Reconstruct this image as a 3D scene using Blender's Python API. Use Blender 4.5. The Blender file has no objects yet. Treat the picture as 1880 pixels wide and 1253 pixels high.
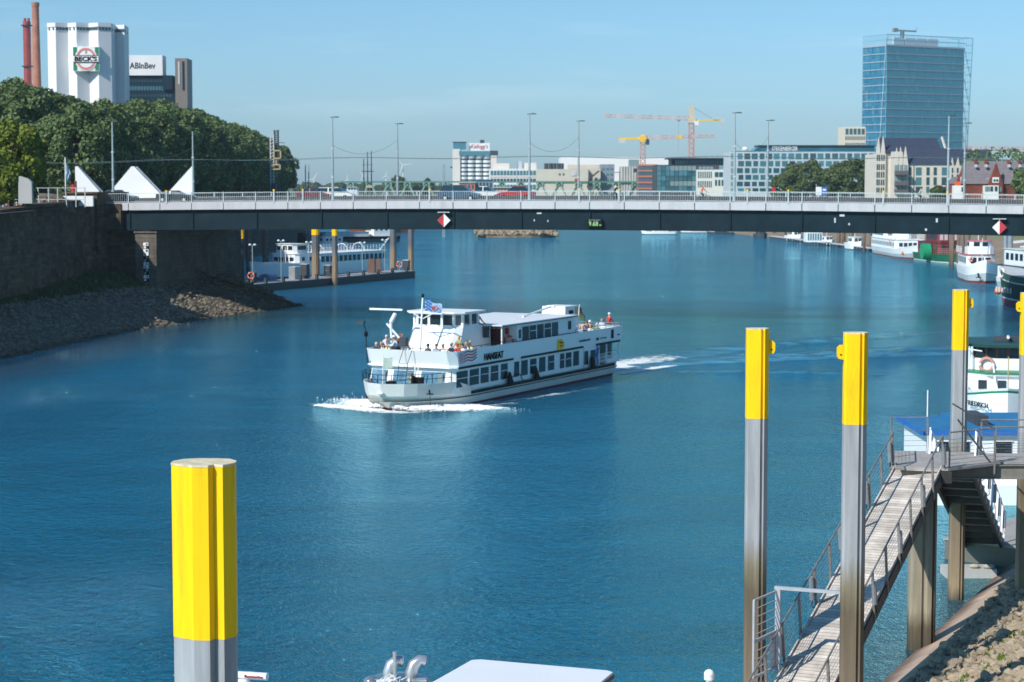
import bpy, math, random
import numpy as np
from mathutils import Vector, Matrix
R=math.radians
SC=bpy.context.scene; COL=SC.collection
random.seed(5); rng=np.random.default_rng(5)
# ---------------- camera ----------------
F=3700.0; H=14.4; PIT=math.atan(286.5/F); CP,SP=math.cos(PIT),math.sin(PIT)
cd=bpy.data.cameras.new('Camera'); cam=bpy.data.objects.new('Camera',cd); COL.objects.link(cam); SC.camera=cam
cam.location=(0,0,H); cam.rotation_euler=(R(90)-PIT,0,0)
cd.sensor_width=36; cd.lens=36*F/1880; cd.clip_end=20000; cd.clip_start=0.5
cd.dof.use_dof=True; cd.dof.focus_distance=42; cd.dof.aperture_fstop=2.8
# ---------------- world, sun, exposure ----------------
SUNAZ=(-0.72,-0.69); SUNEL=39.0
TINT0=(.535,.77,1.10,1); TINT1=(.42,.69,.82,1); TINT2=(.22,.60,.86,1)
W=bpy.data.worlds.new("World"); SC.world=W; W.use_nodes=True
nt=W.node_tree; bg=nt.nodes['Background']
sky=nt.nodes.new('ShaderNodeTexSky'); sky.sky_type='NISHITA'; sky.sun_disc=False
sky.sun_elevation=R(SUNEL); sky.sun_rotation=math.atan2(SUNAZ[0],SUNAZ[1]); sky.air_density=1.0; sky.dust_density=0.6; sky.ozone_density=2.0; sky.altitude=0
mul=nt.nodes.new('ShaderNodeMix'); mul.data_type='RGBA'; mul.blend_type='MULTIPLY'; mul.inputs[0].default_value=1
nt.links.new(sky.outputs[0],mul.inputs[6])
tc=nt.nodes.new('ShaderNodeTexCoord'); sep=nt.nodes.new('ShaderNodeSeparateXYZ'); nt.links.new(tc.outputs['Generated'],sep.inputs[0])
tint=nt.nodes.new('ShaderNodeValToRGB'); tint.color_ramp.elements[0].position=0; tint.color_ramp.elements[0].color=TINT0; tint.color_ramp.elements[1].position=.45; tint.color_ramp.elements[1].color=TINT2
e=tint.color_ramp.elements.new(.17); e.color=TINT1; nt.links.new(sep.outputs[2],tint.inputs[0]); nt.links.new(tint.outputs[0],mul.inputs[7]); mp=nt.nodes.new('ShaderNodeMapping'); mp.inputs['Scale'].default_value=(3,3,26); mp.inputs['Rotation'].default_value=(0,R(9),0)
nz=nt.nodes.new('ShaderNodeTexNoise'); nz.inputs['Scale'].default_value=1.3; nz.inputs['Detail'].default_value=6; nz.inputs['Roughness'].default_value=.6
rp=nt.nodes.new('ShaderNodeMapRange'); rp.inputs[1].default_value=.54; rp.inputs[2].default_value=.85; rp.inputs[3].default_value=0; rp.inputs[4].default_value=.22
nt.links.new(tc.outputs['Generated'],mp.inputs[0]); nt.links.new(mp.outputs[0],nz.inputs[0]); nt.links.new(nz.outputs[0],rp.inputs[0])
cl=nt.nodes.new('ShaderNodeMix'); cl.data_type='RGBA'; cl.inputs[7].default_value=(8.5,9.0,9.3,1)
nt.links.new(rp.outputs[0],cl.inputs[0]); nt.links.new(mul.outputs[2],cl.inputs[6]); nt.links.new(cl.outputs[2],bg.inputs[0])
bg.inputs[1].default_value=0.116
sd=bpy.data.lights.new('Sun','SUN'); sd.energy=4.3; sd.angle=R(.5); sd.color=(1,.95,.88)
so=bpy.data.objects.new('Sun',sd); COL.objects.link(so)
sv=Vector((SUNAZ[0]*math.cos(R(SUNEL)),SUNAZ[1]*math.cos(R(SUNEL)),math.sin(R(SUNEL)))).normalized()
so.rotation_euler=sv.to_track_quat('Z','Y').to_euler()
SC.view_settings.view_transform='Standard'; SC.view_settings.look='None'; SC.view_settings.gamma=1; SC.view_settings.exposure=0.32
SC.cycles.use_denoising=True; SC.cycles.max_bounces=6; SC.cycles.transparent_max_bounces=12; SC.cycles.volume_bounces=0
# ---------------- picture-to-place helpers ----------------
def ray(px,py):
    a=(px-940)/F; b=(626.5-py)/F
    return Vector((a,CP+b*SP,-SP+b*CP))
C0=Vector((0,0,H))
def PZ(px,py,z=0.0): r=ray(px,py); return C0+r*((z-H)/r.z)
def PD(px,py,d): r=ray(px,py); return C0+r*(d/r.y)
def UX(px,d,py=340): return PD(px,py,d).x
def ZZ(py,d): return PD(940,py,d).z
# ---------------- mesh helpers ----------------
class MB:
    def __init__(s): s.v=[]; s.f=[]
    def add(s,vs,fs):
        o=len(s.v); s.v+= [tuple(v) for v in vs]; s.f+=[tuple(i+o for i in f) for f in fs]; return s
    def box(s,x0,x1,y0,y1,z0,z1):
        return s.add([(x0,y0,z0),(x1,y0,z0),(x1,y1,z0),(x0,y1,z0),(x0,y0,z1),(x1,y0,z1),(x1,y1,z1),(x0,y1,z1)],
         [(0,3,2,1),(4,5,6,7),(0,1,5,4),(1,2,6,5),(2,3,7,6),(3,0,4,7)])
    def rbox(s,c,d,rz=0):
        ca,sa=math.cos(rz),math.sin(rz); vs=[]
        for k in range(8):
            x=(-1,1,1,-1)[k%4]*d[0]/2; y=(-1,-1,1,1)[k%4]*d[1]/2; z=(-1 if k<4 else 1)*d[2]/2
            vs.append((c[0]+x*ca-y*sa,c[1]+x*sa+y*ca,c[2]+z))
        return s.add(vs,[(0,3,2,1),(4,5,6,7),(0,1,5,4),(1,2,6,5),(2,3,7,6),(3,0,4,7)])
    def beam(s,a,b,w,h=None):
        a,b=Vector(a),Vector(b); h=h or w; d=(b-a).normalized(); up=Vector((0,0,1))
        if abs(d.z)>.95: up=Vector((0,1,0))
        x=d.cross(up).normalized()*w/2; y=x.cross(d).normalized()*h/2
        vs=[a-x-y,a+x-y,a+x+y,a-x+y,b-x-y,b+x-y,b+x+y,b-x+y]
        return s.add(vs,[(0,3,2,1),(4,5,6,7),(0,1,5,4),(1,2,6,5),(2,3,7,6),(3,0,4,7)])
    def tube(s,pts,r,n=8,cap=True):
        pts=[Vector(p) for p in pts]; ds=[(pts[i+1]-pts[i]).normalized() for i in range(len(pts)-1)]; up=min((Vector(c) for c in ((0,0,1),(1,0,0),(0,1,0))),key=lambda c:max(abs(d.dot(c)) for d in ds)); rs=r if isinstance(r,(list,tuple)) else [r]*len(pts); rings=[]
        for i,p in enumerate(pts):
            d=(pts[min(i+1,len(pts)-1)]-pts[max(i-1,0)]).normalized()
            x=d.cross(up).normalized(); y=x.cross(d).normalized()
            rings.append([p+(x*math.cos(2*math.pi*k/n)+y*math.sin(2*math.pi*k/n))*rs[i] for k in range(n)])
        return s.loft(rings,True,cap,cap)
    def loft(s,rings,closed=True,cap0=False,cap1=False):
        n=len(rings[0]); o=len(s.v)
        for r in rings: s.v+=[tuple(p) for p in r]
        m=n if closed else n-1
        for i in range(len(rings)-1):
            for k in range(m):
                a=o+i*n+k; b=o+i*n+(k+1)%n; s.f.append((a,b,b+n,a+n))
        if cap0: s.f.append(tuple(o+k for k in range(n))[::-1])
        if cap1: s.f.append(tuple(o+(len(rings)-1)*n+k for k in range(n)))
        return s
    def prism(s,pts,z0,z1):
        return s.loft([[(x,y,z0) for x,y in pts],[(x,y,z1) for x,y in pts]],True,True,True)
    def slab(s,pts,y0,y1):   # polygon in XZ, thickness along Y
        return s.loft([[(x,y0,z) for x,z in pts],[(x,y1,z) for x,z in pts]],True,True,True)
    def side(s,pts,x0,x1):   # polygon in YZ
        return s.loft([[(x0,y,z) for y,z in pts],[(x1,y,z) for y,z in pts]],True,True,True)
    def torus(s,c,R_,r,axis='y',n=16,m=6):
        rings=[]
        for i in range(n):
            a=2*math.pi*i/n; ring=[]
            for k in range(m):
                b=2*math.pi*k/m; q=R_+r*math.cos(b); u,v,w=q*math.cos(a),q*math.sin(a),r*math.sin(b)
                p={'y':(u,w,v),'x':(w,u,v),'z':(u,v,w)}[axis]
                ring.append((c[0]+p[0],c[1]+p[1],c[2]+p[2]))
            rings.append(ring)
        rings.append(rings[0]); return s.loft(rings,True)
    def ball(s,c,rx,ry=None,rz=None,n=10,m=6):
        ry=ry or rx; rz=rz or rx; rings=[]
        for i in range(m+1):
            t=math.pi*i/m; q=max(math.sin(t),.02)
            rings.append([(c[0]+rx*q*math.cos(2*math.pi*k/n),c[1]+ry*q*math.sin(2*math.pi*k/n),c[2]-rz*math.cos(t)) for k in range(n)])
        return s.loft(rings,True,True,True)
    def mesh(s,name,smooth=False):
        me=bpy.data.meshes.new(name); me.from_pydata(s.v,[],s.f); 
        import bmesh
        bm=bmesh.new(); bm.from_mesh(me); bmesh.ops.recalc_face_normals(bm,faces=bm.faces); bm.to_mesh(me); bm.free()
        if smooth:
            me.polygons.foreach_set('use_smooth',[True]*len(me.polygons)); me.set_sharp_from_angle(angle=R(38))
        me.update(); return me
    def build(s,name,mat,parent=None,label=None,loc=None,rz=0,smooth=False):
        return obj(name,s.mesh(name,smooth),mat,parent,label,loc,(0,0,rz))
def obj(name,me,mat,parent=None,label=None,loc=None,rot=None):
    if mat is not None and (not me.materials): me.materials.append(mat)
    o=bpy.data.objects.new(name,me); COL.objects.link(o); o.parent=parent
    if loc is not None: o.location=loc
    if rot is not None: o.rotation_euler=rot
    if label: o['label']=label
    return o
def T(name,label,cat,loc=(0,0,0),rz=0,group=None):
    o=bpy.data.objects.new(name,None); COL.objects.link(o); o.location=loc; o.rotation_euler=(0,0,rz); o.empty_display_size=.2
    o['label']=label; o['category']=cat
    if group: o['group']=group
    return o
def tag(o,label,cat,group=None):
    o['label']=label; o['category']=cat
    if group: o['group']=group
    return o
def kind(o,k,label=None,cat=None):
    o['kind']=k
    if label: o['label']=label
    if cat: o['category']=cat
    return o
def dup(o,loc=None,rz=None,label=None,scale=None,parent=None,group=None):
    c=o.copy(); COL.objects.link(c); c.parent=parent
    if loc is not None: c.location=loc
    if rz is not None: c.rotation_euler=(c.rotation_euler[0],c.rotation_euler[1],rz)
    if scale is not None: c.scale=scale if isinstance(scale,(tuple,list)) else (scale,)*3
    if label: c['label']=label
    if group: c['group']=group
    for ch in o.children: dup(ch,parent=c)
    return c
# ---------------- materials ----------------
def M(name,col,rough=.6,metal=0,nscale=0,namt=.12,bump=0,bscale=None,spec=.5,stretch=None,grime=0,coat=0):
    m=bpy.data.materials.new(name); m.use_nodes=True; n=m.node_tree; b=n.nodes['Principled BSDF']
    b.inputs['Base Color'].default_value=(*col,1); b.inputs['Roughness'].default_value=rough; b.inputs['Metallic'].default_value=metal
    b.inputs['Specular IOR Level'].default_value=spec
    if coat: b.inputs['Coat Weight'].default_value=coat
    if nscale:
        t=n.nodes.new('ShaderNodeTexCoord'); mp=n.nodes.new('ShaderNodeMapping'); mp.inputs['Scale'].default_value=stretch or (1,1,1)
        n.links.new(t.outputs['Object'],mp.inputs[0])
        z=n.nodes.new('ShaderNodeTexNoise'); z.inputs['Scale'].default_value=nscale; z.inputs['Detail'].default_value=5; z.inputs['Roughness'].default_value=.65
        n.links.new(mp.outputs[0],z.inputs[0])
        r=n.nodes.new('ShaderNodeValToRGB'); r.color_ramp.elements[0].position=.32; r.color_ramp.elements[1].position=.68
        r.color_ramp.elements[0].color=(*[c*(1-namt) for c in col],1); r.color_ramp.elements[1].color=(*[min(1,c*(1+namt)) for c in col],1)
        n.links.new(z.outputs[0],r.inputs[0]); out=r.outputs[0]
        if grime:
            z2=n.nodes.new('ShaderNodeTexNoise'); z2.inputs['Scale'].default_value=nscale*.35; z2.inputs['Detail'].default_value=8; z2.inputs['Roughness'].default_value=.7
            n.links.new(mp.outputs[0],z2.inputs[0])
            q=n.nodes.new('ShaderNodeMapRange'); q.inputs[1].default_value=.52; q.inputs[2].default_value=.75; q.inputs[4].default_value=grime
            n.links.new(z2.outputs[0],q.inputs[0])
            mx=n.nodes.new('ShaderNodeMix'); mx.data_type='RGBA'; mx.inputs[7].default_value=(.06,.05,.035,1)
            n.links.new(q.outputs[0],mx.inputs[0]); n.links.new(out,mx.inputs[6]); out=mx.outputs[2]
        n.links.new(out,b.inputs['Base Color'])
        if bump:
            z3=n.nodes.new('ShaderNodeTexNoise'); z3.inputs['Scale'].default_value=bscale or nscale*3; z3.inputs['Detail'].default_value=4
            n.links.new(t.outputs['Object'],z3.inputs[0])
            bp=n.nodes.new('ShaderNodeBump'); bp.inputs['Strength'].default_value=bump; bp.inputs['Distance'].default_value=.1
            n.links.new(z3.outputs[0],bp.inputs['Height']); n.links.new(bp.outputs[0],b.inputs['Normal'])
    return m
WHITE=M('white_paint',(.78,.79,.78),.4,nscale=.8,namt=.04,grime=.05)
CREAM=M('cream_paint',(.66,.65,.58),.45,nscale=.6,namt=.08,grime=.15)
GREYM=M('galvanised_steel',(.36,.38,.4),.45,.5,nscale=3,namt=.15)
LGREY=M('light_grey',(.5,.52,.54),.6,nscale=1,namt=.1)
DGREY=M('dark_grey',(.05,.06,.07),.6,nscale=1,namt=.2,spec=.25)
BLACK=M('black_rubber',(.006,.007,.009),.7,spec=.15)
GLASS=M('window_glass',(.012,.03,.04),.06,spec=.8)
GLASSF=M('front_glass',(.10,.22,.32),.12,spec=.8,nscale=.9,namt=.5); GLASSB=M('pale_glass',(.05,.16,.2),.08,spec=1.0)
RED=M('red_paint',(.5,.03,.04),.45,nscale=1,namt=.1)
DRED=M('dark_red',(.16,.02,.02),.5,nscale=1,namt=.2)
ORANGE=M('orange_paint',(.75,.13,.03),.5,nscale=2,namt=.05)
BLUE=M('blue_paint',(.02,.14,.45),.45,nscale=1,namt=.08)
DGREEN=M('dark_green_paint',(.008,.05,.035),.45,nscale=1,namt=.2)
GREEN=M('green_paint',(.01,.2,.09),.45,nscale=1,namt=.15)
YELLOW=M('yellow_paint',(.92,.56,.004),.55,nscale=2.2,namt=.07,spec=.2,grime=.4,stretch=(7,7,.5))
YELLOWG=M('yellow_paint_worn',(.92,.56,.002),.5,spec=.2,nscale=1.4,namt=.04,grime=.5,stretch=(3,3,.5))
CHROME=M('chrome',(.62,.62,.62),.28,.75,nscale=4,namt=.1)
BROWN=M('varnished_wood',(.16,.05,.025),.35,nscale=3,namt=.3)
RUST=M('rusty_steel',(.2,.09,.05),.8,nscale=2,namt=.35)
TAN=M('tan_render',(.55,.5,.42),.8,nscale=.2,namt=.06)
CONC=M('concrete',(.42,.41,.39),.85,nscale=.5,namt=.12,grime=.25,stretch=(1,1,.25))
SKIN=M('skin',(.55,.3,.2),.6)
HAIRG=M('grey_hair',(.55,.53,.5),.8); HAIRD=M('dark_hair',(.05,.03,.02),.8); HAIRB=M('blond_hair',(.45,.3,.13),.8)
def water_mat():
    m=bpy.data.materials.new('river_water'); m.use_nodes=True; n=m.node_tree; b=n.nodes['Principled BSDF']; L=n.links.new
    b.inputs['Roughness'].default_value=.1; b.inputs['Specular Tint'].default_value=(.26,.82,1,1); b.inputs['IOR'].default_value=1.33; b.inputs['Specular IOR Level'].default_value=.7
    t=n.nodes.new('ShaderNodeTexCoord')
    def noise(sc,det,stretch=(1,1,1),rough=.55,dist=0,rz=0):
        mp=n.nodes.new('ShaderNodeMapping'); mp.inputs['Scale'].default_value=stretch; mp.inputs['Rotation'].default_value=(0,0,rz); L(t.outputs['Object'],mp.inputs[0])
        z=n.nodes.new('ShaderNodeTexNoise'); z.inputs['Scale'].default_value=sc; z.inputs['Detail'].default_value=det; z.inputs['Roughness'].default_value=rough; z.inputs['Distortion'].default_value=dist
        L(mp.outputs[0],z.inputs[0]); return z.outputs[0]
    def mr(i,a,b_,c,d):
        q=n.nodes.new('ShaderNodeMapRange'); q.inputs[1].default_value=a;q.inputs[2].default_value=b_;q.inputs[3].default_value=c;q.inputs[4].default_value=d; L(i,q.inputs[0]); return q.outputs[0]
    def mt(op,a,b_):
        q=n.nodes.new('ShaderNodeMath'); q.operation=op
        for k,v in enumerate((a,b_)):
            if isinstance(v,float): q.inputs[k].default_value=v
            else: L(v,q.inputs[k])
        return q.outputs[0]
    big=mt('ADD',mt('MULTIPLY',noise(.022,5,(.8,.6,1),.6,.6),.55),mt('MULTIPLY',noise(.13,6,(.55,1.1,1),.65,.8),.45)); col=mr(big,.38,.62,0.,1.)
    mx=n.nodes.new('ShaderNodeMix'); mx.data_type='RGBA'; mx.inputs[6].default_value=(.005,.08,.13,1); mx.inputs[7].default_value=(.007,.18,.29,1)
    L(col,mx.inputs[0])
    sp=n.nodes.new('ShaderNodeSeparateXYZ'); L(t.outputs['Object'],sp.inputs[0]); X,Y=sp.outputs[0],sp.outputs[1]
    wob=mt('MULTIPLY',noise(.12,3),6.0)
    dl=mt('ADD',mt('SUBTRACT',X,mt('MULTIPLY',Y,.19)),mt('ADD',wob,69.5)); fl_=mt('MULTIPLY',mr(dl,1.,11.,1.,0.),mr(Y,236.,246.,1.,0.))
    dr_=mt('SUBTRACT',mt('SUBTRACT',mt('MULTIPLY',Y,.446),15.),X); fr_=mt('MULTIPLY',mr(dr_,0.,4.5,.9,0.),mr(Y,82.,92.,1.,0.))
    mud=n.nodes.new('ShaderNodeMix'); mud.data_type='RGBA'; mud.inputs[7].default_value=(.05,.045,.028,1);  # shallow mud and the bank's brown reflection, painted into the colour; wake churn too
    us=mt('ADD',mt('MULTIPLY',mt('SUBTRACT',X,9.),.788),mt('MULTIPLY',mt('SUBTRACT',Y,153.),.615)); vs=mt('ABSOLUTE',mt('ADD',mt('MULTIPLY',mt('SUBTRACT',X,9.),-.615),mt('MULTIPLY',mt('SUBTRACT',Y,153.),.788)),0.)
    wk=mt('MULTIPLY',mt('MULTIPLY',mr(us,-22.,4.,0.,1.),mr(us,25.,80.,1.,0.)),mt('MULTIPLY',mr(mt('SUBTRACT',vs,mt('MULTIPLY',us,.07)),2.,9.,1.,0.),mr(noise(.35,5,(1,1,1),.65),.38,.6,0.,1.)))
    L(mt('MAXIMUM',mt('MAXIMUM',fl_,fr_),mt('MULTIPLY',wk,.95)),mud.inputs[0]); L(mx.outputs[2],mud.inputs[6]); L(mud.outputs[2],b.inputs['Base Color'])
    h=mt('MULTIPLY',noise(2.3,4,(1,.8,1),.65,.3,.35),1.25)
    h=mt('ADD',h,mt('MULTIPLY',noise(6.0,2,(1,1,1),.6,0,-.5),.45))
    h=mt('ADD',h,mt('MULTIPLY',noise(.6,3,(1,.8,1),.6,.2,.3),1.1))
    h=mt('ADD',h,mt('MULTIPLY',noise(.09,2,(.8,1,1),.5,.5,.5),1.5))
    h=mt('ADD',h,mt('MULTIPLY',mt('MULTIPLY',noise(.38,4,(.6,1.1,1),.55,.3,.15),1.7),mr(Y,85.,170.,.12,1.)))
    calm=mr(noise(.03,3,(.7,1.0,1),.55,.8),.35,.65,.6,1.0)
    bp=n.nodes.new('ShaderNodeBump'); bp.inputs['Distance'].default_value=.5; L(mt('MULTIPLY',calm,1.0),bp.inputs['Strength']); L(h,bp.inputs['Height']); L(bp.outputs[0],b.inputs['Normal'])
    df=n.nodes.new('ShaderNodeBsdfDiffuse'); L(mud.outputs[2],df.inputs[0]); L(bp.outputs[0],df.inputs['Normal']); gl=n.nodes.new('ShaderNodeBsdfGlossy'); gl.inputs['Color'].default_value=(.50,.94,1,1); L(mr(noise(.09,5,(.3,1.2,1),.6,.8),.35,.65,.045,.085),gl.inputs['Roughness']); L(bp.outputs[0],gl.inputs['Normal'])
    fr=n.nodes.new('ShaderNodeFresnel'); fr.inputs[0].default_value=1.62; ms=n.nodes.new('ShaderNodeMixShader'); fb=n.nodes.new('ShaderNodeFresnel'); fb.inputs[0].default_value=1.6; L(bp.outputs[0],fb.inputs['Normal']); L(mt('MINIMUM',mt('ADD',mt('MULTIPLY',fr.outputs[0],.75),mt('MULTIPLY',fb.outputs[0],.8)),.85),ms.inputs[0]); L(df.outputs[0],ms.inputs[1]); L(gl.outputs[0],ms.inputs[2]); L(ms.outputs[0],n.nodes['Material Output'].inputs[0]); n.nodes.remove(b)
    return m
def zmat(name,stops,rough=.7,nscale=1.5,jit=.35,stretch=(4,4,.35),bump=.15):
    """colour bands by world height (paint, tide line, mud): stops=[(z,colour)]"""
    m=bpy.data.materials.new(name); m.use_nodes=True; n=m.node_tree; b=n.nodes['Principled BSDF']; L=n.links.new
    b.inputs['Roughness'].default_value=rough
    g=n.nodes.new('ShaderNodeNewGeometry'); sx=n.nodes.new('ShaderNodeSeparateXYZ'); L(g.outputs['Position'],sx.inputs[0])
    mp=n.nodes.new('ShaderNodeMapping'); mp.inputs['Scale'].default_value=stretch; L(g.outputs['Position'],mp.inputs[0])
    z=n.nodes.new('ShaderNodeTexNoise'); z.inputs['Scale'].default_value=nscale; z.inputs['Detail'].default_value=6; z.inputs['Roughness'].default_value=.65; L(mp.outputs[0],z.inputs[0])
    a=n.nodes.new('ShaderNodeMath'); a.operation='MULTIPLY_ADD'; L(z.outputs[0],a.inputs[0]); a.inputs[1].default_value=jit*2; L(sx.outputs[2],a.inputs[2])
    lo,hi=stops[0][0],stops[-1][0]
    q=n.nodes.new('ShaderNodeMapRange'); q.inputs[1].default_value=lo+jit; q.inputs[2].default_value=hi+jit; L(a.outputs[0],q.inputs[0])
    r=n.nodes.new('ShaderNodeValToRGB'); cr=r.color_ramp
    while len(cr.elements)<len(stops): cr.elements.new(.5)
    for e,(zz,c) in zip(cr.elements,stops): e.position=(zz-lo)/(hi-lo); e.color=(*c,1)
    L(q.outputs[0],r.inputs[0])
    mv=n.nodes.new('ShaderNodeMapRange'); mv.inputs[1].default_value=.3; mv.inputs[2].default_value=.7; mv.inputs[3].default_value=.72; mv.inputs[4].default_value=1.2; L(z.outputs[0],mv.inputs[0])
    mx=n.nodes.new('ShaderNodeMix'); mx.data_type='RGBA'; mx.blend_type='MULTIPLY'; mx.inputs[0].default_value=1
    L(r.outputs[0],mx.inputs[6]); L(mv.outputs[0],mx.inputs[7]); L(mx.outputs[2],b.inputs['Base Color'])
    bp=n.nodes.new('ShaderNodeBump'); bp.inputs['Strength'].default_value=bump; bp.inputs['Distance'].default_value=.05; L(z.outputs[0],bp.inputs['Height']); L(bp.outputs[0],b.inputs['Normal'])
    return m
PILE=zmat('weathered_pile_steel',[(0,(.07,.05,.035)),(.5,(.30,.22,.13)),(2.2,(.20,.15,.1)),(4.2,(.13,.1,.06)),(4.9,(.2,.17,.11)),(5.6,(.3,.31,.32)),(12,(.31,.32,.34))],.6,1.2,.5)
def stone_mat(name,c1,c2,sc=1.0,moss=0,bw=1.1,bh=.45):
    m=bpy.data.materials.new(name); m.use_nodes=True; n=m.node_tree; b=n.nodes['Principled BSDF']; L=n.links.new
    b.inputs['Roughness'].default_value=.9; b.inputs['Specular IOR Level'].default_value=.15
    t=n.nodes.new('ShaderNodeTexCoord'); s=n.nodes.new('ShaderNodeSeparateXYZ'); L(t.outputs['Object'],s.inputs[0])
    ad=n.nodes.new('ShaderNodeMath'); L(s.outputs[0],ad.inputs[0]); L(s.outputs[1],ad.inputs[1])
    cb=n.nodes.new('ShaderNodeCombineXYZ'); L(ad.outputs[0],cb.inputs[0]); L(s.outputs[2],cb.inputs[1])
    br=n.nodes.new('ShaderNodeTexBrick'); br.inputs['Color1'].default_value=(*c1,1); br.inputs['Color2'].default_value=(*c2,1); br.inputs['Mortar'].default_value=(*[c*.55 for c in c1],1)
    br.inputs['Scale'].default_value=sc; br.inputs['Brick Width'].default_value=bw; br.inputs['Row Height'].default_value=bh; br.inputs['Mortar Size'].default_value=.025; br.inputs['Bias'].default_value=0
    L(cb.outputs[0],br.inputs[0])
    z=n.nodes.new('ShaderNodeTexNoise'); z.inputs['Scale'].default_value=.35; z.inputs['Detail'].default_value=7; z.inputs['Roughness'].default_value=.7; L(t.outputs['Object'],z.inputs[0])
    mv=n.nodes.new('ShaderNodeMapRange'); mv.inputs[1].default_value=.3; mv.inputs[2].default_value=.7; mv.inputs[3].default_value=.45; mv.inputs[4].default_value=1.3; L(z.outputs[0],mv.inputs[0])
    mx=n.nodes.new('ShaderNodeMix'); mx.data_type='RGBA'; mx.blend_type='MULTIPLY'; mx.inputs[0].default_value=1; L(br.outputs[0],mx.inputs[6]); L(mv.outputs[0],mx.inputs[7])
    L(mx.outputs[2],b.inputs['Base Color'])
    bp=n.nodes.new('ShaderNodeBump'); bp.inputs['Strength'].default_value=.5; bp.inputs['Distance'].default_value=.05; L(br.outputs[1],bp.inputs['Height']); bp.invert=True; L(bp.outputs[0],b.inputs['Normal'])
    return m
SANDST=stone_mat('sandstone_blocks',(.16,.115,.07),(.08,.06,.042))
PIERST=stone_mat('pier_stone',(.17,.145,.12),(.13,.11,.09))
BRICK=stone_mat('red_brick',(.34,.1,.06),(.28,.08,.05),3,bw=.5,bh=.2)
def foliage(name,c1,c2,ns=.5):
    m=bpy.data.materials.new(name); m.use_nodes=True; n=m.node_tree; b=n.nodes['Principled BSDF']; L=n.links.new
    b.inputs['Roughness'].default_value=.6; b.inputs['Specular IOR Level'].default_value=.25
    g=n.nodes.new('ShaderNodeNewGeometry'); z=n.nodes.new('ShaderNodeTexNoise'); z.inputs['Scale'].default_value=ns; z.inputs['Detail'].default_value=4; L(g.outputs['Position'],z.inputs[0])
    a=n.nodes.new('ShaderNodeMath'); a.operation='MULTIPLY_ADD'; L(g.outputs['Random Per Island'],a.inputs[0]); a.inputs[1].default_value=.5
    s=n.nodes.new('ShaderNodeMath'); s.operation='SUBTRACT'; L(z.outputs[0],s.inputs[0]); s.inputs[1].default_value=.25; L(s.outputs[0],a.inputs[2])
    mx=n.nodes.new('ShaderNodeMix'); mx.data_type='RGBA'; mx.inputs[6].default_value=(*c1,1); mx.inputs[7].default_value=(*c2,1); L(a.outputs[0],mx.inputs[0]); L(mx.outputs[2],b.inputs['Base Color'])
    tr=n.nodes.new('ShaderNodeBsdfTranslucent'); L(mx.outputs[2],tr.inputs[0]); ms=n.nodes.new('ShaderNodeMixShader'); ms.inputs[0].default_value=.18
    o=n.nodes['Material Output']; L(b.outputs[0],ms.inputs[1]); L(tr.outputs[0],ms.inputs[2]); L(ms.outputs[0],o.inputs[0])
    return m
LEAF=foliage('linden_leaves',(.045,.08,.025),(.19,.26,.09))
LEAFD=foliage('dark_leaves',(.035,.065,.02),(.13,.17,.05))
LEAFY=foliage('bright_leaves',(.07,.11,.01),(.22,.26,.02))
BARK=M('bark',(.09,.065,.045),.9,nscale=3,namt=.3)
# ---------------- text ----------------
_fc={}
def text_mesh(s,size=1.0,bold=0.0,ext=.01,shear=0):
    k=(s,size,bold,ext,shear)
    if k in _fc: return _fc[k]
    c=bpy.data.curves.new('t','FONT'); c.body=s; c.size=size; c.extrude=ext; c.offset=bold; c.align_x='CENTER'; c.align_y='CENTER'; c.shear=shear; c.resolution_u=3
    o=bpy.data.objects.new('t',c); COL.objects.link(o); dg=bpy.context.evaluated_depsgraph_get(); dg.update()
    me=bpy.data.meshes.new_from_object(o.evaluated_get(dg)); me.name='lettering'; bpy.data.objects.remove(o); _fc[k]=me; return me
def lettering(s,width,height,mat,parent,loc,rz=0,bold=.0,shear=0,label=None,rx=90,name='lettering'):
    me=text_mesh(s,1.0,bold,.02,shear).copy(); xs=[v.co.x for v in me.vertices]; ys=[v.co.y for v in me.vertices]
    w=max(xs)-min(xs); h=max(ys)-min(ys); cx=(max(xs)+min(xs))/2; cy=(max(ys)+min(ys))/2
    for v in me.vertices: v.co=((v.co.x-cx)*width/w,(v.co.y-cy)*height/h,v.co.z)
    me.materials.clear(); return obj(name,me,mat,parent,label,loc,(R(rx),0,rz))
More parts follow.
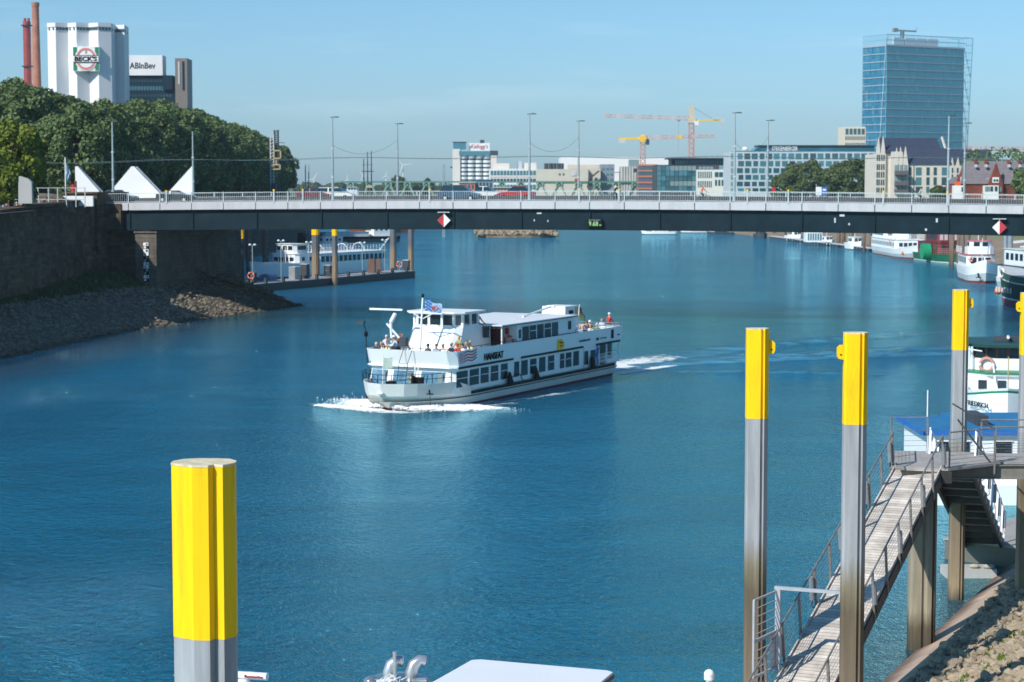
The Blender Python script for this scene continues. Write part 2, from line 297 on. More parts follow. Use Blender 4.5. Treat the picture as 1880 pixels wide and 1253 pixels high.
# =====================================================================
# SETTING: water, land, banks
# =====================================================================
WAT=water_mat()
w=MB().box(-3800,3800,-35,4050,-.5,0).build('river_water',WAT); kind(w,'structure','blue-green rippled river','river')
LEFT=[(-36,100),(-41.7,164),(-37,196),(-30.6,222),(-24,240),(-29,250),(-42,268),(-48,300),(-51,400),(-50,493),(-52,560),(-66,690),(-130,900)]
RIGHT=[(-6,20),(2.8,40),(11,58.3),(18.9,76),(28,86),(40,100),(62,150),(84,220),(88,300),(85,370),(83,430),(80,480),(75,520),(66,590),(40,700),(10,820),(-20,980)]
def resample(pl,step):
    out=[]
    for a,b in zip(pl[:-1],pl[1:]):
        n=max(1,int(math.dist(a,b)/step))
        for k in range(n): out.append((a[0]+(b[0]-a[0])*k/n,a[1]+(b[1]-a[1])*k/n))
    out.append(pl[-1]); return out
def strip(name,line,prof,sgn,mat,jit=0,label=None,cat='bank',knd='structure',nf=None):
    rings=[]
    for i,p in enumerate(line):
        a=line[max(i-1,0)]; b=line[min(i+1,len(line)-1)]; d=Vector((b[0]-a[0],b[1]-a[1])).normalized(); n=Vector((d.y,-d.x))*sgn if nf is None else Vector(nf)
        rings.append([(p[0]+n.x*o,p[1]+n.y*o,z+(random.uniform(-jit,jit) if 0<k<len(prof)-1 else 0)) for k,(o,z) in enumerate(prof)])
    o=MB().loft(rings,False).build(name,mat); kind(o,knd,label,cat); return rings
def bankmat(name,lo,hi,zlo,zhi,grass):
    return zmat(name,[(-.5,lo),(.5,hi),(zlo,hi),(zhi,grass),(12,grass)],.95,.4,1.2,(1,1,1),.6)
MUD=(.12,.085,.055); DIRT=(.2,.16,.115)
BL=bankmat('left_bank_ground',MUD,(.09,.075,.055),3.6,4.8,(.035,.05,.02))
BLF=zmat('dark_embankment',[(-.5,MUD),(1,(.05,.045,.035)),(5,(.045,.05,.025)),(12,(.035,.04,.03))],.95,.5,.8,(1,1,1),.5)
BR=bankmat('right_bank_ground',MUD,DIRT,3.6,5.0,(.11,.17,.045))
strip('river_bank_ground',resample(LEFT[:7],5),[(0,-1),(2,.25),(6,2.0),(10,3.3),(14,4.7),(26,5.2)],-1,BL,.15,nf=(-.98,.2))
strip('embankment_ground',resample(LEFT[6:],12),[(0,-1),(1.5,1.2),(9,7.2),(13,9),(700,9)],-1,BLF,.2)
# street level behind the left quay wall
MB().add([(-50,150,11.2),(-45,225,12.3),(-48,262,12.2),(-62,272,9.02),(-400,272,9.02),(-400,150,11.2)],[(0,1,2,3,4,5)]).build('street_ground',M('asphalt',(.07,.07,.07),.9,nscale=.5,namt=.15))['kind']='structure'
RB=[(0,-1),(.35,.05),(2.0,.75),(6,2.1),(13,5.0),(20,7.6),(26,8.2),(900,8.2)]
strip('right_bank_ground',resample(RIGHT[:4],3),[(1.1,.5),(6,2.2),(13,5.0),(20,7.6),(26,8.2),(80,8.2)],1,M('bank_earth',(.2,.16,.11),.95,nscale=1.2,namt=.3,bump=.5),.05)
strip('right_bank_slope',resample(RIGHT[3:],9),RB,1,BR,.15)
strip('bank_kerb',resample(RIGHT[:4],4),[(0,-1),(.08,.03),(1.35,.62)],1,zmat('stained_concrete_edge',[(-.4,(.05,.035,.025)),(.1,(.16,.10,.07)),(.3,(.42,.32,.24)),(2,(.5,.4,.31))],.85,.7,.12,(1,1,1),.2))
MB().add([(-3800,985,7),(3800,985,7),(3800,4100,7),(-3800,4100,7)],[(0,1,2,3)]).build('far_ground',M('far_grass',(.09,.12,.05),.95,nscale=.01,namt=.3))['kind']='structure'
# rocks: two riprap banks (uncountable)
def rocks(name,line,sgn,prof,n,smin,smax,mat,o0,o1,label,bury=.35):
    ico=bpy.data.meshes.new('i'); import bmesh
    bm=bmesh.new(); bmesh.ops.create_icosphere(bm,subdivisions=1,radius=1); base=np.array([v.co[:] for v in bm.verts]); fc=[[v.index for v in f.verts] for f in bm.faces]; bm.free()
    V=[];Fc=[]; segs=list(zip(line[:-1],line[1:])); lens=np.array([math.dist(a,b) for a,b in segs]); pr=lens/lens.sum()
    for i in range(n):
        a,b=segs[rng.choice(len(segs),p=pr)]; t=rng.random(); d=Vector((b[0]-a[0],b[1]-a[1])).normalized(); nn=Vector((d.y,-d.x))*sgn
        o=rng.uniform(o0,o1); z=np.interp(o,[q[0] for q in prof],[q[1] for q in prof])
        s=rng.uniform(smin,smax)*(1 if rng.random()>.12 else 1.5); sc=s*np.array([rng.uniform(.7,1.3),rng.uniform(.6,1.1),rng.uniform(.4,.8)])
        v=base*rng.uniform(.72,1.28,(len(base),1))*sc; an=rng.uniform(0,6.28); ca,sa=math.cos(an),math.sin(an)
        ti=rng.uniform(-.5,.5); ct,st=math.cos(ti),math.sin(ti)
        x=v[:,0]*ct-v[:,2]*st; zz=v[:,0]*st+v[:,2]*ct; v=np.stack([x*ca-v[:,1]*sa,x*sa+v[:,1]*ca,zz],1)
        c=np.array([a[0]+(b[0]-a[0])*t+nn.x*o,a[1]+(b[1]-a[1])*t+nn.y*o,z+s*bury*rng.uniform(-.4,.8)])
        k=len(V)*len(base); V.append(v+c); Fc+= [[j+k for j in f] for f in fc]
    me=bpy.data.meshes.new(name); me.from_pydata(np.concatenate(V).tolist(),[],Fc); o=obj(name,me,mat); kind(o,'stuff',label,'rocks'); return o
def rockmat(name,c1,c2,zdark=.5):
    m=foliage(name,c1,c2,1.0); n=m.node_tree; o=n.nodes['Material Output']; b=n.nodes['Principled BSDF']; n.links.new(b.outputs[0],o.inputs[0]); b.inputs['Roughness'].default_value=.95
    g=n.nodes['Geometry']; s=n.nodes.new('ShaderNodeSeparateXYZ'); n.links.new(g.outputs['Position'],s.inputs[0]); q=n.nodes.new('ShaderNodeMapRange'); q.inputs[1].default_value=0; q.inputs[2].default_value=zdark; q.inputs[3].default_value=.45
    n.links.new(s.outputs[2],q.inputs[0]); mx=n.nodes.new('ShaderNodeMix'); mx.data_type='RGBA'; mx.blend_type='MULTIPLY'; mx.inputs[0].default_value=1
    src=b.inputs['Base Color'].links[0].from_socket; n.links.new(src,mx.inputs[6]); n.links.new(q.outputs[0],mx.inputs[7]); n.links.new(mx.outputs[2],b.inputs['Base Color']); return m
LPR=[(0,-.3),(2,.25),(6,2.0),(10,3.3),(14,4.7),(26,5.2)]
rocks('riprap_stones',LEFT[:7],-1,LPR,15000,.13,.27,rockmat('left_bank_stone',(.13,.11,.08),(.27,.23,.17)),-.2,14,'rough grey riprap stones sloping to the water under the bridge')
RPR=[(1.2,.56),(6,2.2),(13,5.0),(20,7.6)]
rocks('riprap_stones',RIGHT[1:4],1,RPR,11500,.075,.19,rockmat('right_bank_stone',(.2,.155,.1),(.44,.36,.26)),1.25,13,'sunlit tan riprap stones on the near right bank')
def tufts(name,line,sgn,prof,n,o0,o1,h,mat,label,clump=12):
    V=[];Fc=[]; segs=list(zip(line[:-1],line[1:])); lens=np.array([math.dist(a,b) for a,b in segs]); pr=lens/lens.sum()
    for i in range(n):
        a,b=segs[rng.choice(len(segs),p=pr)]; t=rng.random(); d=Vector((b[0]-a[0],b[1]-a[1])).normalized(); nn=Vector((d.y,-d.x))*sgn; o=rng.uniform(o0,o1)
        z=np.interp(o,[q[0] for q in prof],[q[1] for q in prof]); c=(a[0]+(b[0]-a[0])*t+nn.x*o,a[1]+(b[1]-a[1])*t+nn.y*o,z+.05)
        for k in range(clump):
            an=rng.uniform(0,6.28); l=h*rng.uniform(.5,1.2); r=rng.uniform(0,h*.6); x,y=c[0]+r*math.cos(an*3),c[1]+r*math.sin(an*3); w=l*.16
            q=len(V); V+=[(x-w*math.sin(an),y+w*math.cos(an),c[2]),(x+w*math.sin(an),y-w*math.cos(an),c[2]),(x+l*.5*math.cos(an),y+l*.5*math.sin(an),c[2]+l)]; Fc.append((q,q+1,q+2))
    me=bpy.data.meshes.new(name); me.from_pydata(V,[],Fc); o=obj(name,me,mat); kind(o,'stuff',label,'plants')
WEED=foliage('weeds',(.09,.14,.02),(.2,.27,.05))
tufts('bank_weeds',RIGHT[1:4],1,RPR,700,3,13,.15,WEED,'small green weeds between the stones of the right bank',14)
tufts('bank_grass',LEFT[1:4],-1,LPR,1500,9.5,15,.5,LEAFD,'dark grass at the foot of the left quay wall')
# railway bridge pier islet
rocks('stone_islet',[(-10,560),(12,560)],1,[(-8,0),(-2,1.6),(2,1.6),(8,0)],600,.4,.9,rockmat('islet_stone',(.2,.16,.11),(.36,.29,.21)),-5,5,'low islet of pale stones in the river beyond the bridge')
MB().prism([(-10+11*math.cos(a*.393)+11,560+7*math.sin(a*.393)) for a in range(16)],-.5,.5).build('islet_ground',BR)['kind']='structure'
# =====================================================================
# ROAD BRIDGE
# =====================================================================
BD=Vector((.9778,-.2095,0)); BN=Vector((.2095,.9778,0)); BRZ=math.atan2(-.2095,.9778); BO=Vector((0,214,0))
def bz(t): return 12.70-.30*(t/46)**2
br=T('road_bridge','low steel girder road bridge with pale fascia and metal railing crossing the river','bridge',(0,214,0),BRZ)
def tpx(px): u=px-940; return u*214/(3618.6+.2095*u)
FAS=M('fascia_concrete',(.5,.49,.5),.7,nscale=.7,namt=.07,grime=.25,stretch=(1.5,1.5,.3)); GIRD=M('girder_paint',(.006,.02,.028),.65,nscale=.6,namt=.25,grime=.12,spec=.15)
RAIL=M('railing_steel',(.5,.56,.56),.5,.2,nscale=2,namt=.1); ASPH=M('road_asphalt',(.06,.06,.062),.9,nscale=.8,namt=.15)
t0=tpx(832)-12*3.69; NB=30; P_=3.69; BW=27
panels={}
for k in range(NB):
    a=t0+k*P_; b=a+P_; za,zb=bz(a),bz(b)
    MB().add([(a+.05,0,za-.82),(b-.05,0,zb-.82),(b-.05,0,zb),(a+.05,0,za),(a+.05,.25,za-.82),(b-.05,.25,zb-.82),(b-.05,.25,zb),(a+.05,.25,za)],[(0,1,2,3),(7,6,5,4),(0,4,5,1),(3,2,6,7),(0,3,7,4),(1,5,6,2)]).build('fascia_panel',FAS,br)
    m=MB()
    for z in (.12,1.03): m.beam((a,.12,za+z),(b,.12,zb+z),.06,.05)
    for j in range(1,15):
        q=a+P_*j/15; m.beam((q,.12,bz(q)+.12),(q,.12,bz(q)+1.0),.023,.023)
    m.build('railing_panel',RAIL,br)
    MB().box(a-.05,a+.05,-.02,.12,za-.1,za+1.1).build('railing_post',RAIL,br)
    MB().beam((a,27-.12,za+1.0),(b,27-.12,zb+1.0),.06).beam((a,27-.12,za+.5),(b,27-.12,zb+.5),.04).box(a-.05,a+.05,26.8,26.95,za,za+1).build('far_railing_panel',RAIL,br)
    if k%2==0:
        MB().box(a-.06,a+.06,.28,.42,9.8+(za-12.7),za-.9).build('web_stiffener',GIRD,br)
T0,T1=t0-3,t0+NB*P_+40
def long(name,y0,y1,f0,f1,mat,step=4):
    rings=[]; t=T0
    while t<T1+.1:
        z=bz(t); rings.append([(t,y0,z+f0),(t,y1,z+f0),(t,y1,z+f1),(t,y0,z+f1)]); t+=step
    return MB().loft(rings,True,True,True).build(name,mat,br)
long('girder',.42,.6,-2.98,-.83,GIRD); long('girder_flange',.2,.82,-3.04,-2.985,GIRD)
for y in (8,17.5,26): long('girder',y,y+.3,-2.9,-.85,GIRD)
long('deck_slab',.26,26.7,-.84,-.05,CONC); long('footway',.3,3.6,-.045,.02,LGREY); long('footway',23.4,26.6,-.045,.02,LGREY); long('roadway',3.62,23.38,-.046,-.03,ASPH)
long('median_barrier',13.4,13.7,-.03,.5,M('barrier_grey',(.06,.06,.065),.8,nscale=.6,namt=.2)); long('far_fascia',26.75,27,-.82,0,FAS)
def BP(t,y,z=0): p=BO+BD*t+BN*y; return Vector((p.x,p.y,bz(t)+z))
# clearance signs & display hung on the girder
def on_bridge(px,py,y=0): 
    t=tpx(px); p=BO+BD*t+BN*y; r=ray(px,py); q=C0+r*((p-C0).dot(BN)/r.dot(BN)); return q
for px,py,lab,fl in ((815,405,'red and white diamond clearance sign left of the bridge centre',1),(1835,418,'red and white diamond clearance sign near the right end of the bridge',-1)):
    c=on_bridge(px,py,.1); s=T('clearance_sign',lab,'sign',c,BRZ); r_=.72
    MB().slab([(-r_,0),(0,-r_),(0,r_)],-.06,0).build('red_half' if fl>0 else 'white_half',RED if fl>0 else WHITE,s)
    MB().slab([(r_,0),(0,r_),(0,-r_)],-.06,0).build('white_half' if fl>0 else 'red_half',WHITE if fl>0 else RED,s)
    MB().box(-.65,.65,-.2,.25,.82,.9).build('lamp_bar',LGREY,s); MB().box(-.05,.05,0,.3,-.3,.85).build('bracket',GREYM,s)
c=on_bridge(1092,410,.1); s=T('clearance_display','black display showing 9.68 in green digits on the bridge girder','sign',c,BRZ)
MB().box(-.78,.78,-.1,.3,-.42,.42).build('housing',BLACK,s)
EM=bpy.data.materials.new('green_digits'); EM.use_nodes=True; e=EM.node_tree.nodes['Principled BSDF']; e.inputs['Base Color'].default_value=(.2,.5,.15,1); e.inputs['Emission Color'].default_value=(.45,.8,.3,1); e.inputs['Emission Strength'].default_value=.35
lettering('9.68',.98,.48,EM,s,(-.12,-.14,-.05)); lettering('m',.2,.14,EM,s,(.62,-.14,-.22)); lettering('Durchfahrtshöhe',1.2,.1,LGREY,s,(0,-.14,.33))
for px,py,w_,h_ in ((990,392,.5,.14),(981,405,.12,.2),(1006,406,.12,.2),(1546,396,.5,.2),(1533,405,.16,.5),(1559,412,.16,.22),(1720,405,.2,.4),(1700,422,.2,.24)):
    c=on_bridge(px,py,.37); MB().rbox(c-BN*.02,(w_,.05,h_),BRZ).build('paint_mark',LGREY)['kind']='structure'
# abutment, pillar, quay wall, pier
ab=T('bridge_abutment','sandstone abutment with a tall pillar carrying the left end of the bridge','abutment',(0,214,0),BRZ)
ta=tpx(232)
MB().box(ta-6.2,ta-2.4,-2.2,6,-.5,13.45).build('pillar',SANDST,ab); MB().box(ta-6.4,ta-2.2,-2.4,6.2,13.45,13.62).build('coping',SANDST,ab)
MB().box(ta-2.4,ta+1.0,1.5,28,-.5,11.8).build('bearing_wall',SANDST,ab); MB().box(ta-30,ta-2.4,6,28,-.5,12.2).build('wing_wall',SANDST,ab)
MB().box(ta-2.39,ta-.5,-.2,1.4,9.3,12.35).build('bearing_block',SANDST,ab)
pr=T('bridge_pier','dark stone bridge pier standing on the stony bank with a painted tide gauge','pier',(0,214,0),BRZ)
tp0,tp1=tpx(246),tpx(285)
MB().box(tp0,tp1,.4,28,-1,9.1).build('pier_shaft',PIERST,pr); MB().box(tp0-.1,tp1+.1,.25,28.1,9.1,9.3).build('pier_cap',PIERST,pr); MB().box(tp0+.75,tp1-.85,.5,1.2,9.3,9.66).build('bearing',LGREY,pr)
g=T('tide_gauge','tall black and white tide gauge board with numerals on the pier front','tide gauge',(0,214,0),BRZ)
tg=tpx(266)
for k in range(15):
    z=2.65+k*.36; MB().box(tg-.3,tg+.3,.3,.37,z,z+.355).build('gauge_band',WHITE if k in(14,12,11,8,7,4) else BLACK,g)
    lettering(str((k*3+2)%10),.24,.24,BLACK if k in(14,12,11,8,7,4) else WHITE,g,(tg-(.1 if k%2 else -.1),.28,z+.18))
qw=T('quay_wall','long dark sandstone quay wall in shade left of the bridge','wall',(0,0,0))
A_=Vector((-51.6,150,0)); B_=Vector((-45.6,224,0)); d=(B_-A_).normalized(); n=Vector((d.y,-d.x,0))
def wall(a,b,t,za0,za1,zb0,zb1): # thickness to the land side
    a2,b2=a-n*t,b-n*t
    return MB().add([(a.x,a.y,za0),(b.x,b.y,zb0),(b2.x,b2.y,zb0),(a2.x,a2.y,za0),(a.x,a.y,za1),(b.x,b.y,zb1),(b2.x,b2.y,zb1),(a2.x,a2.y,za1)],[(0,1,5,4),(1,2,6,5),(2,3,7,6),(3,0,4,7),(4,5,6,7),(3,2,1,0)])
wall(A_,B_,1.6,-.5,10.6,-.5,12.85).build('wall_face',SANDST,qw); wall(A_+n*.18,B_+n*.18,1.9,10.6,10.85,12.85,13.05).build('coping',SANDST,qw)
wall(A_+n*.25,B_+n*.25,.24,-.5,6.1,-.5,6.6).build('plinth',SANDST,qw)
# =====================================================================
# BRIDGE FURNITURE
# =====================================================================
POLEM=M('pole_steel',(.34,.42,.43),.5,.3,nscale=1.5,namt=.15,stretch=(1,1,.3))
def mast(p,h,label,grp):
    o=T('street_lamp',label,'street lamp',p,BRZ,grp)
    MB().tube([(0,0,0),(0,0,.5),(0,0,h*.5),(0,0,h)],[.17,.15,.12,.07],10).build('pole',POLEM,o,smooth=True)
    MB().box(-.22,.22,-.22,.22,0,.12).build('base_plate',DGREY,o)
    MB().beam((-.25,0,h),(.55,0,h+.08),.07).rbox((.45,0,h+.03),(.55,.22,.1)).build('lamp_head',DGREY,o)
    for z in (h*.62,h*.28): MB().box(-.14,.14,-.14,.14,z,z+.12).build('clamp',LGREY,o)
    return o
names=['left end of the bridge','left quarter of the bridge','middle of the bridge','right of the bridge middle','right end of the bridge']
lps={}
for i,(a,b) in enumerate(((208,355),(611,730),(972,1062),(1348,1409),(1740,1770))):
    ya={0:224,1:216,2:210,3:208,4:213}[i]; yb={0:242,1:228,2:223,3:222,4:227}[i]
    p=on_bridge(a,360,3.4); t=(p-BO).dot(BD); p=BP(t,3.4); h=ZZ(ya,p.y)-p.z; mast(p,h,'tall grey lamp post on the near footway at the '+names[i],'lamp posts along the near footway'); lps[(i,0)]=p+Vector((0,0,h))
    p=on_bridge(b,360,23.6); t=(p-BO).dot(BD); p=BP(t,23.6); h=ZZ(yb,p.y)-p.z; mast(p,h,'tall grey lamp post on the far footway at the '+names[i],'lamp posts along the far footway'); lps[(i,1)]=p+Vector((0,0,h))
WIRE=M('wire',(.1,.16,.18),.6)
def sag(a,b,s,n=12): return [a.lerp(b,k/n)-Vector((0,0,s*4*(k/n)*(1-k/n))) for k in range(n+1)]
for i in range(5):
    a=lps[(i,0)]-Vector((0,0,3.0)); b=lps[(i,1)]-Vector((0,0,1.9)); a2=a
    o=MB().tube(sag(a,b,1.3),.016,4).build('span_wire',WIRE); tag(o,'thin span wire between the two lamp posts at the '+names[i],'wire','span wires over the bridge')
for y,lab in ((11.5,'near'),(15.5,'far')):
    pts=[BP(-75,y,5.0)]+[BP(t,y,4.8+.12*math.cos(t*.29)) for t in range(-70,92,5)]
    o=MB().tube(pts,.02,4).build('contact_wire',WIRE); tag(o,'long %s overhead tram wire running above the bridge roadway'%lab,'wire')
# yellow-topped small posts on the railing
for k,px in enumerate((307,504,557,789,1063,1136,1371,1446,1620,1737)):
    t=tpx(px); p=BP(t,-.02); o=MB().box(-.07,.07,-.05,.02,-.1,1.15).build('marker_post',RAIL,None,loc=p,rz=BRZ)
    tag(o,'pale yellow-tipped marker post on the bridge railing, %s'%['near the zigzag hoarding','below the lattice mast','left of the red car end','left of the blue people carrier','below the beige block','behind the railing by the dark cyclist','right of the red box','near the blue and white board','left of the gabled building','by the right end lamp posts'][k],'post','marker posts on the railing')
    tip=MB().box(-.09,.09,-.07,.03,1.15,1.33).build('yellow_tip',YELLOW,o)
def wheel_mb(r,w): 
    m=MB(); n=16; m.loft([[(r*q*math.cos(2*math.pi*k/n),y,r+r*q*math.sin(2*math.pi*k/n)) for k in range(n)] for q,y in ((.6,-w/2),(.95,-w/2),(1,-w/4),(1,w/4),(.95,w/2),(.6,w/2))],True,True,True); return m
def car(label,col,p,rz,L=4.4,H_=1.5,van=False,mpv=False,grp='vehicles on the bridge',cat='car'):
    paint=M('car_paint',col,.3,.1,nscale=.5,namt=.03,coat=.6); o=T('parked_car' if grp.startswith('parked') else ('delivery_van' if van else 'car'),label,cat,p,rz,grp); w=.88; x=L/2
    hz=.95 if not van else 1.15
    body=[(-x,.35),(x,.35),(x,.62),(x-.12,.78),(x-1.0 if not mpv else x-.75,hz-.02),(-x+.1,hz),(-x,.8)]
    if van: body=[(-x,.35),(x,.35),(x,.8),(x-.7,1.15),(x-1.4,H_-.05),(x-1.9,H_),(-x,H_)]
    m=MB(); m.loft([[(a*.985,-w,b*.99) for a,b in body],[(a,-w*.94 if 0 else -w,b) for a,b in body],[(a,w,b) for a,b in body],[(a*.985,w,b) for a,b in body]],True,True,True)
    m.build('body',paint,o)
    if not van:
        if mpv: g=[(-x+.12,hz),(x-.8,hz),(x-1.75,H_),(-x+.55,H_)]
        else: g=[(-x+.35,hz),(x-1.15,hz),(x-1.95,H_),(-x+1.1,H_)]
        MB().loft([[(a,-w+.03+(.14 if b>hz else 0),b) for a,b in g],[(a,w-.03-(.14 if b>hz else 0),b) for a,b in g]],True,True,True).build('window_glass',GLASS,o)
        MB().box(g[3][0]-.03,g[2][0]+.05,-w+.16,w-.16,H_-.03,H_+.04).build('roof',paint,o)
        for xx in ((g[3][0]+g[2][0])/2,): MB().add([(xx-.05,-w+.01,hz),(xx+.05,-w+.01,hz),(xx+.05,-w+.16,H_),(xx-.05,-w+.16,H_)],[(0,1,2,3)]).build('pillar',paint,o)
    else: MB().add([(x-.75,-w-.01,1.15),(x-1.35,-w-.01,H_-.12),(x-2.1,-w-.01,H_-.12),(x-2.1,-w-.01,1.15)],[(0,1,2,3)]).build('side_window',GLASS,o)
    for a in (-x+.8,x-.85):
        for b in (-w+.06,w-.06):
            wh=wheel_mb(.32,.2).build('wheel',BLACK,o,loc=(a,b,0)); MB().loft([[(.17*math.cos(k*.785),(-.115 if b<0 else .115),.32+.17*math.sin(k*.785)) for k in range(8)],[(.17*math.cos(k*.785),(-.09 if b<0 else .09),.32+.17*math.sin(k*.785)) for k in range(8)]],True,True,True).build('rim',LGREY,wh)
    for b in (-.6,.6):
        MB().box(-x-.02,-x+.06,b-.12,b+.12,.72,.95).build('tail_light',RED,o); MB().box(x-.06,x+.02,b-.15,b+.15,.6,.75).build('headlight',LGREY,o)
    return o
def veh(px0,px1,y,label,col,flip=False,**k):
    c=on_bridge((px0+px1)/2,360,y); t=(c-BO).dot(BD); return car(label,col,BP(t,y,-.03),BRZ+(math.pi if flip else 0),**k)
veh(806,882,6,'metallic blue people carrier driving right on the bridge roadway',(.02,.08,.14),L=4.5,H_=1.7,mpv=True)
veh(295,352,4.9,'black low saloon behind the railing below the white zigzag hoarding',(.012,.014,.018),L=4.2,H_=1.3)
veh(188,246,6.5,'dark grey hatchback with silver roof by the abutment pillar',(.05,.08,.09),L=4.3,H_=1.45)
veh(884,908,21,'white car seen behind the people carrier on the far lane',(.7,.72,.72),L=4,H_=1.55)
veh(934,962,20,'bright red car on the far lane left of the beige block',(.45,.02,.03),L=4.3,H_=1.6,flip=True)
veh(569,588,21,'dark red car at the end of the tree row',(.15,.01,.02),L=4.2,H_=1.45)
veh(598,632,22,'white estate car beneath the lamp post on the left quarter',(.75,.75,.72),L=4.7,H_=1.5,mpv=True)
0 and veh(1184,1222,20,'white saloon behind the railing right of the dark cyclist',(.7,.75,.74),L=4.3,H_=1.2)
0 and veh(1020,1050,21,'silver grey car behind the railing in front of the beige block',(.3,.34,.35),L=4.2,H_=1.35)
0 and veh(655,705,21,'pale car behind the railing below the ship masts',(.5,.55,.56),L=4.2,H_=1.35,flip=True)
# persons ---------------------------------------------------------------
def skin_mesh(J,E,mats):
    me=bpy.data.meshes.new('p'); me.from_pydata([j[0] for j in J],E,[]); o=bpy.data.objects.new('p',me); COL.objects.link(o)
    md=o.modifiers.new('s','SKIN'); sb=o.modifiers.new('u','SUBSURF'); sb.levels=1; sb.render_levels=1; md.use_smooth_shade=True
    for v,j in zip(me.skin_vertices[0].data,J): v.radius=(j[1],j[1] if len(j)<4 else j[3])
    me.skin_vertices[0].data[0].use_root=True
    dg=bpy.context.evaluated_depsgraph_get(); dg.update(); r=bpy.data.meshes.new_from_object(o.evaluated_get(dg)); bpy.data.objects.remove(o)
    r.name='body'; r.materials.clear()
    for k in range(3): r.materials.append(None)
    P=[Vector(j[0]) for j in J]
    for f in r.polygons:
        i=min(range(len(P)),key=lambda q:(P[q]-f.center).length-J[q][1]*.6); f.material_index=mats[i]; f.use_smooth=True
    return r
def person_mesh(pose):
    # 0 skin 1 shirt 2 trousers; facing +X, feet at z=0 (standing) or seat at z=.45
    if pose=='sit': hz,lean=.5,0.02; kn=[(.45,.12,.5),(.45,-.12,.5)]; an=[(.45,.12,.09),(.45,-.12,.09)]; el=[(.1,.26,.78),(.1,-.26,.78)]; ha=[(.34,.16,.68),(.34,-.16,.68)]
    elif pose=='stand': hz,lean=.95,.0; kn=[(.03,.11,.5),(.03,-.11,.5)]; an=[(0,.12,.09),(0,-.12,.09)]; el=[(.05,.29,1.15),(.1,-.27,1.17)]; ha=[(.25,.24,1.02),(.36,-.2,1.05)]
    elif pose=='lean': hz,lean=.95,.12; kn=[(.0,.11,.5),(.04,-.11,.5)]; an=[(-.05,.12,.09),(0.02,-.12,.09)]; el=[(.28,.25,1.1),(.28,-.25,1.1)]; ha=[(.52,.2,1.0),(.52,-.2,1.0)]
    else: hz,lean=.98,.42; kn=[(.32,.1,.72),(.28,-.1,.55)]; an=[(.12,.11,.45),(.14,-.11,.22)]; el=[(.52,.22,1.12),(.52,-.22,1.12)]; ha=[(.72,.2,.98),(.72,-.2,.98)]
    u=Vector((lean,0,1)).normalized()
    h=Vector((0,0,hz)); ch=h+u*.38; nk=h+u*.56; hd=h+u*.66; tp=h+u*.80
    J=[(h,.15),(h+u*.2,.135),(ch,.16),(nk,.06),(hd+Vector((.015,0,0)),.095),(tp,.085),(hd+Vector((.115,0,.02)),.018)]
    mt=[2,1,1,0,0,0,0]; E=[(0,1),(1,2),(2,3),(3,4),(4,5),(4,6)]
    for s in (0,1):
        y=.19 if s==0 else -.19; b=len(J)
        J+=[(ch+u*.08+Vector((0,y,0)),.065),(Vector(el[s]),.045),(Vector(ha[s]),.035),(Vector(ha[s])+Vector((.08,0,-.02)),.03)]; mt+=[1,1,0,0]; E+=[(2,b),(b,b+1),(b+1,b+2),(b+2,b+3)]
        for q in range(3): # fingers
            J.append((Vector(ha[s])+Vector((.13,(q-1)*.025,-.045)),.009)); mt.append(0); E.append((b+3,len(J)-1))
        b=len(J); yy=.09 if s==0 else -.09
        J+=[(h+Vector((.02,yy,-.04)),.1),(Vector(kn[s]),.065),(Vector(an[s]),.045),(Vector(an[s])+Vector((.16,0,-.05)),.04)]; mt+=[2,2,2,2]; E+=[(0,b),(b,b+1),(b+1,b+2),(b+2,b+3)]
    me=skin_mesh(J,E,mt); return me,hd,tp
PM={p:person_mesh(p) for p in ('sit','stand','lean','cycle')}
_sh={}
def shirt(c):
    if c not in _sh: _sh[c]=M('cloth',c,.85,nscale=6,namt=.1)
    return _sh[c]
HAT={}
def person(pose,loc,rz,sh,tr,hair,label,grp=None,cap=None,parent=None,s=1.0):
    me,hd,tp=PM[pose]; o=bpy.data.objects.new('person',me); COL.objects.link(o); o.location=loc; o.rotation_euler=(0,0,rz); o.scale=(s,s,s)
    for k,m in enumerate((SKIN,shirt(sh),shirt(tr))): o.material_slots[k].link='OBJECT'; o.material_slots[k].material=m
    tag(o,label,'person',grp)
    key=(pose,bool(cap))
    if key not in HAT:
        m=MB(); c=hd.lerp(tp,.55)
        m.ball((c.x-.015,c.y,c.z+.02),.108,.098,.11,10,6)
        if cap: m=MB(); m.ball((c.x-.005,c.y,c.z+.05),.118,.108,.1,10,6); m.rbox((c.x+.14,c.y,c.z+.03),(.13,.15,.02))
        HAT[key]=m.mesh('hat' if cap else 'hair',True)
    ch=bpy.data.objects.new('hat' if cap else 'hair',HAT[key].copy()); COL.objects.link(ch); ch.parent=o; ch.data.materials.append(shirt(cap) if cap else hair)
    return o
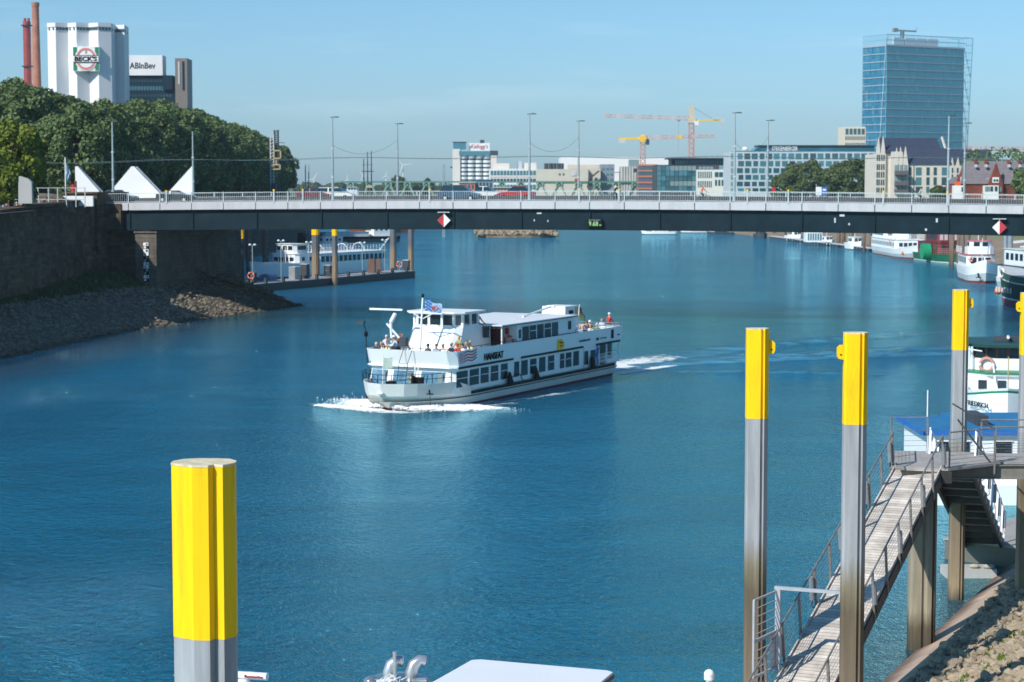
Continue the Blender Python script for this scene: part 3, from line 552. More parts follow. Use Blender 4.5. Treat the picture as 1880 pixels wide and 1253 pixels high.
def bicycle(p,rz,label):
    o=T('bicycle',label,'bicycle',p,rz,'bicycles on the bridge')
    for x in (-.52,.55):
        w_=MB().torus((0,0,.34),.33,.022,'y',20,5).build('wheel',BLACK,o,loc=(x,0,0)); m=MB()
        for k in range(6): m.beam((0,0,.34),(.31*math.cos(k*1.047),0,.34+.31*math.sin(k*1.047)),.006)
        m.build('spokes',LGREY,w_)
    f=MB(); 
    for a,b in (((-.52,0,.34),(-.05,0,.3)),((-.05,0,.3),(-.17,0,.85)),((-.52,0,.34),(-.15,0,.78)),((-.15,0,.78),(.36,0,.8)),((-.05,0,.3),(.38,0,.7)),((.35,0,.95),(.4,0,.62)),((.4,0,.62),(.55,0,.34))): f.tube([a,b],.022,6)
    f.build('frame',DGREY,o); MB().tube([(.34,-.24,.98),(.4,-.12,1.0),(.36,0,.97),(.4,.12,1.0),(.34,.24,.98)],.016,6).build('handlebar',GREYM,o)
    MB().ball((-.18,0,.88),.14,.08,.035).build('saddle',BLACK,o); MB().beam((-.05,-.12,.12),(-.05,.12,.48),.02).build('pedals',GREYM,o); return o
for px,y,f,sh,tr,hair,cap,lab,bl in ((1131,2.2,0,(.012,.014,.02),(.02,.02,.03),HAIRD,None,'cyclist in a black top bending over the handlebar on the bridge','black bicycle ridden by the cyclist in black'),
        (1290,2.0,0,(.7,.16,.06),(.05,.06,.08),HAIRB,None,'cyclist in an orange top with pale shoes on the bridge','bicycle ridden by the cyclist in orange'),
        (1690,2.0,0,(.35,.42,.3),(.03,.05,.08),HAIRD,None,'cyclist with a pale olive top and backpack near the gabled building','bicycle ridden past the gabled building')):
    c=on_bridge(px,360,y); t=(c-BO).dot(BD); p=BP(t,y,.02); bicycle(p,BRZ,bl); person('cycle',p+BD*-.17+Vector((0,0,-.02)),BRZ,sh,tr,hair,lab,'cyclists riding over the bridge')
# =====================================================================
# LEFT STREET FURNITURE
# =====================================================================
def PY(px,py,d): return PD(px,py,d)
# white zigzag hoarding (three panels with stepped slopes)
zz=T('zigzag_hoarding','row of bright white triangular hoarding panels with stepped edges beyond the bridge','hoarding',(0,250,0))
HB=M('hoarding_white',(.82,.83,.82),.6,nscale=.5,namt=.03)
def stepped(x0,z0,x1,z1,n=18):
    out=[]; 
    for k in range(n):
        xa=x0+(x1-x0)*k/n; xb=x0+(x1-x0)*(k+1)/n; za=z0+(z1-z0)*k/n; zb=z0+(z1-z0)*(k+1)/n
        out+=[(xa,za),(xb,za)] if z1<z0 else [(xa,zb),(xb,zb)]
    return out
D_=250.; q=lambda px,py:(UX(px,D_),ZZ(py,D_)); zb=9.0
a=q(139,306);b=q(182,352); MB().slab([(a[0],zb)]+[(a[0],a[1]+.0)]+stepped(a[0]+.25,a[1],b[0],b[1])+[(b[0],zb)],-.2,.2).build('triangular_panel',HB,zz)
l=q(210,345); m_=q(243,306); r_=q(294,357); MB().slab([(l[0],zb)]+stepped(l[0],l[1],m_[0],m_[1])+stepped(m_[0]+.2,m_[1],r_[0],r_[1],22)+[(r_[0],zb)],-.2,.2).build('triangular_panel',HB,zz)
l=q(312,352); m_=q(354,306); MB().slab([(l[0],zb)]+stepped(l[0],l[1],m_[0],m_[1])+[(m_[0],zb)],-.2,.2).build('triangular_panel',HB,zz)
for xa,ya,xb,yb in ((139,306,182,352),(246,306,294,357)):
    a,b=q(xa,ya),q(xb,yb); rings=MB()
    for k in range(22): 
        x=a[0]+(b[0]-a[0])*k/22+.2; z=a[1]+(b[1]-a[1])*k/22; rings.box(x,x+.22,.25,.9,z-.3,z-.02)
    rings.build('stepped_edge',LGREY,zz)
# concrete slab monument, flag, barriers, fence, tree
p=PY(48,372,188); o=MB().slab([(-.66,0),(.62,0),(.6,2.0),(.25,2.3),(-.55,2.55),(-.62,1.8)],-.3,.3).build('concrete_stele',CONC,None,loc=(p.x,p.y,p.z-.1)); tag(o,'rough pale concrete stele on the quay above the left wall','monument')
fp=T('flagpole','white flagpole with a limp pale blue flag left of the hoarding','flagpole',PY(121,372,225)); MB().tube([(0,0,-.6),(0,0,5.0)],.06,8).build('pole',WHITE,fp)
V=[];rg=[]
for k in range(9):
    z=4.9-k*.33; rg.append([(.06+(.62*(1-abs(k-4)/5))*j/5,.18*math.sin(j*1.9+k*.7),z-.1*j*(1 if k<5 else .3)) for j in range(6)])
MB().loft(rg,False).build('flag',M('flag_cloth',(.35,.5,.62),.8,nscale=1.5,namt=.3),fp)
for k,(px,c,n_) in enumerate(((131,RED,'red banner pole directly right of the pale blue flag'),(136,DRED,'dark red banner pole touching the left hoarding panel'))):
    o=T('banner_pole',n_,'banner',PY(px,372,228),0,'red banner poles'); MB().tube([(0,0,-.6),(0,0,2.0)],.05,6).build('pole',c,o); MB().box(.05,.35,-.03,.03,.9,2.0+k*.4).build('banner',c,o)
fn=T('quay_fence','pale metal site fence standing behind the concrete stele','fence',PY(60,372,210))
for k in range(12):
    x=-5.0+k*.95; MB().beam((x,0,-.5),(x-(.15 if k%3==0 else 0),0,1.55),.09).build('fence_post',RAIL,fn)
MB().beam((-5.2,0,1.5),(5.4,0,1.5),.06).beam((-5.2,0,.3),(5.4,0,.3),.06).build('fence_rail',RAIL,fn)
o=MB().rbox((0,0,.5),(4.6,.5,1.1)).build('white_barrier',HB,None,loc=PY(132,368,216)-Vector((0,0,.6))); tag(o,'low white barrier on the quay left of the abutment pillar','barrier')
mound=T('gravel_mound','low brown gravel mound behind the quay wall','mound',PY(82,372,212)); mm=MB()
mm.loft([[(r*math.cos(k*.52)*2.2,r*math.sin(k*.52)*1.3,z) for k in range(12)] for r,z in ((1.5,-1),(1.2,.2),(.8,.75),(.3,.95))],True,False,True); mm.build('heap',M('gravel_brown',(.13,.1,.075),.95,nscale=2,namt=.3,bump=.5),mound)
for k,(px,c) in enumerate(((24,(.75,.75,.7)),(31,(.7,.7,.7)),(12,(.03,.04,.06)),(19,(.3,.05,.05)))):
    p=PY(px,382,203+k); person('stand',(p.x,p.y,p.z-1.2),.3*k,c,(.04,.05,.08),[HAIRD,HAIRG,HAIRD,HAIRB][k],['person in a white top walking on the quay beside the stele','second person in pale clothes close to the concrete stele','person in dark clothes behind the site fence','person in a red top at the far left of the quay'][k],'people on the left quay')
# =====================================================================
# TREES
# =====================================================================
def crown_mesh(name,rx,rz,nl,leaf,seed,lobes=70,lr=(.16,.3),pointy=0):
    g=np.random.default_rng(seed); C=[];Nn=[];S=[]
    for i in range(lobes):
        v=g.normal(size=3); v/=np.linalg.norm(v); q=g.uniform(.55,.86)**.8
        c=v*np.array([rx,rx,rz])*q; 
        if pointy: c[:2]*=1-pointy*max(0,c[2]/rz)
        r=g.uniform(*lr)*rx; k=max(8,int(nl/lobes*(r/(.23*rx))**2))
        d=g.normal(size=(k,3)); d/=np.linalg.norm(d,axis=1)[:,None]; d=d+v*.55; d/=np.linalg.norm(d,axis=1)[:,None]
        C.append(c+d*r*g.uniform(.75,1.12,(k,1))*np.array([1,1,.85])); Nn.append(d+g.normal(size=(k,3))*.55); S.append(leaf*g.uniform(.6,1.3,k))
    C=np.concatenate(C);Nn=np.concatenate(Nn);S=np.concatenate(S); Nn/=np.linalg.norm(Nn,axis=1)[:,None]
    a=np.cross(Nn,g.normal(size=Nn.shape)); a/=np.linalg.norm(a,axis=1)[:,None]; b=np.cross(Nn,a)
    C[:,2]+=0; q=S[:,None]
    V=np.stack([C-a*q*.5-b*q*.35,C+a*q*.5-b*q*.4+Nn*q*.12,C+a*q*.45+b*q*.4,C-a*q*.4+b*q*.45+Nn*q*.1],1).reshape(-1,3)
    me=bpy.data.meshes.new(name); me.from_pydata(V.tolist(),[],np.arange(len(V)).reshape(-1,4).tolist()); return me
def trunk_mb(h,r,seed,spread):
    g=random.Random(seed); m=MB(); m.tube([(0,0,-.5),(0,0,h*.35),(.1,.05,h*.7)],[r*1.3,r,r*.6],8)
    for k in range(7):
        a=k*.9+g.random(); z=h*(.32+.05*k); m.tube([(0,0,z),(spread*.3*math.cos(a),spread*.3*math.sin(a),z+h*.14),(spread*.62*math.cos(a),spread*.62*math.sin(a),z+h*.3)],[r*.5,r*.3,r*.12],6)
    return m
def tree_proto(name,label,h,rx,rz,nl,leaf,seed,mat,lobes=70,pointy=0,lr=(.16,.3)):
    o=T(name,label,'tree'); trunk_mb(h,h*.022,seed,rx).build('trunk',BARK,o)
    obj('crown',crown_mesh('crown',rx,rz,nl,leaf,seed,lobes,lr,pointy),mat,o,None,(0,0,h-rz)); return o
LT=[tree_proto('linden_tree','tall dense green tree in the riverside row',18,6.6,8.2,17000,.40,s,LEAF,110) for s in range(5)]
GR='tall trees in the riverside row'; first=True; pos=[]
def toph(px): return np.interp(px,[-100,0,60,120,200,300,345,400,440,500,535,560,575],[148,150,158,184,191,190,200,223,235,262,300,330,356])
for r_,off in enumerate((0,9,19)):
    for k in range(24):
        y=262+k*12.2+off*.9+random.uniform(-1.5,1.5); x=-57-off*1.15+random.uniform(-1,1)-(0 if k<14 else (k-14)*.75)
        px=940+F*x/y
        if px<-90: continue
        pos.append((x,y,px,r_,k))
i=0
for x,y,px,r_,k in pos:
    zt=14.4+(340-toph(px+0))*y/F; 
    if r_>0: zt=min(zt,14.4+(340-toph(px))*y/F)
    h=min(zt-9,27)
    if h<6: continue
    src=LT[i%5]; s=h/18
    loc=(x,y,9.0)
    if i<5: o=src; o.location=loc; o.rotation_euler=(0,0,random.uniform(0,6)); o.scale=(min(s*1.05,1.25),min(s*1.05,1.25),s)
    else: o=dup(src,loc,random.uniform(0,6),None,(min(s*1.05,1.25),min(s*1.05,1.25),s))
    o['label']='tall dense green tree in the long riverside row beyond the bridge'; o['group']=GR; i+=1
print('trees',i)
t=tree_proto('plane_tree','bright yellow-green tree at the left edge above the quay wall',9,3.6,4.2,9000,.33,21,LEAFY,70); t.location=(UX(20,200),200,ZZ(222,200)-9)
for k,(px,top,dd,wd,lab) in enumerate(((1482,300,620,8.3,'broad green tree left of the rounder tree beside the hotel'),(1562,290,600,7.8,'round green tree touching the gabled building'),(1440,318,640,4.8,'small green tree at the left of the pair below the hotel'),(1725,342,545,2.6,'small bush-like tree in front of the gabled building'),(1888,300,460,3.6,'light green tree at the right edge by the red houses'),(1660,0,0,0,''))[:5]):
    h=ZZ(top,dd)-8; zc=7.2
    t=tree_proto('green_tree',lab,h,wd,min(h*.48,wd*1.05) if k<3 else h*.4,9000 if k<3 else 3500,.55 if k<3 else .5,40+k,LEAFD if k!=4 else LEAF,55); t.location=(UX(px,dd),dd,8.2); t['group']='trees on the right bank'
# =====================================================================
# SKYLINE
# =====================================================================
class Bd:
    def __init__(s,name,label,cat,px0,px1,D,rz=0,group=None):
        s.D=D; s.cx=(UX(px0,D)+UX(px1,D))/2; s.w=UX(px1,D)-UX(px0,D); s.o=T(name,label,cat,(s.cx,D,0),rz,group); s._w={}
    def x(s,px): return UX(px,s.D)-s.cx
    def z(s,py): return ZZ(py,s.D)
    def box(s,name,px0,px1,py0,py1,mat,y0=0,y1=10,label=None,par=None):
        z0=s.z(py1) if py1 is not None else 5.0
        return MB().box(s.x(px0),s.x(px1),y0,y1,z0,s.z(py0)).build(name,mat,par or s.o,label)
    def win(s,x,z,w,h,mat=None,y=-.06,name='window',t=.12,par=None):
        mat=mat or GLASS; k=(round(w,2),round(h,2),mat.name,name)
        if k not in s._w: s._w[k]=MB().box(-w/2,w/2,-t/2,t/2,-h/2,h/2).mesh(name); s._w[k].materials.append(mat)
        return obj(name,s._w[k],None,par or s.o,None,(x,y,z))
    def wins(s,px0,px1,py0,py1,nx,ny,fx=.6,fy=.6,mat=None,y=-.06,mats=None,name='window'):
        x0,x1,z0,z1=s.x(px0),s.x(px1),s.z(py1),s.z(py0); dx=(x1-x0)/nx; dz=(z1-z0)/ny
        for i in range(nx):
            for j in range(ny): s.win(x0+dx*(i+.5),z0+dz*(j+.5),dx*fx,dz*fy,random.choice(mats) if mats else mat,y,name)
HWIN=M('hazy_window',(.03,.07,.09),.15,spec=.8); HWIN2=M('mirror_window',(.06,.17,.2),.12,spec=1); HWIN3=M('curtained_window',(.2,.27,.28),.4)
SILO=M('corrugated_white',(.74,.75,.75),.6,nscale=.15,namt=.06,grime=.08,stretch=(1,1,.2))
# --- brewery silo
b=Bd('grain_silo','tall white corrugated silo block with folded facades and a big square sign','silo',88,237,600)
S_=F/600; L_=[]
px=[88,102,125,141,164,181,205,213,229,237]
pts=[(88,0),(103,-2.2),(126,0),(141,-2.2),(164,0),(181,-2.2),(205,-.2),(213,7.5),(229,6),(237,17)]
bx=lambda a,y: UX(a,600+y,110)-b.cx
poly=[(bx(a,y),y) for a,y in pts]+[(bx(88,0),17)]
m=MB().prism(poly,5,b.z(57)); m.build('silo_wall',SILO,b.o)
poly2=[(bx(a,y)*1.004,y-.25) for a,y in pts]+[(bx(88,0)-.2,17)]
MB().prism(poly2,b.z(50.5),b.z(43)).build('parapet',SILO,b.o)
MB().prism(poly,b.z(57),b.z(50.5)).build('attic_storey',SILO,b.o)
for (a,ya),(c,yc) in zip(pts[:-1],pts[1:]):
    n_=4 if c-a>15 else 2
    for k in range(n_):
        t=(k+.5)/n_; xa_,xc_=bx(a,ya),bx(c,yc); x=xa_+(xc_-xa_)*t; y=ya+(yc-ya)*t; an=math.atan2(yc-ya,xc_-xa_)
        MB().rbox((0,0,0),(.75 if c-a>15 else .5,.3,.8),0).build('attic_window',HWIN,b.o,loc=(x,y,b.z(53.8)),rz=an)
sg=T('brewery_sign','square green-edged sign with red ring and BECK\'S lettering on the white silo','sign',(UX(158,597,110),600-3.0,ZZ(109.5,600)),0)
MB().box(-3.9,3.9,0,1.6,-3.6,3.6).build('panel',WHITE,sg)
for s_ in (-1,1): MB().box(3.2*s_-.55,3.2*s_+.55,-.08,0,-3.4,3.4).build('green_edge',GREEN,sg)
def ring(a,bb,w,mat,name,y0,y1,par,n=36):
    r1=[[(q*math.cos(2*math.pi*k/n)*a,y,q*math.sin(2*math.pi*k/n)*bb) for k in range(n)] for q,y in ((1,y0),(1-w,y0),(1-w,y1),(1,y1),(1,y0))]
    return MB().loft(r1,True).build(name,mat,par)
MB().slab([(3.3*math.cos(k*.175),3.5*math.sin(k*.175)) for k in range(36)],-.16,-.08).build('white_oval',WHITE,sg)
ring(2.9,3.2,.2,M('pale_red',(.62,.2,.17),.5),'red_ring',-.25,-.16,sg)
MB().box(-3.7,3.7,-.34,-.25,-.95,.95).build('band',WHITE,sg); MB().box(-3.7,3.7,-.38,-.34,.85,1.05).build('band_line',BLACK,sg); MB().box(-3.7,3.7,-.38,-.34,-1.1,-.9).build('band_line',BLACK,sg)
lettering("BECK'S",6.6,1.45,BLACK,sg,(0,-.42,0),bold=.04)
MB().box(-.25,.25,-.3,-.2,1.6,2.6).build('key_emblem',M('faint_red',(.6,.3,.28),.5),sg)
# chimneys
c=T('brick_chimney','tall tapering brick chimney left of the white silo','chimney',(UX(66,620,70),620,0)); zt=ZZ(5,620)
MB().tube([(0,0,5),(0,0,zt-1.2),(0,0,zt-1.2),(0,0,zt)],[1.9,1.05,1.2,1.2],16).build('shaft',M('chimney_brick',(.4,.17,.11),.85,nscale=.5,namt=.2,grime=.2),c,smooth=True)
c=T('steel_chimney','shorter dark red steel chimney with two flues and platforms','chimney',(UX(50,610,90),610,0)); zt=ZZ(40,610); CR=M('oxide_red',(.3,.05,.045),.5,nscale=.5,namt=.15)
MB().tube([(0,0,5),(0,0,zt)],1.15,14).build('shaft',CR,c,smooth=True)
for s_ in (-.55,.55): MB().tube([(s_,0,zt),(s_,0,zt+1.0)],.4,10).build('flue',CR,c)
for py in (47,122): MB().tube([(0,0,ZZ(py,610)-.2),(0,0,ZZ(py,610)+.1)],1.7,14).build('platform',DGREY,c)
# brewery offices
b=Bd('office_block','dark brewery office block with a white lettered sign box on its roof','building',237,348,640)
DK=M('dark_cladding',(.004,.022,.04),.5,spec=.2,nscale=.1,namt=.15)
b.box('wall',230,328,140,None,DK,0,14); b.box('sign_box',237,302,102,139,SILO,-.8,6); b.box('tower',326,348,108,None,M('brown_cladding',(.2,.17,.15),.6,nscale=.2,namt=.1),-2,8)
b.box('stair_tower',302,320,139,165,DK,-1,7); b.wins(238,304,158,167,12,1,.7,.85,HWIN2); b.wins(238,318,146,153,14,1,.6,.6,HWIN); b.wins(238,318,172,180,14,1,.6,.6,HWIN)
b.win(b.x(333),b.z(135),.5,7,LGREY,-2.1,'light_strip'); b.win(b.x(341),b.z(140),.6,9,DK,-2.1,'dark_strip')
lettering('ABInBev',b.x(288)-b.x(241),1.9,DGREY,b.o,(b.x(265.5),-.86,b.z(121)),bold=.02)
# --- cereal silos
b=Bd('cereal_silo','pale silo tower with banded round silos and a white roof sign in red script','silo',831,914,950)
PS=M('pale_silo',(.66,.6,.54),.7,nscale=.1,namt=.05); WS=M('silo_white',(.72,.72,.7),.6,nscale=.1,namt=.04); TEAL=M('teal_glazing',(.06,.2,.25),.25,spec=.8)
b.box('side_tower',831,845,274,None,PS,0,18); b.box('tower_cap',832,855,262,274,TEAL,1,10); b.box('tower_cap_roof',831,856,260.5,262,DGREY,.8,10.2)
b.box('top_floor',843,912,278,285,TEAL,-.3,18); b.box('core',845,902,285,None,WS,2.5,18); b.box('end_wall',901,912,285,None,PS,-.3,18); b.box('end_cap',900,914,277,285,DGREY,-.6,18.2)
r_=(b.x(858)-b.x(844))/2
for k in range(4):
    cx=b.x(851+k*14.2); MB().tube([(cx,2.2,5),(cx,2.2,b.z(285))],r_,18).build('round_silo',WS,b.o,smooth=True)
    for j in range(8):
        z=b.z(293+j*7.6); MB().tube([(cx,2.2,z-.38),(cx,2.2,z+.38)],r_+.06,18,False).build('window_band',HWIN,b.o,smooth=True)
b.box('sign_board',861,899,263,277,WHITE,3,3.6); lettering("Kellogg's",b.x(896)-b.x(864),2.6,RED,b.o,(b.x(880),2.95,b.z(270)),bold=.01,shear=.25); b.box('lift_head',881,889,257,263,DGREY,4,7)
b.box('gallery',827,831,306,309,DGREY,2,4)
# --- long office
b=Bd('office_building','low long office with white framed window rows right of the cereal silos','building',898,986,930)
b.box('wall',898,986,310,None,WS,0,16); b.wins(900,984,312,324,14,1,.8,.7,HWIN2); b.wins(900,984,327,336,14,1,.8,.7,HWIN); b.wins(900,984,338,350,14,1,.8,.75,HWIN2)
b.box('plant_room',905,935,300,310,PS,4,10); b.box('plant_room',960,985,299,310,PS,4,10); b.box('roof_tank',952,958,296,310,LGREY,3,6); b.box('red_band',900,984,325,326,M('brick_band',(.4,.2,.15),.7),-.1,0)
b=Bd('factory_building','beige factory block with dark roof tanks left of the lattice truss','building',985,1103,900)
b.box('wall',985,1080,311,None,TAN,0,20); b.box('rear_block',1046,1110,302,None,TAN,21,34); b.box('side_block',1080,1103,311,None,TAN,2,20)
for px_ in (1003,1011,1018,1026,1032): MB().tube([(b.x(px_),6,b.z(311)),(b.x(px_),6,b.z(300))],.95,10).build('roof_tank',DGREY,b.o,smooth=True)
b.wins(1024,1038,318,323,2,1,.4,.8,HWIN); b.wins(1070,1100,326,332,3,1,.4,.8,HWIN,y=1.9); b.wins(1070,1100,337,343,3,1,.4,.8,HWIN,y=1.9); b.box('red_box',1055,1059,328,334,RED,-.5,0); b.box('poster',1050,1057,317,323,LGREY,-.3,0)
m=MB(); m.beam((b.x(1080),-.4,b.z(330)),(b.x(1100),-.4,b.z(314)),.7).beam((b.x(1078),-.4,b.z(345)),(b.x(1083),-.4,b.z(318)),.4); m.build('conveyor',DGREY,b.o)
b=Bd('plant_block','grey slatted plant block with stair frames beside the beige factory','building',1103,1128,905)
b.box('wall',1103,1128,302,None,M('grey_slats',(.22,.25,.3),.6,nscale=.3,namt=.15),0,14); b.wins(1104,1127,306,345,3,4,.6,.4,HWIN2)
b=Bd('warehouse','huge plain white warehouse behind the factories','building',1030,1232,1150)
b.box('wall',1030,1232,289,None,M('warehouse_white',(.8,.8,.79),.6,nscale=.05,namt=.02),0,60); b.box('red_line',1108,1140,316,317,M('pink_line',(.5,.25,.22),.6),-.2,0)
b=Bd('concrete_silo','row of ribbed grey concrete silos in front of the white warehouse','silo',1140,1174,900)
b.box('wall',1140,1174,306,None,CONC,1,14)
for k in range(7): x=b.x(1142.4+k*4.9); MB().tube([(x,1,5),(x,1,b.z(306))],1.2/2+.1,10).build('silo_rib',CONC,b.o,smooth=True)
b.win(b.x(1166),b.z(313),1.6,1.6,HWIN,.3); b.box('roof_cabin',1156,1174,293,306,HWIN3,3,10)
b=Bd('office_building','red and grey banded office beneath the yellow crane','building',1173,1206,860)
RB_=M('terracotta',(.5,.17,.1),.7,nscale=.2,namt=.1); b.box('wall',1173,1206,302,None,M('slate',(.1,.12,.17),.5),0,12)
for py in (302,312.5,323,334,345): b.box('terracotta_band',1172.5,1206.5,py,py+3.2,RB_,-.3,12.3)
b.wins(1174,1205,306,311,5,1,.7,.8,HWIN2); b.wins(1174,1205,316.5,321,5,1,.7,.8,HWIN2)
b=Bd('office_building','dark teal glass office with a flat overhanging roof and white corner facade','building',1205,1340,800)
TG=M('teal_glass',(.025,.1,.13),.1,nscale=.08,namt=.4,spec=1); b.box('upper_floor',1234,1336,292,304,DK,3,20); b.box('flat_roof',1227,1338,290,292.2,DGREY,1,22); b.box('wall',1205,1320,303,None,DGREY,.4,24)
for i in range(9):
    for j in range(5): 
        xa=1206+i*8; ya=305+j*9.3
        b.win(b.x(xa+4),b.z(ya+4.4),b.x(7.2)-b.x(0),1.85,random.choice([TG,TG,HWIN2,TEAL]) if j not in(0,3) or i<3 else HWIN3,.3)
b.wins(1282,1310,306,311,4,1,.8,.9,HWIN3,y=.3); b.wins(1240,1334,294,302,22,1,.55,.9,HWIN2,y=2.9)
WF=M('white_facade',(.72,.71,.66),.6,nscale=.2,namt=.04); b.box('white_wing',1278,1308,312,None,WF,-3,.35); b.box('white_wing',1308,1338,312,None,WF,-3,.35); 
b.wins(1279,1306,315,328,8,1,.45,.9,HWIN,y=-3.05); b.wins(1279,1306,332,345,8,1,.45,.9,HWIN,y=-3.05); b.wins(1310,1334,316,326,3,1,.85,.9,TG,y=-3.05); b.wins(1310,1334,330,342,4,1,.6,.9,TG,y=-3.05); b.box('roof_box',1320,1338,304,312,HWIN3,-2,4)
# --- hotel
b=Bd('hotel','long grey framed hotel with rows of glass windows and a sloped glazed top','hotel',1338,1606,700)
HF=M('hotel_frame',(.46,.52,.56),.6,nscale=.1,namt=.05); b.box('wall',1338,1606,279,None,HF,.0,18)
rows=[(282,292.5),(296,305.5),(309,318),(321.5,330),(334,342),(346,353)]
for j,(a,c) in enumerate(rows):
    xo=1352+(0 if j%2==0 else 2); n_=19
    for i in range(n_):
        wpx=(10.5 if (i+j)%3 else 8.5); xx=xo+i*13.4
        if xx+10>1604: continue
        b.win(b.x(xx+6),b.z((a+c)/2),b.x(wpx)-b.x(0),b.z(a)-b.z(c),random.choice([TG,TG,HWIN,HWIN2,TEAL]),-.05)
for j,(a,c) in enumerate(rows): b.win(b.x(1345),b.z((a+c)/2),b.x(7)-b.x(0),b.z(a)-b.z(c),HWIN3,-.05)
m=MB(); z0,z1=b.z(279),b.z(268.5); x0,x1=b.x(1382),b.x(1606)
m.add([(x0,1,z0),(x1,1,z0),(x1,1.5,z1),(x0+2.2,1.5,z1),(x0,14,z0),(x1,14,z0),(x1,13,z1),(x0+2.2,13,z1)],[(0,1,2,3),(7,6,5,4),(0,3,7,4),(1,5,6,2),(3,2,6,7)]); m.build('roof_storey',TG,b.o)
MB().box(x0+2,x1+.3,.8,14,z1,z1+.35).build('roof_edge',DGREY,b.o); b.box('low_roof',1350,1386,277.5,279,DGREY,.5,16)
lettering('STEIGENBERGER',b.x(1465)-b.x(1418),1.5,WHITE,b.o,(b.x(1441),1.0,b.z(273)),bold=.01)
MB().ball((b.x(1371),6,b.z(274)),1.1,.5,.9).build('satellite_dish',WHITE,b.o)
b=Bd('office_tower','cream tower block with a window grid behind the hotel','building',1548,1588,900)
b.box('wall',1548,1588,233,None,M('cream_stone',(.66,.6,.5),.7),0,16); b.wins(1550,1587,236,248,5,1,.75,.9,TG); b.wins(1550,1587,250,258,10,1,.5,.85,HWIN); b.wins(1550,1587,262,270,10,1,.5,.85,HWIN); b.wins(1550,1587,273,280,10,1,.5,.85,HWIN)
# --- glass tower
tx,ty=UX(1627,975,160),975; TR=math.atan2(25,43); t=T('glass_tower','tall blue glass office tower with a leaning lattice side frame','skyscraper',(tx,ty,0),TR)
zt=14.4+274*975/F; zb=6; Wd,Dp=49.5,17.5
GT=bpy.data.materials.new('tower_glass'); GT.use_nodes=True; n=GT.node_tree; bb=n.nodes['Principled BSDF']; bb.inputs['Roughness'].default_value=.3; bb.inputs['Specular IOR Level'].default_value=.4
tcn=n.nodes.new('ShaderNodeTexCoord'); mpn=n.nodes.new('ShaderNodeMapping'); mpn.inputs['Scale'].default_value=(1/1.24,1/1.24,1/3.75); vz=n.nodes.new('ShaderNodeVectorMath'); vz.operation='FLOOR'; wn=n.nodes.new('ShaderNodeTexWhiteNoise'); rr=n.nodes.new('ShaderNodeValToRGB')
rr.color_ramp.elements[0].color=(.003,.085,.19,1); rr.color_ramp.elements[1].color=(.012,.22,.38,1); e=rr.color_ramp.elements.new(.93); e.color=(.03,.2,.32,1); e=rr.color_ramp.elements.new(.95); e.color=(.16,.2,.24,1); rr.color_ramp.elements[-1].color=(.2,.22,.26,1)
for a_,b_ in ((tcn.outputs['Object'],mpn.inputs[0]),(mpn.outputs[0],vz.inputs[0]),(vz.outputs[0],wn.inputs[0]),(wn.outputs[0],rr.inputs[0]),(rr.outputs[0],bb.inputs['Base Color'])): n.links.new(a_,b_)
top=zt-(21/F*975)
MB().box(0,Wd,0,Dp,zb,top).build('glass_block',GT,t)
MUL=M('mullion',(.12,.38,.52),.5)
m=MB()
for k in range(60): m.box(k*.83-.08,k*.83+.08,-.32,0,zb,top)
for k in range(15): m.box(-.25,0,k*1.2-.06,k*1.2+.06,zb,top)
m.build('mullions',MUL,t)
for k in range(19):
    z=top-k*3.75
    if z>zb: MB().box(-.35,Wd+.3,-.35,Dp+.3,z-.22,z+(.2 if k else .6)).build('storey_band',M('storey_band',(.3,.38,.46),.5) if k==0 else bpy.data.materials['storey_band'],t)
# crown screen, right lattice
m=MB()
for k in range(47): x=k*1.06; m.box(x-.06,x+.06,-.3,-.15,top,zt)
for k in range(15): y=k*1.2; m.box(-.3,-.15,y-.06,y+.06,top,zt)
for z in (zt-.3,top+2.6): m.box(-.3,Wd+1,-.32,-.12,z,z+.3).box(-.32,-.12,-.3,Dp,z,z+.3)
m.build('crown_screen',MUL,t)
for k in range(4): MB().box(7+k*7.2,13.6+k*7.2,3,4,top+1,zt-1.2).build('plant_screen',LGREY,t)
m=MB(); xr=Wd
ztop=zt; xt=Wd+5.2; xb_=Wd+1.6
for y in (-.2,Dp*.55):
    m.beam((xt,y,ztop),(xb_,y,zb+2),.32); m.beam((xr,y,ztop),(xt,y,ztop),.2)
    for k in range(20):
        z=ztop-k*3.6; f=(ztop-z)/(ztop-zb); xx=xt+(xb_-xt)*f
        if z>zb: m.beam((xr,y,z),(xx,y,z),.12); m.beam((xx,-.2,z),(xx,Dp*.55,z),.1)
    for k in range(5): 
        z=ztop-6-k*14; f=(ztop-z)/(ztop-zb); f2=min(1,(ztop-z+14)/(ztop-zb)); m.beam((xr,y,z),(xt+(xb_-xt)*f2,y,z-14),.25)
for q in (.25,.5,.75): m.beam((xr+(xt-xr)*q,-.2,ztop),(xr+(xb_-xr)*q,-.2,zb),.1)
m.build('side_lattice',MUL,t)
MB().beam((-.6,-.6,zt),(-.4,5.2,zb+8),.35).build('diagonal_frame',M('pale_frame',(.35,.5,.55),.5),t)
m=MB(); m.box(10,24,6,7,zt+2.2,zt+2.9); m.box(14.5,16,5.8,7.2,zt-2,zt+2.3); m.box(9.2,12,5.8,7.2,zt+1.8,zt+3.6); m.beam((23,6.5,zt+2.9),(25,6.5,zt+4.4),.15); m.build('facade_crane',GREYM,t)
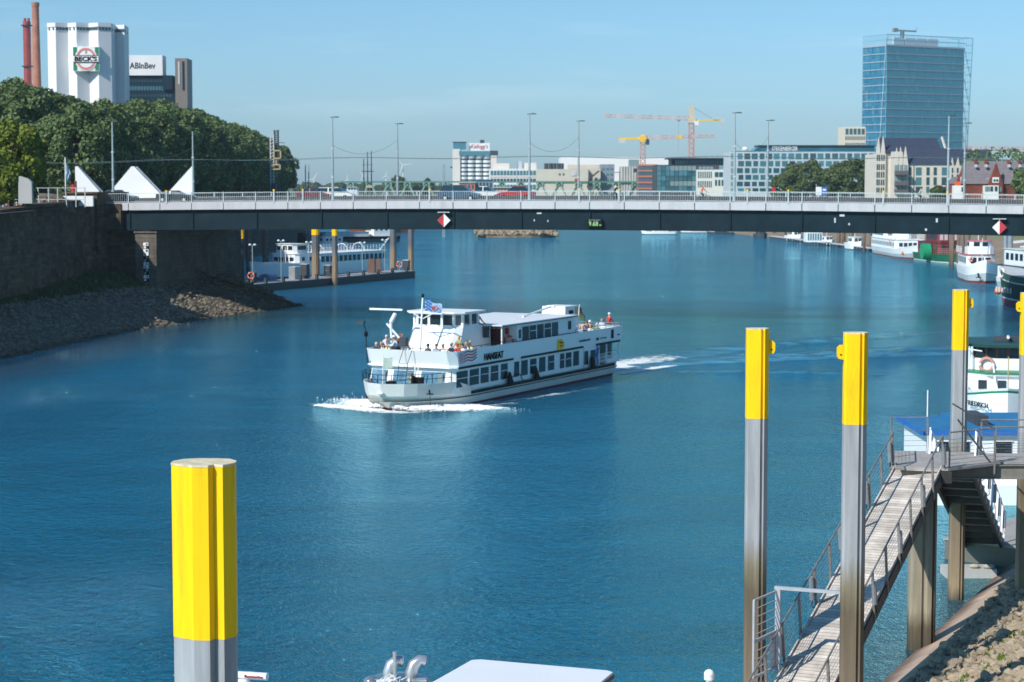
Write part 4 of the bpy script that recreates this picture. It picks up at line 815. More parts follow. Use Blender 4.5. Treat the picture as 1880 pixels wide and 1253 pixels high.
# --- gabled building
GB=M('cream_brick',(.6,.55,.48),.75,nscale=.5,namt=.06); SLATE=M('slate_roof',(.035,.045,.075),.55,nscale=.6,namt=.15)
b=Bd('gabled_building','pale brick building with sharp spiky gables and a steep dark roof','building',1606,1745,560)
X=b.x; Z=b.z
b.box('rear_wall',1606,1634,283,None,GB,0,16,par=None); b.box('wall',1656,1738,303,None,GB,-6,10); b.box('wall',1634,1656,279,None,GB,-2,14)
def gable(name,pa,pb,peak,pyt,base,y0,y1): return MB().slab([(X(pa),5),(X(pb),5),(X(pb),Z(base)),(X(peak),Z(pyt)),(X(pa),Z(base))],y0,y1).build(name,GB,b.o)
gable('spiky_gable',1606,1615,1611.5,252,285,-.8,-.2); gable('spiky_gable',1615,1624.5,1619.5,250,285,-.8,-.2)
for p_,t_,a_,c_ in ((1637,272,1632,1641),(1644,271,1640,1649),(1653,270,1648,1658)): gable('spiky_gable',a_,c_,p_,t_,303,-6.9,-6.2)
def rslab(pts,y0,y1,nm='roof'): return MB().loft([[(X(a),y0,Z(c)) for a,c in pts],[(X(a),y1,Z(c)) for a,c in pts]],True,True,True).build(nm,SLATE,b.o)
def slope(pa,pb,pt0,pt1,pyb,pyt,y0,y1,yb): # roof: eave at front, ridge behind
    MB().add([(X(pa),y0,Z(pyb)),(X(pb),y0,Z(pyb)),(X(pt1),y1,Z(pyt)),(X(pt0),y1,Z(pyt)),(X(pa),yb,Z(pyb)),(X(pb),yb,Z(pyb))],[(0,1,2,3),(3,2,5,4),(0,3,4),(1,5,2),(0,4,5,1)]).build('roof',SLATE,b.o)
slope(1622,1727,1619,1725,279.5,253,-1,5,11)
MB().add([(X(1656),-6.3,Z(303)),(X(1739),-6.3,Z(303)),(X(1731),-1.0,Z(272)),(X(1653),-1.0,Z(272)),(X(1656),4,Z(303)),(X(1739),4,Z(303))],[(0,1,2,3),(3,2,5,4),(0,3,4),(1,5,2),(0,4,5,1)]).build('roof',SLATE,b.o)
MB().beam((X(1726),-1.2,Z(252)),(X(1731),-2.5,Z(273)),.45).build('verge',GB,b.o)
for pc,w_ in ((1662,5.5),(1678,10),(1695,5.5),(1708,5.5),(1725,10)):
    for py in (315,333,350): b.win(X(pc),Z(py),X(w_)-X(0),2.1,random.choice([TG,HWIN,HWIN2]),-6.06)
for pc in (1609,1612.5,1617,1621):
    for py in (290,307,321,335,350): b.win(X(pc),Z(py),.32,1.6,HWIN,-.86)
for py in (318,337,352): MB().rbox((X(1645),-7.5,Z(py)),(X(24)-X(0),1.9,1.1)).build('balcony',M('balcony_steel',(.12,.1,.11),.5) if py==318 else bpy.data.materials['balcony_steel'],b.o)
for pc in (1636,1645,1653):
    for py in (310,327,345): b.win(X(pc),Z(py),.85,1.9,HWIN3,-6.96)
for pc in (1669,): b.box('downpipe',pc,pc+.8,305,None,DGREY,-6.15,-6)
b=Bd('gabled_building','darker row of steep roofs with two pale pointed gables right of the spiky building','building',1738,1826,590)
X=b.x; Z=b.z
b.box('wall',1740,1824,297,None,GB,2,12); slope(1731,1825,1729,1824,297,274,1,6,11); slope(1790,1827,1788,1825,297,276,.8,5.6,10.9)
MB().beam((X(1786),.6,Z(273)),(X(1791),.2,Z(292)),.4).build('verge',GB,b.o)
gable('pointed_gable',1743,1752,1747.5,289,318,-.4,.4); gable('pointed_gable',1752,1763,1758,289,318,-.4,.4)
for pc in (1747,1757):
    for py in (313,325,338): b.win(X(pc),Z(py),.5,1.4,HWIN,-.46)
def redhouse(label,pa,pb,D,ridge,eave,rz=0):
    b=Bd('brick_house',label,'house',pa,pb,D,0,'red brick houses on the right bank'); X,Z=b.x,b.z
    b.box('wall',pa,pb,eave,None,BRICK,0,9)
    MB().add([(X(pa)-.2,-.3,Z(eave)),(X(pb)+.2,-.3,Z(eave)),(X(pb)-.6,4.5,Z(ridge)),(X(pa)+.6,4.5,Z(ridge)),(X(pa)-.2,9.3,Z(eave)),(X(pb)+.2,9.3,Z(eave))],[(0,1,2,3),(3,2,5,4),(0,3,4),(1,5,2),(0,4,5,1)]).build('roof',M('grey_tiles',(.17,.15,.16),.8,nscale=1.5,namt=.2),b.o)
    return b
b=redhouse('red brick house with grey tiled roof and a tall pointed red gable',1772,1890,470,296,338)
X,Z=b.x,b.z; MB().slab([(X(1816),5),(X(1840),5),(X(1840),Z(338)),(X(1827),Z(299)),(X(1813),Z(338))],-.9,-.3).build('pointed_gable',BRICK,b.o)
b.box('window_bay',1820,1832,326,336,WHITE,-1.05,-.9); b.wins(1821,1831,329,334,2,1,.7,.8,HWIN,y=-1.1)
b.box('white_bay',1804,1831,341,None,WHITE,-1.4,-.2); 
for pc,m_ in ((1808,HWIN3),(1812,HWIN3),(1818,HWIN),(1826,HWIN)): b.win(X(pc),Z(347),.6,1.1,m_,-1.45)
b.win(X(1835),Z(348),.5,1.1,HWIN3,-.95); b.win(X(1814),Z(331),.5,.7,WHITE,.8)
for pc in (1795,1814,1856,1876):
    ch=b.box('chimney',pc,pc+5,294.5,301,BRICK,3.5,5); b.box('skylight',pc-2,pc+2,302,307,LGREY,1.9,2.6)
b=redhouse('narrow red gabled house front with white window left of the lamp posts',1752,1774,475,325,338)
X,Z=b.x,b.z; MB().slab([(X(1756),5),(X(1775),5),(X(1775),Z(336)),(X(1770),Z(302)),(X(1756),Z(330))],-.6,-.2).build('pointed_gable',BRICK,b.o); b.box('awning',1747,1774,341,None,WHITE,-3,-.6); b.win(X(1764),Z(332),.5,1.7,WHITE,-.65); b.win(X(1765),Z(348),1.3,1.0,HWIN,-3.05)
b.box('orange_umbrella',1749,1758,334,341,ORANGE,-3,-2)
for k,(px_,lab) in enumerate(((1800,'roof garden shrubs behind the red houses'),)):
    pass
o=obj('roof_garden',crown_mesh('roof_garden',11,1.8,2500,.5,77,50,(.1,.2)),LEAF,None,None,(UX(1848,500),500,ZZ(292,500))); tag(o,'strip of green rooftop shrubs above the red brick houses','shrubs')
# --- lattice truss railway bridge
TGN=M('truss_green',(.2,.33,.26),.6,nscale=.2,namt=.1)
rb=T('railway_bridge','long pale green lattice truss railway bridge beyond the road bridge','bridge',(0,900,0)); xa,xb=UX(626,900),UX(1322,900); zt_=ZZ(333,900); zb_=zt_-9
MB().box(xa,xb,-.4,.4,zt_-.7,zt_).build('top_chord',M('chord_green',(.08,.2,.15),.6),rb); MB().box(xa-5,xb+5,-.5,.5,zb_-.9,zb_).build('bottom_chord',TGN,rb); MB().box(xa-5,xb+5,5.6,6.4,zt_-.6,zt_).build('top_chord',TGN,rb)
n_=20; dx=(xb-xa)/n_
for k in range(n_):
    m=MB(); x=xa+k*dx
    for yy in (0,6): m.beam((x,yy,zb_),(x+dx/2,yy,zt_-.3),1.0,.5).beam((x+dx/2,yy,zt_-.3),(x+dx,yy,zb_),1.0,.5)
    m.box(x+dx/2-1.5,x+dx/2+1.5,-.5,.5,zt_-2.0,zt_-.7); m.build('truss_bay',TGN,rb)
for x in (xa,(xa+xb)/2,xb): MB().box(x-2,x+2,-3,9,-1,zb_-.9).build('pier',CONC,rb)
# --- cranes
def crane(label,pm,py_top,jl,jr,pyj,D,col,colj,mastw,base,flat,cw_side):
    o=T('tower_crane',label,'crane',(UX(pm,D),D,0),0,'tower cranes'); x=lambda p:UX(p,D)-UX(pm,D); z=lambda p:ZZ(p,D); w=mastw
    m=MB(); zb=6; ztp=z(pyj)
    for sx in (-1,1):
        for sy in (-1,1): m.beam((sx*w/2,sy*w/2,zb),(sx*w/2,sy*w/2,ztp),w*.16)
    k=0; zz_=zb
    while zz_<ztp-w:
        for sy in (-1,1): m.beam((-w/2,sy*w/2,zz_),(w/2,sy*w/2,zz_+w),w*.09); m.beam((w/2,sy*w/2,zz_),(-w/2,sy*w/2,zz_+w),w*.09)
        m.beam((w/2,-w/2,zz_),(w/2,w/2,zz_+w),w*.09); zz_+=w
    m.build('mast',colj,o)
    if py_top<pyj-3:
        MB().beam((0,0,ztp),(0,0,z(py_top)),w*.9).build('tower_head',col,o)
    MB().box(-w*.7,w*.7,-w*.7,w*.7,ztp-2,ztp+.6).build('slewing_ring',col,o)
    MB().box(w*.5,w*1.3,-w,-w*.2,ztp-3.2,ztp-.9).build('cab',DGREY if flat else WHITE,o)
    def lat(xa,xb,za,zb2,h,mat,nm):
        m=MB(); n=max(6,int(abs(xb-xa)/2.4)); 
        for yy in (-.7,.7): m.beam((xa,yy,za),(xb,yy,zb2),.28)
        m.beam((xa,0,za+h),(xb,0,zb2+h*.7),.28)
        for k in range(n):
            f0,f1,fm=k/n,(k+1)/n,(k+.5)/n; X_=lambda f:xa+(xb-xa)*f; Z_=lambda f:za+(zb2-za)*f; Ht=lambda f:h*(1-.3*f)
            for yy in (-.7,.7): m.beam((X_(f0),yy,Z_(f0)),(X_(fm),0,Z_(fm)+Ht(fm)),.16); m.beam((X_(fm),0,Z_(fm)+Ht(fm)),(X_(f1),yy,Z_(f1)),.16)
        return m.build(nm,mat,o)
    return o,x,z,lat
PINK=M('crane_red_white',(.6,.33,.28),.6,nscale=.25,namt=.5,stretch=(1,.01,.01)); CY=M('crane_yellow',(.85,.5,.04),.5,nscale=.3,namt=.08)
o,x,z,lat=crane('tall red and white tower crane with its jib pointing left',1269,195,1108,1328,219,1050,M('crane_pale',(.6,.5,.36),.6),PINK,2.6,0,False,1)
lat(0,x(1108),z(221),z(215),1.9,PINK,'jib'); MB().beam((0,0,z(221)),(x(1328),0,z(222)),1.2,.6).build('counter_jib',CY,o); MB().box(x(1323),x(1329),-1,1,z(229),z(218)).build('counterweight',LGREY,o); MB().box(x(1308),x(1318),-1,1,z(220),z(216)).build('winch',LGREY,o)
MB().tube([(0,0,z(196)),(x(1310),0,z(220))],.1,4).build('stay',GREYM,o); MB().tube([(x(1245),0,z(221)),(x(1245),0,z(276))],.08,4).box(x(1243),x(1248),-.5,.5,z(223),z(221)).build('trolley',GREYM,o)
o,x,z,lat=crane('lower yellow flat-top crane with its lattice jib pointing right',1180,248,1136,1312,253,900,CY,PINK,2.1,0,True,-1)
lat(0,x(1312),z(256),z(252.5),1.5,PINK,'jib'); MB().beam((0,0,z(254)),(x(1136),0,z(256)),1.4,1.0).build('counter_jib',CY,o); MB().box(x(1136),x(1148),-1,1,z(264),z(257)).build('counterweight',LGREY,o); MB().add([(-1.2,-.6,z(256)),(1.2,-.6,z(256)),(.5,0,z(249)),(-.5,0,z(249)),(-1.2,.6,z(256)),(1.2,.6,z(256))],[(0,1,2,3),(3,2,5,4),(0,3,4),(1,5,2)]).build('tower_top',CY,o); MB().box(x(1244),x(1252),-1,1,z(255),z(249)).build('panel',CY,o)
o,x,z,lat=crane('distant pink crane jib reaching right from behind the glass tower',1776,270,1700,1900,276,1100,PINK,PINK,2.2,0,False,1)
lat(x(1770),x(1905),z(277),z(276),2.2,PINK,'jib')
# --- lattice mast / drilling rig behind the trees
rg=T('lattice_mast','tall lattice mast with yellow frames at the end of the tree row','mast',(UX(505,420),420,0)); x=lambda p:UX(p,420)-UX(505,420); z=lambda p:ZZ(p,420)
m=MB()
for a in (497,503): m.beam((x(a),0,8.5),(x(a),0,z(247)),.22)
for k in range(24): zz_=8.5+k*(z(247)-8.5)/24; m.beam((x(497),0,zz_),(x(503),0,zz_+.45),.14)
m.build('ladder_frame',LGREY,rg); m=MB()
for a in (504,511): m.beam((x(a),.6,8.5),(x(a),.6,z(239)),.3)
for k in range(12): zz_=z(285)+k*(z(239)-z(285))/12; m.beam((x(504),.6,zz_),(x(511),.6,zz_+.4),.2)
m.build('dark_frame',DGREY,rg)
OC=M('ochre',(.5,.4,.2),.6)
for a,b2,c,d_ in ((504,516,277,291),(501,515,303,311)): MB().beam((x(a),-.6,z(c)),(x(b2),-.6,z(c)),.25).beam((x(a),-.6,z(d_)),(x(b2),-.6,z(d_)),.25).beam((x(a),-.6,z(c)),(x(a),-.6,z(d_)),.25).beam((x(b2),-.6,z(c)),(x(b2),-.6,z(d_)),.25).build('work_platform',OC,rg)
MB().beam((x(510),-.5,z(262)),(x(524),-.5,z(263)),.12).box(x(499),x(507),-1,1,8,z(337)).build('cabin',DGREY,rg); MB().beam((x(508),-.5,z(291)),(x(508),-.5,z(303)),.25).build('rod',OC,rg)
# --- wind turbines
WTM=M('turbine_white',(.75,.75,.73),.5)
for k,(px_,ph,D,r_,an,lab) in enumerate(((740,295,2400,9.5,10,'white wind turbine rising behind the lamp post on the left quarter'),(576,330,3400,8,60,'tiny faint wind turbine just right of the tree row'),(638,331,3800,6,90,'tiny wind turbine left of the ship masts'),(667,324,3600,7,0,'small wind turbine behind the left ship mast'),(709,324,3600,5,85,'small wind turbine between the ship masts and the lamp post'))):
    o=T('wind_turbine',lab,'wind turbine',(UX(px_,D),D,0),0,'distant wind turbines'); zh=ZZ(ph+ (9 if k==0 else 0),D); f=D/F
    MB().tube([(0,0,6),(0,0,zh)],[1.3*f*1.2,.8*f*1.2],10).build('tower',WTM,o); MB().rbox((0,1,zh),(1.6*f,4,1.6*f)).build('nacelle',WTM,o)
    for q in range(3):
        a=R(an+q*120); L2=r_*f*1.9; MB().tube([(0,-2,zh),(L2*math.cos(a),-2,zh+L2*math.sin(a))],[1.0*f,.3*f],6).build('blade',WTM,o)
# --- masts of a tall ship, poles
ts=T('tall_ship','bare dark masts with yards of a moored tall ship on the horizon','ship',(UX(677,620),620,0)); x=lambda p:UX(p,620)-UX(677,620); z=lambda p:ZZ(p,620)
hullm=MB(); hullm.loft([[(-6,0,z_),( -3,-2.5,z_),(9,-2.6,z_),(14,0,z_),(9,2.6,z_),(-3,2.5,z_)] for z_ in (0,4)],True,True,True); hullm.build('hull',BROWN,ts)
for a,t_ in ((668,292),(675,279),(682,277)):
    mm_=MB().tube([(x(a),0,3),(x(a),0,z(t_))],[.32,.14],6).build('mast',DGREY,ts)
    MB().beam((x(a-4),0,z(315)),(x(a+5),0,z(315)),.22).beam((x(a-2.5),0,z(303)),(x(a+3),0,z(303)),.16).build('yard',DGREY,mm_)
MB().box(x(672),x(684),-1,1,z(345),z(341)).build('deckhouse',OC,ts)
for k,(px_,t_,D) in enumerate(((561,302,520),(567,303,520),(813,303,560),(816,302,560),(949,297,700))):
    o=MB().tube([(0,0,0),(0,0,ZZ(t_,D))],.16,6).build('mooring_pole',POLEM,None,loc=(UX(px_,D),D,0)); tag(o,['thin pole at the tail of the tree row, left of its twin','thin pole at the tail of the tree row, right of its twin','thin dark pole left of the cereal silos','thin dark pole closest to the cereal silos','thin grey pole in front of the long office'][k],'pole','thin poles on the skyline')
# --- far tree line (a wood nobody could count) and a few single trees
V=[];Fc=[]; g=np.random.default_rng(3)
def farwood(px0,px1,D,py0,py1,n,name,label,mat,dd=60):
    V=[];Fc=[]
    for i in range(n):
        cx=g.uniform(px0,px1); d_=D+g.uniform(0,dd); h=g.uniform(.55,1)*(ZZ(py0+2*math.sin(cx*.13)+1.2*math.sin(cx*.41),D)-7); r=h*.45*g.uniform(.6,1.2)
        X_=UX(cx,d_)
        for k in range(60):
            v=g.normal(size=3); v/=np.linalg.norm(v); c=np.array([X_,d_,7+h*.55])+v*np.array([r,r,h*.45]); s=r*.28; nrm=v+g.normal(size=3)*.5; a=np.cross(nrm,g.normal(size=3)); a/=np.linalg.norm(a); b_=np.cross(nrm,a); b_/=np.linalg.norm(b_)
            q=len(V); V+=[tuple(c-a*s-b_*s),tuple(c+a*s-b_*s),tuple(c+a*s+b_*s),tuple(c-a*s+b_*s)]; Fc.append((q,q+1,q+2,q+3))
    me=bpy.data.meshes.new(name); me.from_pydata(V,[],Fc); o=obj(name,me,mat); kind(o,'stuff',label,'trees'); return o
farwood(540,850,1700,336,352,150,'distant_wood','hazy line of far trees on the horizon beyond the truss bridge',LEAFD,200)
farwood(-100,2000,2600,343,352,200,'distant_wood','low hazy woods along the far horizon',LEAFD,500)
for k,(px_,t_,D,w_,lab) in enumerate(((731,322,1250,4.5,'slim poplar behind the lamp post on the left quarter'),(741,325,1300,4,'slim poplar just below the large wind turbine'),(785,327,1250,4,'small dark tree rising above the truss left of the cereal silos'),(753,337,1200,6,'round dark tree behind the truss below the turbine'),(765,336,1210,6,'round dark tree right of its twin behind the truss'))):
    h=ZZ(t_,D)-7; t=tree_proto('poplar_tree' if k<2 else 'distant_tree',lab,h,w_,h*.45,1500,1.2,90+k,LEAFD,30); t.location=(UX(px_,D),D,7); t['group']='distant trees behind the truss bridge'
# low clutter seen between trees and buildings: moored grey roofs, containers, van bodies on the far road
for k,(px0,px1,py0,py1,D,mt_,lab) in enumerate(((637,655,343.5,350,600,WHITE,'white container end left of the ship masts'),(843,872,335,350,700,RB_,'low reddish building under the cereal silos'),(872,905,330,350,705,HWIN3,'low grey roofed hall below the cereal silos'),(905,962,344,352,690,RB_,'low brick building behind the red car'))):
    b=Bd('low_hall' if k else 'container',lab,'building' if k else 'container',px0,px1,D); b.box('wall',px0,px1,py0+1.2,None,mt_,0,8); b.box('roof',px0-.8,px1+.8,py0,py0+1.2,LGREY if k!=2 else BLUE,-.4,8.4); b.wins(px0+1,px1-1,py0+3,py1-1,max(3,int((px1-px0)/6)),1,.5,.7,HWIN)
# boards on the bridge's far side
b=Bd('information_board','white and blue board standing on the bridge in front of the right bank trees','sign',1498,1519,236); b.box('panel',1498,1508.5,343.5,359,WHITE,0,.12); b.box('blue_panel',1508.5,1519,343.5,359,BLUE,0,.12); b.win(b.x(1513.5),b.z(349),.4,.2,WHITE,-.04,'emblem',.06)
MB().beam((b.x(1503),.06,12.4),(b.x(1503),.06,b.z(359)),.08).beam((b.x(1514),.06,12.4),(b.x(1514),.06,b.z(359)),.08).build('legs',GREYM,b.o)
b=Bd('red_box','small bright red signal box right of the lamp post near the hotel','sign',1418,1424,238); b.box('panel',1418,1424,344,353,RED,0,.3); MB().beam((0,.15,12.4),(0,.15,b.z(353)),.08).build('post',GREYM,b.o)
HAZE_D=.00011
# haze
hz=MB().box(-3900,3900,-42,4200,-2.05,140).build('haze',None); kind(hz,'stuff','thin pale summer haze over the river and the far buildings','haze')
hm=bpy.data.materials.new('haze'); hm.use_nodes=True; n=hm.node_tree; n.nodes.remove(n.nodes['Principled BSDF']); pv=n.nodes.new('ShaderNodeVolumePrincipled'); pv.inputs['Color'].default_value=(.62,.82,.95,1); pv.inputs['Density'].default_value=HAZE_D; pv.inputs['Anisotropy'].default_value=.1; n.links.new(pv.outputs[0],n.nodes['Material Output'].inputs['Volume']); hz.data.materials.append(hm)
# =====================================================================
# PILES
# =====================================================================
PO=[(-.5,.12),(-.5,-.12),(-.37,-.24),(-.2,-.33),(-.13,-.40),(.13,-.43),(.2,-.3),(.35,-.36),(.5,-.12),(.5,.12),(.36,.36),(.1,.42),(-.15,.42),(-.36,.34)]
PO2=[(-.5,.25),(-.5,-.2),(-.42,-.3),(.12,-.42),(.16,-.3),(.24,-.3),(.3,-.42),(.5,-.22),(.5,.25),(.36,.4),(-.3,.4)]
TOPM=M('pile_cap_plate',(.62,.55,.38),.8,nscale=6,namt=.25,grime=.4)
def pile(label,px,D,w,top,yel,poly=PO2,lug=None,grp='yellow-topped mooring piles',rz=0,mat=None,xw=None,worn=False,name='mooring_pile'):
    x=UX(px,D,1000 if D<60 else 700) if px is not None else xw
    o=T(name,label,'mooring pile',(x,D,0),rz,grp); P=[(a*w,b*w) for a,b in poly]
    MB().prism(P,-1,top-yel).build('shaft',mat or PILE,o)
    if yel: MB().prism([(a*1.012,b*1.012) for a,b in P],top-yel,top).build('painted_top',YELLOWG if worn else YELLOW,o)
    MB().prism([(a*1.03,b*1.03) for a,b in P],top,top+.03).build('cap_plate',TOPM if yel else RUST,o)
    if lug is not None:
        s=lug; m=MB(); x0=s*w*.5; m.slab([(x0,top-.62),(x0+s*.13,top-.6),(x0+s*.17,top-.53),(x0+s*.17,top-.34),(x0+s*.1,top-.27),(x0,top-.27)],-.04,.04); lg_=m.build('mooring_lug',YELLOW,o)
        MB().tube([(x0+s*.08,-.05,top-.5),(x0+s*.08,-.02,top-.5)],.022,8).build('lug_hole',BLACK,lg_)
    return o
pile('large closest yellow-topped pile with deep vertical grooves at the lower left',376,26.2,.81,14.4-3.645,2.27,PO,None)
pile('slim yellow-topped pile left of the gangway with its lug on the right',1387,50,.54,10.82,2.22,PO2,1)
pile('yellow-topped pile with blackened streaks standing in front of the gangway',1566,47.5,.54,10.9,2.15,PO2,-1,worn=True)
pile('yellow-topped pile behind the landing platform with its lug on the right',1761.5,69.4,.52,10.78,2.06,PO2,1)
pile('yellow-topped pile cut by the right edge of the photo',1889,67,.6,10.8,2.05,PO2,-1)
# =====================================================================
# GANGWAY, LANDING, SECOND GANGWAY
# =====================================================================
WOOD=bpy.data.materials.new('gangway_planks'); WOOD.use_nodes=True; n=WOOD.node_tree; b_=n.nodes['Principled BSDF']; b_.inputs['Roughness'].default_value=.85
tcn=n.nodes.new('ShaderNodeTexCoord'); sx=n.nodes.new('ShaderNodeSeparateXYZ'); n.links.new(tcn.outputs['Object'],sx.inputs[0])
ml=n.nodes.new('ShaderNodeMath'); ml.operation='MULTIPLY'; ml.inputs[1].default_value=5.5; n.links.new(sx.outputs[0],ml.inputs[0])
fl=n.nodes.new('ShaderNodeMath'); fl.operation='FLOOR'; n.links.new(ml.outputs[0],fl.inputs[0]); fr=n.nodes.new('ShaderNodeMath'); fr.operation='FRACT'; n.links.new(ml.outputs[0],fr.inputs[0])
wn=n.nodes.new('ShaderNodeTexWhiteNoise'); wn.noise_dimensions='1D'; n.links.new(fl.outputs[0],wn.inputs['W'])
rr=n.nodes.new('ShaderNodeValToRGB'); rr.color_ramp.elements[0].color=(.46,.41,.35,1); rr.color_ramp.elements[1].color=(.66,.6,.52,1); n.links.new(wn.outputs[0],rr.inputs[0])
gp=n.nodes.new('ShaderNodeMath'); gp.operation='GREATER_THAN'; gp.inputs[1].default_value=.1; n.links.new(fr.outputs[0],gp.inputs[0])
nzz=n.nodes.new('ShaderNodeTexNoise'); nzz.inputs['Scale'].default_value=2.2; nzz.inputs['Detail'].default_value=6; n.links.new(tcn.outputs['Object'],nzz.inputs[0])
mr_=n.nodes.new('ShaderNodeMapRange'); mr_.inputs[1].default_value=.35; mr_.inputs[2].default_value=.65; mr_.inputs[3].default_value=.75; mr_.inputs[4].default_value=1.15; n.links.new(nzz.outputs[0],mr_.inputs[0])
m1=n.nodes.new('ShaderNodeMath'); m1.operation='MULTIPLY'; n.links.new(mr_.outputs[0],m1.inputs[0]); mg=n.nodes.new('ShaderNodeMapRange'); mg.inputs[3].default_value=.25; n.links.new(gp.outputs[0],mg.inputs[0]); n.links.new(mg.outputs[0],m1.inputs[1])
mx=n.nodes.new('ShaderNodeMix'); mx.data_type='RGBA'; mx.blend_type='MULTIPLY'; mx.inputs[0].default_value=1; n.links.new(rr.outputs[0],mx.inputs[6]); n.links.new(m1.outputs[0],mx.inputs[7]); n.links.new(mx.outputs[2],b_.inputs['Base Color'])
STEELD=M('dark_gangway_steel',(.05,.045,.04),.6,nscale=2,namt=.3); STG=M('rail_steel',(.27,.25,.23),.5,.4,nscale=4,namt=.25)
def gangway(label,A,B,w,tubes=True,mesh=True,posts=9,white=False):
    A=Vector(A);B=Vector(B); d=B-A; L=d.length; rz=math.atan2(d.y,d.x); sl=math.atan2(d.z,math.hypot(d.x,d.y))
    o=T('gangway',label,'gangway',A,0,None); o.rotation_euler=(0,-sl,rz)
    MB().box(0,L,-w/2,w/2,-.07,0).build('walkway',WOOD,o)
    for s in (-1,1):
        MB().box(0,L,s*w/2-.05,s*w/2+.05,-.42,-.075).build('side_beam',STEELD,o); MB().box(0,L,s*(w/2-.02)-.02,s*(w/2-.02)+.02,.0,.06).build('toe_board',WOOD,o)
    k=0.4
    while k<L: MB().box(k,k+.09,-w/2+.06,w/2-.06,-.3,-.1).build('cross_beam',STEELD,o); k+=1.25
    for s in (-1,1):
        y=s*(w/2+.05); MB().tube([(0,y,1.05),(L,y,1.05)],.026,8).build('handrail',STG if not white else WHITE,o)
        for j in range(posts+1):
            xx=.15+(L-.3)*j/posts; p_=MB().box(xx-.04,xx+.04,y-.03,y+.03,-.35,1.05).build('rail_post',STG if not white else WHITE,o)
            if tubes and j%2==1: MB().tube([(xx-.14,y+s*.07,.2),(xx-.14,y+s*.07,.85)],.065,8).build('lamp_tube',WHITE if 0 else GREYM,p_)
            if tubes and j%2==1: MB().tube([(xx-.14,y+s*.07,.2),(xx-.1,y+s*.09,-.02),(xx-.03,y+s*.04,-.08)],.014,5).build('cable',BLACK,p_)
        if mesh:
            m=MB()
            for q in range(1,7): m.tube([(0,y,q*.15),(L,y,q*.15)],.005,4)
            m.build('rail_wires',GREYM,o)
    return o,L
GT_=Vector((12.62,62,5.72)); GB_=Vector((4.35,41.6,.45))
gw,GL=gangway('long plank gangway with steel handrails rising from the lower edge to the landing',GB_,GT_,1.44,posts=13)
# gate on the gangway
gd=(GT_-GB_).normalized(); grz=math.atan2(gd.y,gd.x); gp_=GB_+gd*((49.0-GB_.y)/gd.y)
gt=T('gangway_gate','open grey bar gate in a portal frame across the lower gangway','gate',gp_,grz)
PW=M('gate_paint',(.42,.44,.47),.5,.3,nscale=3,namt=.1)
for s in (-1,1): MB().box(-.05,.05,s*.8-.05,s*.8+.05,-.05,2.05).build('gate_post',PW,gt)
MB().box(-.05,.05,-.9,.9,2.05,2.13).build('lintel',PW,gt)
lf=T('x','','x',(0,.86,0)); bpy.data.objects.remove(lf)
m=MB(); th=R(189); 
def gl(x,z): return (math.cos(th)*x+.0,.86+math.sin(-th)*x*.0+abs(math.sin(th))*x,z)
for a,c in (((0,.1),(0,2.0)),((1.35,.1),(1.35,2.0)),((0,2.0),(1.35,2.0)),((0,.1),(1.35,.1)),((0,1.0),(1.35,1.0))): m.beam(gl(*a),gl(*c),.05)
lf=m.build('gate_leaf',PW,gt); m=MB()
for k in range(1,9): m.beam(gl(0,.1+k*.21),gl(1.35,.1+k*.21),.022)
m.build('bars',PW,lf); MB().add([gl(0,.1),gl(.35,.1),gl(.35,1.0),gl(0,1.0)],[(0,1,2,3)]).build('kick_plate',LGREY,lf)
# landing platform
ld=T('landing_platform','steel landing platform with planked deck, wire railings and a link to the bank','platform',(0,0,0))
DECKM=M('deck_boards',(.32,.31,.29),.85,nscale=3,namt=.15,grime=.3)
z0=5.72; MB().prism([(11.75,61.9),(13.4,61.4),(15.1,62.6),(15.1,65.2),(12.4,65.6)],z0-.08,z0+.0).build('deck',DECKM,ld)
MB().box(15.12,24,62.9,64.9,z0-.08,z0).build('link_deck',DECKM,ld)
for y in (62.85,64.85): 
    MB().box(13.6,24,y-.04,y+.04,z0-.5,z0-.085).build('link_beam',M('beam_steel',(.2,.19,.16),.6,nscale=2,namt=.25) if y<63 else STEELD,ld); 
    MB().box(13.6,24,y-.12,y+.12,z0-.53,z0-.5).box(13.6,24,y-.12,y+.12,z0-.115,z0-.085).build('beam_flange',STG,ld)
def rail(pts,parent,name='railing',wires=5,pw=.05,mat=None,gap=1.6):
    mat=mat or STG
    for a,c in zip(pts[:-1],pts[1:]):
        a,c=Vector(a),Vector(c); r=MB(); r.tube([a+Vector((0,0,1.1)),c+Vector((0,0,1.1))],.024,6)
        for q in range(1,wires+1): r.tube([a+Vector((0,0,q*1.0/(wires+1))),c+Vector((0,0,q*1.0/(wires+1)))],.006,4)
        r=r.build(name,mat,parent); n=max(1,int((c-a).length/gap))
        for k in range(n+1): p=a.lerp(c,k/n); MB().box(p.x-pw/2,p.x+pw/2,p.y-pw/2,p.y+pw/2,p.z-.35,p.z+1.1).build('rail_post',mat,parent)
rail([(11.75,62.1,z0),(12.4,65.5,z0),(13.6,65.55,z0)],ld); rail([(15.2,62.95,z0),(24,62.95,z0)],ld,gap=1.5); rail([(15.2,64.85,z0),(24,64.85,z0)],ld,gap=1.9)
rail([(13.45,61.5,z0),(15.1,62.6,z0)],ld,gap=1.2,wires=7)
MB().tube([(15.0,62.7,z0+.0),(13.7,61.6,z0+1.5)],.03,6).build('stay',STG,ld); MB().tube([(15.05,62.6,z0+1.1),(13.5,61.5,z0+2.0)],.025,6).build('stay',STG,ld)
sp=T('support_pile','thick brown steel pile carrying the landing platform, foot at the bank edge','pile',(UX(1705,61.8),61.8,0))
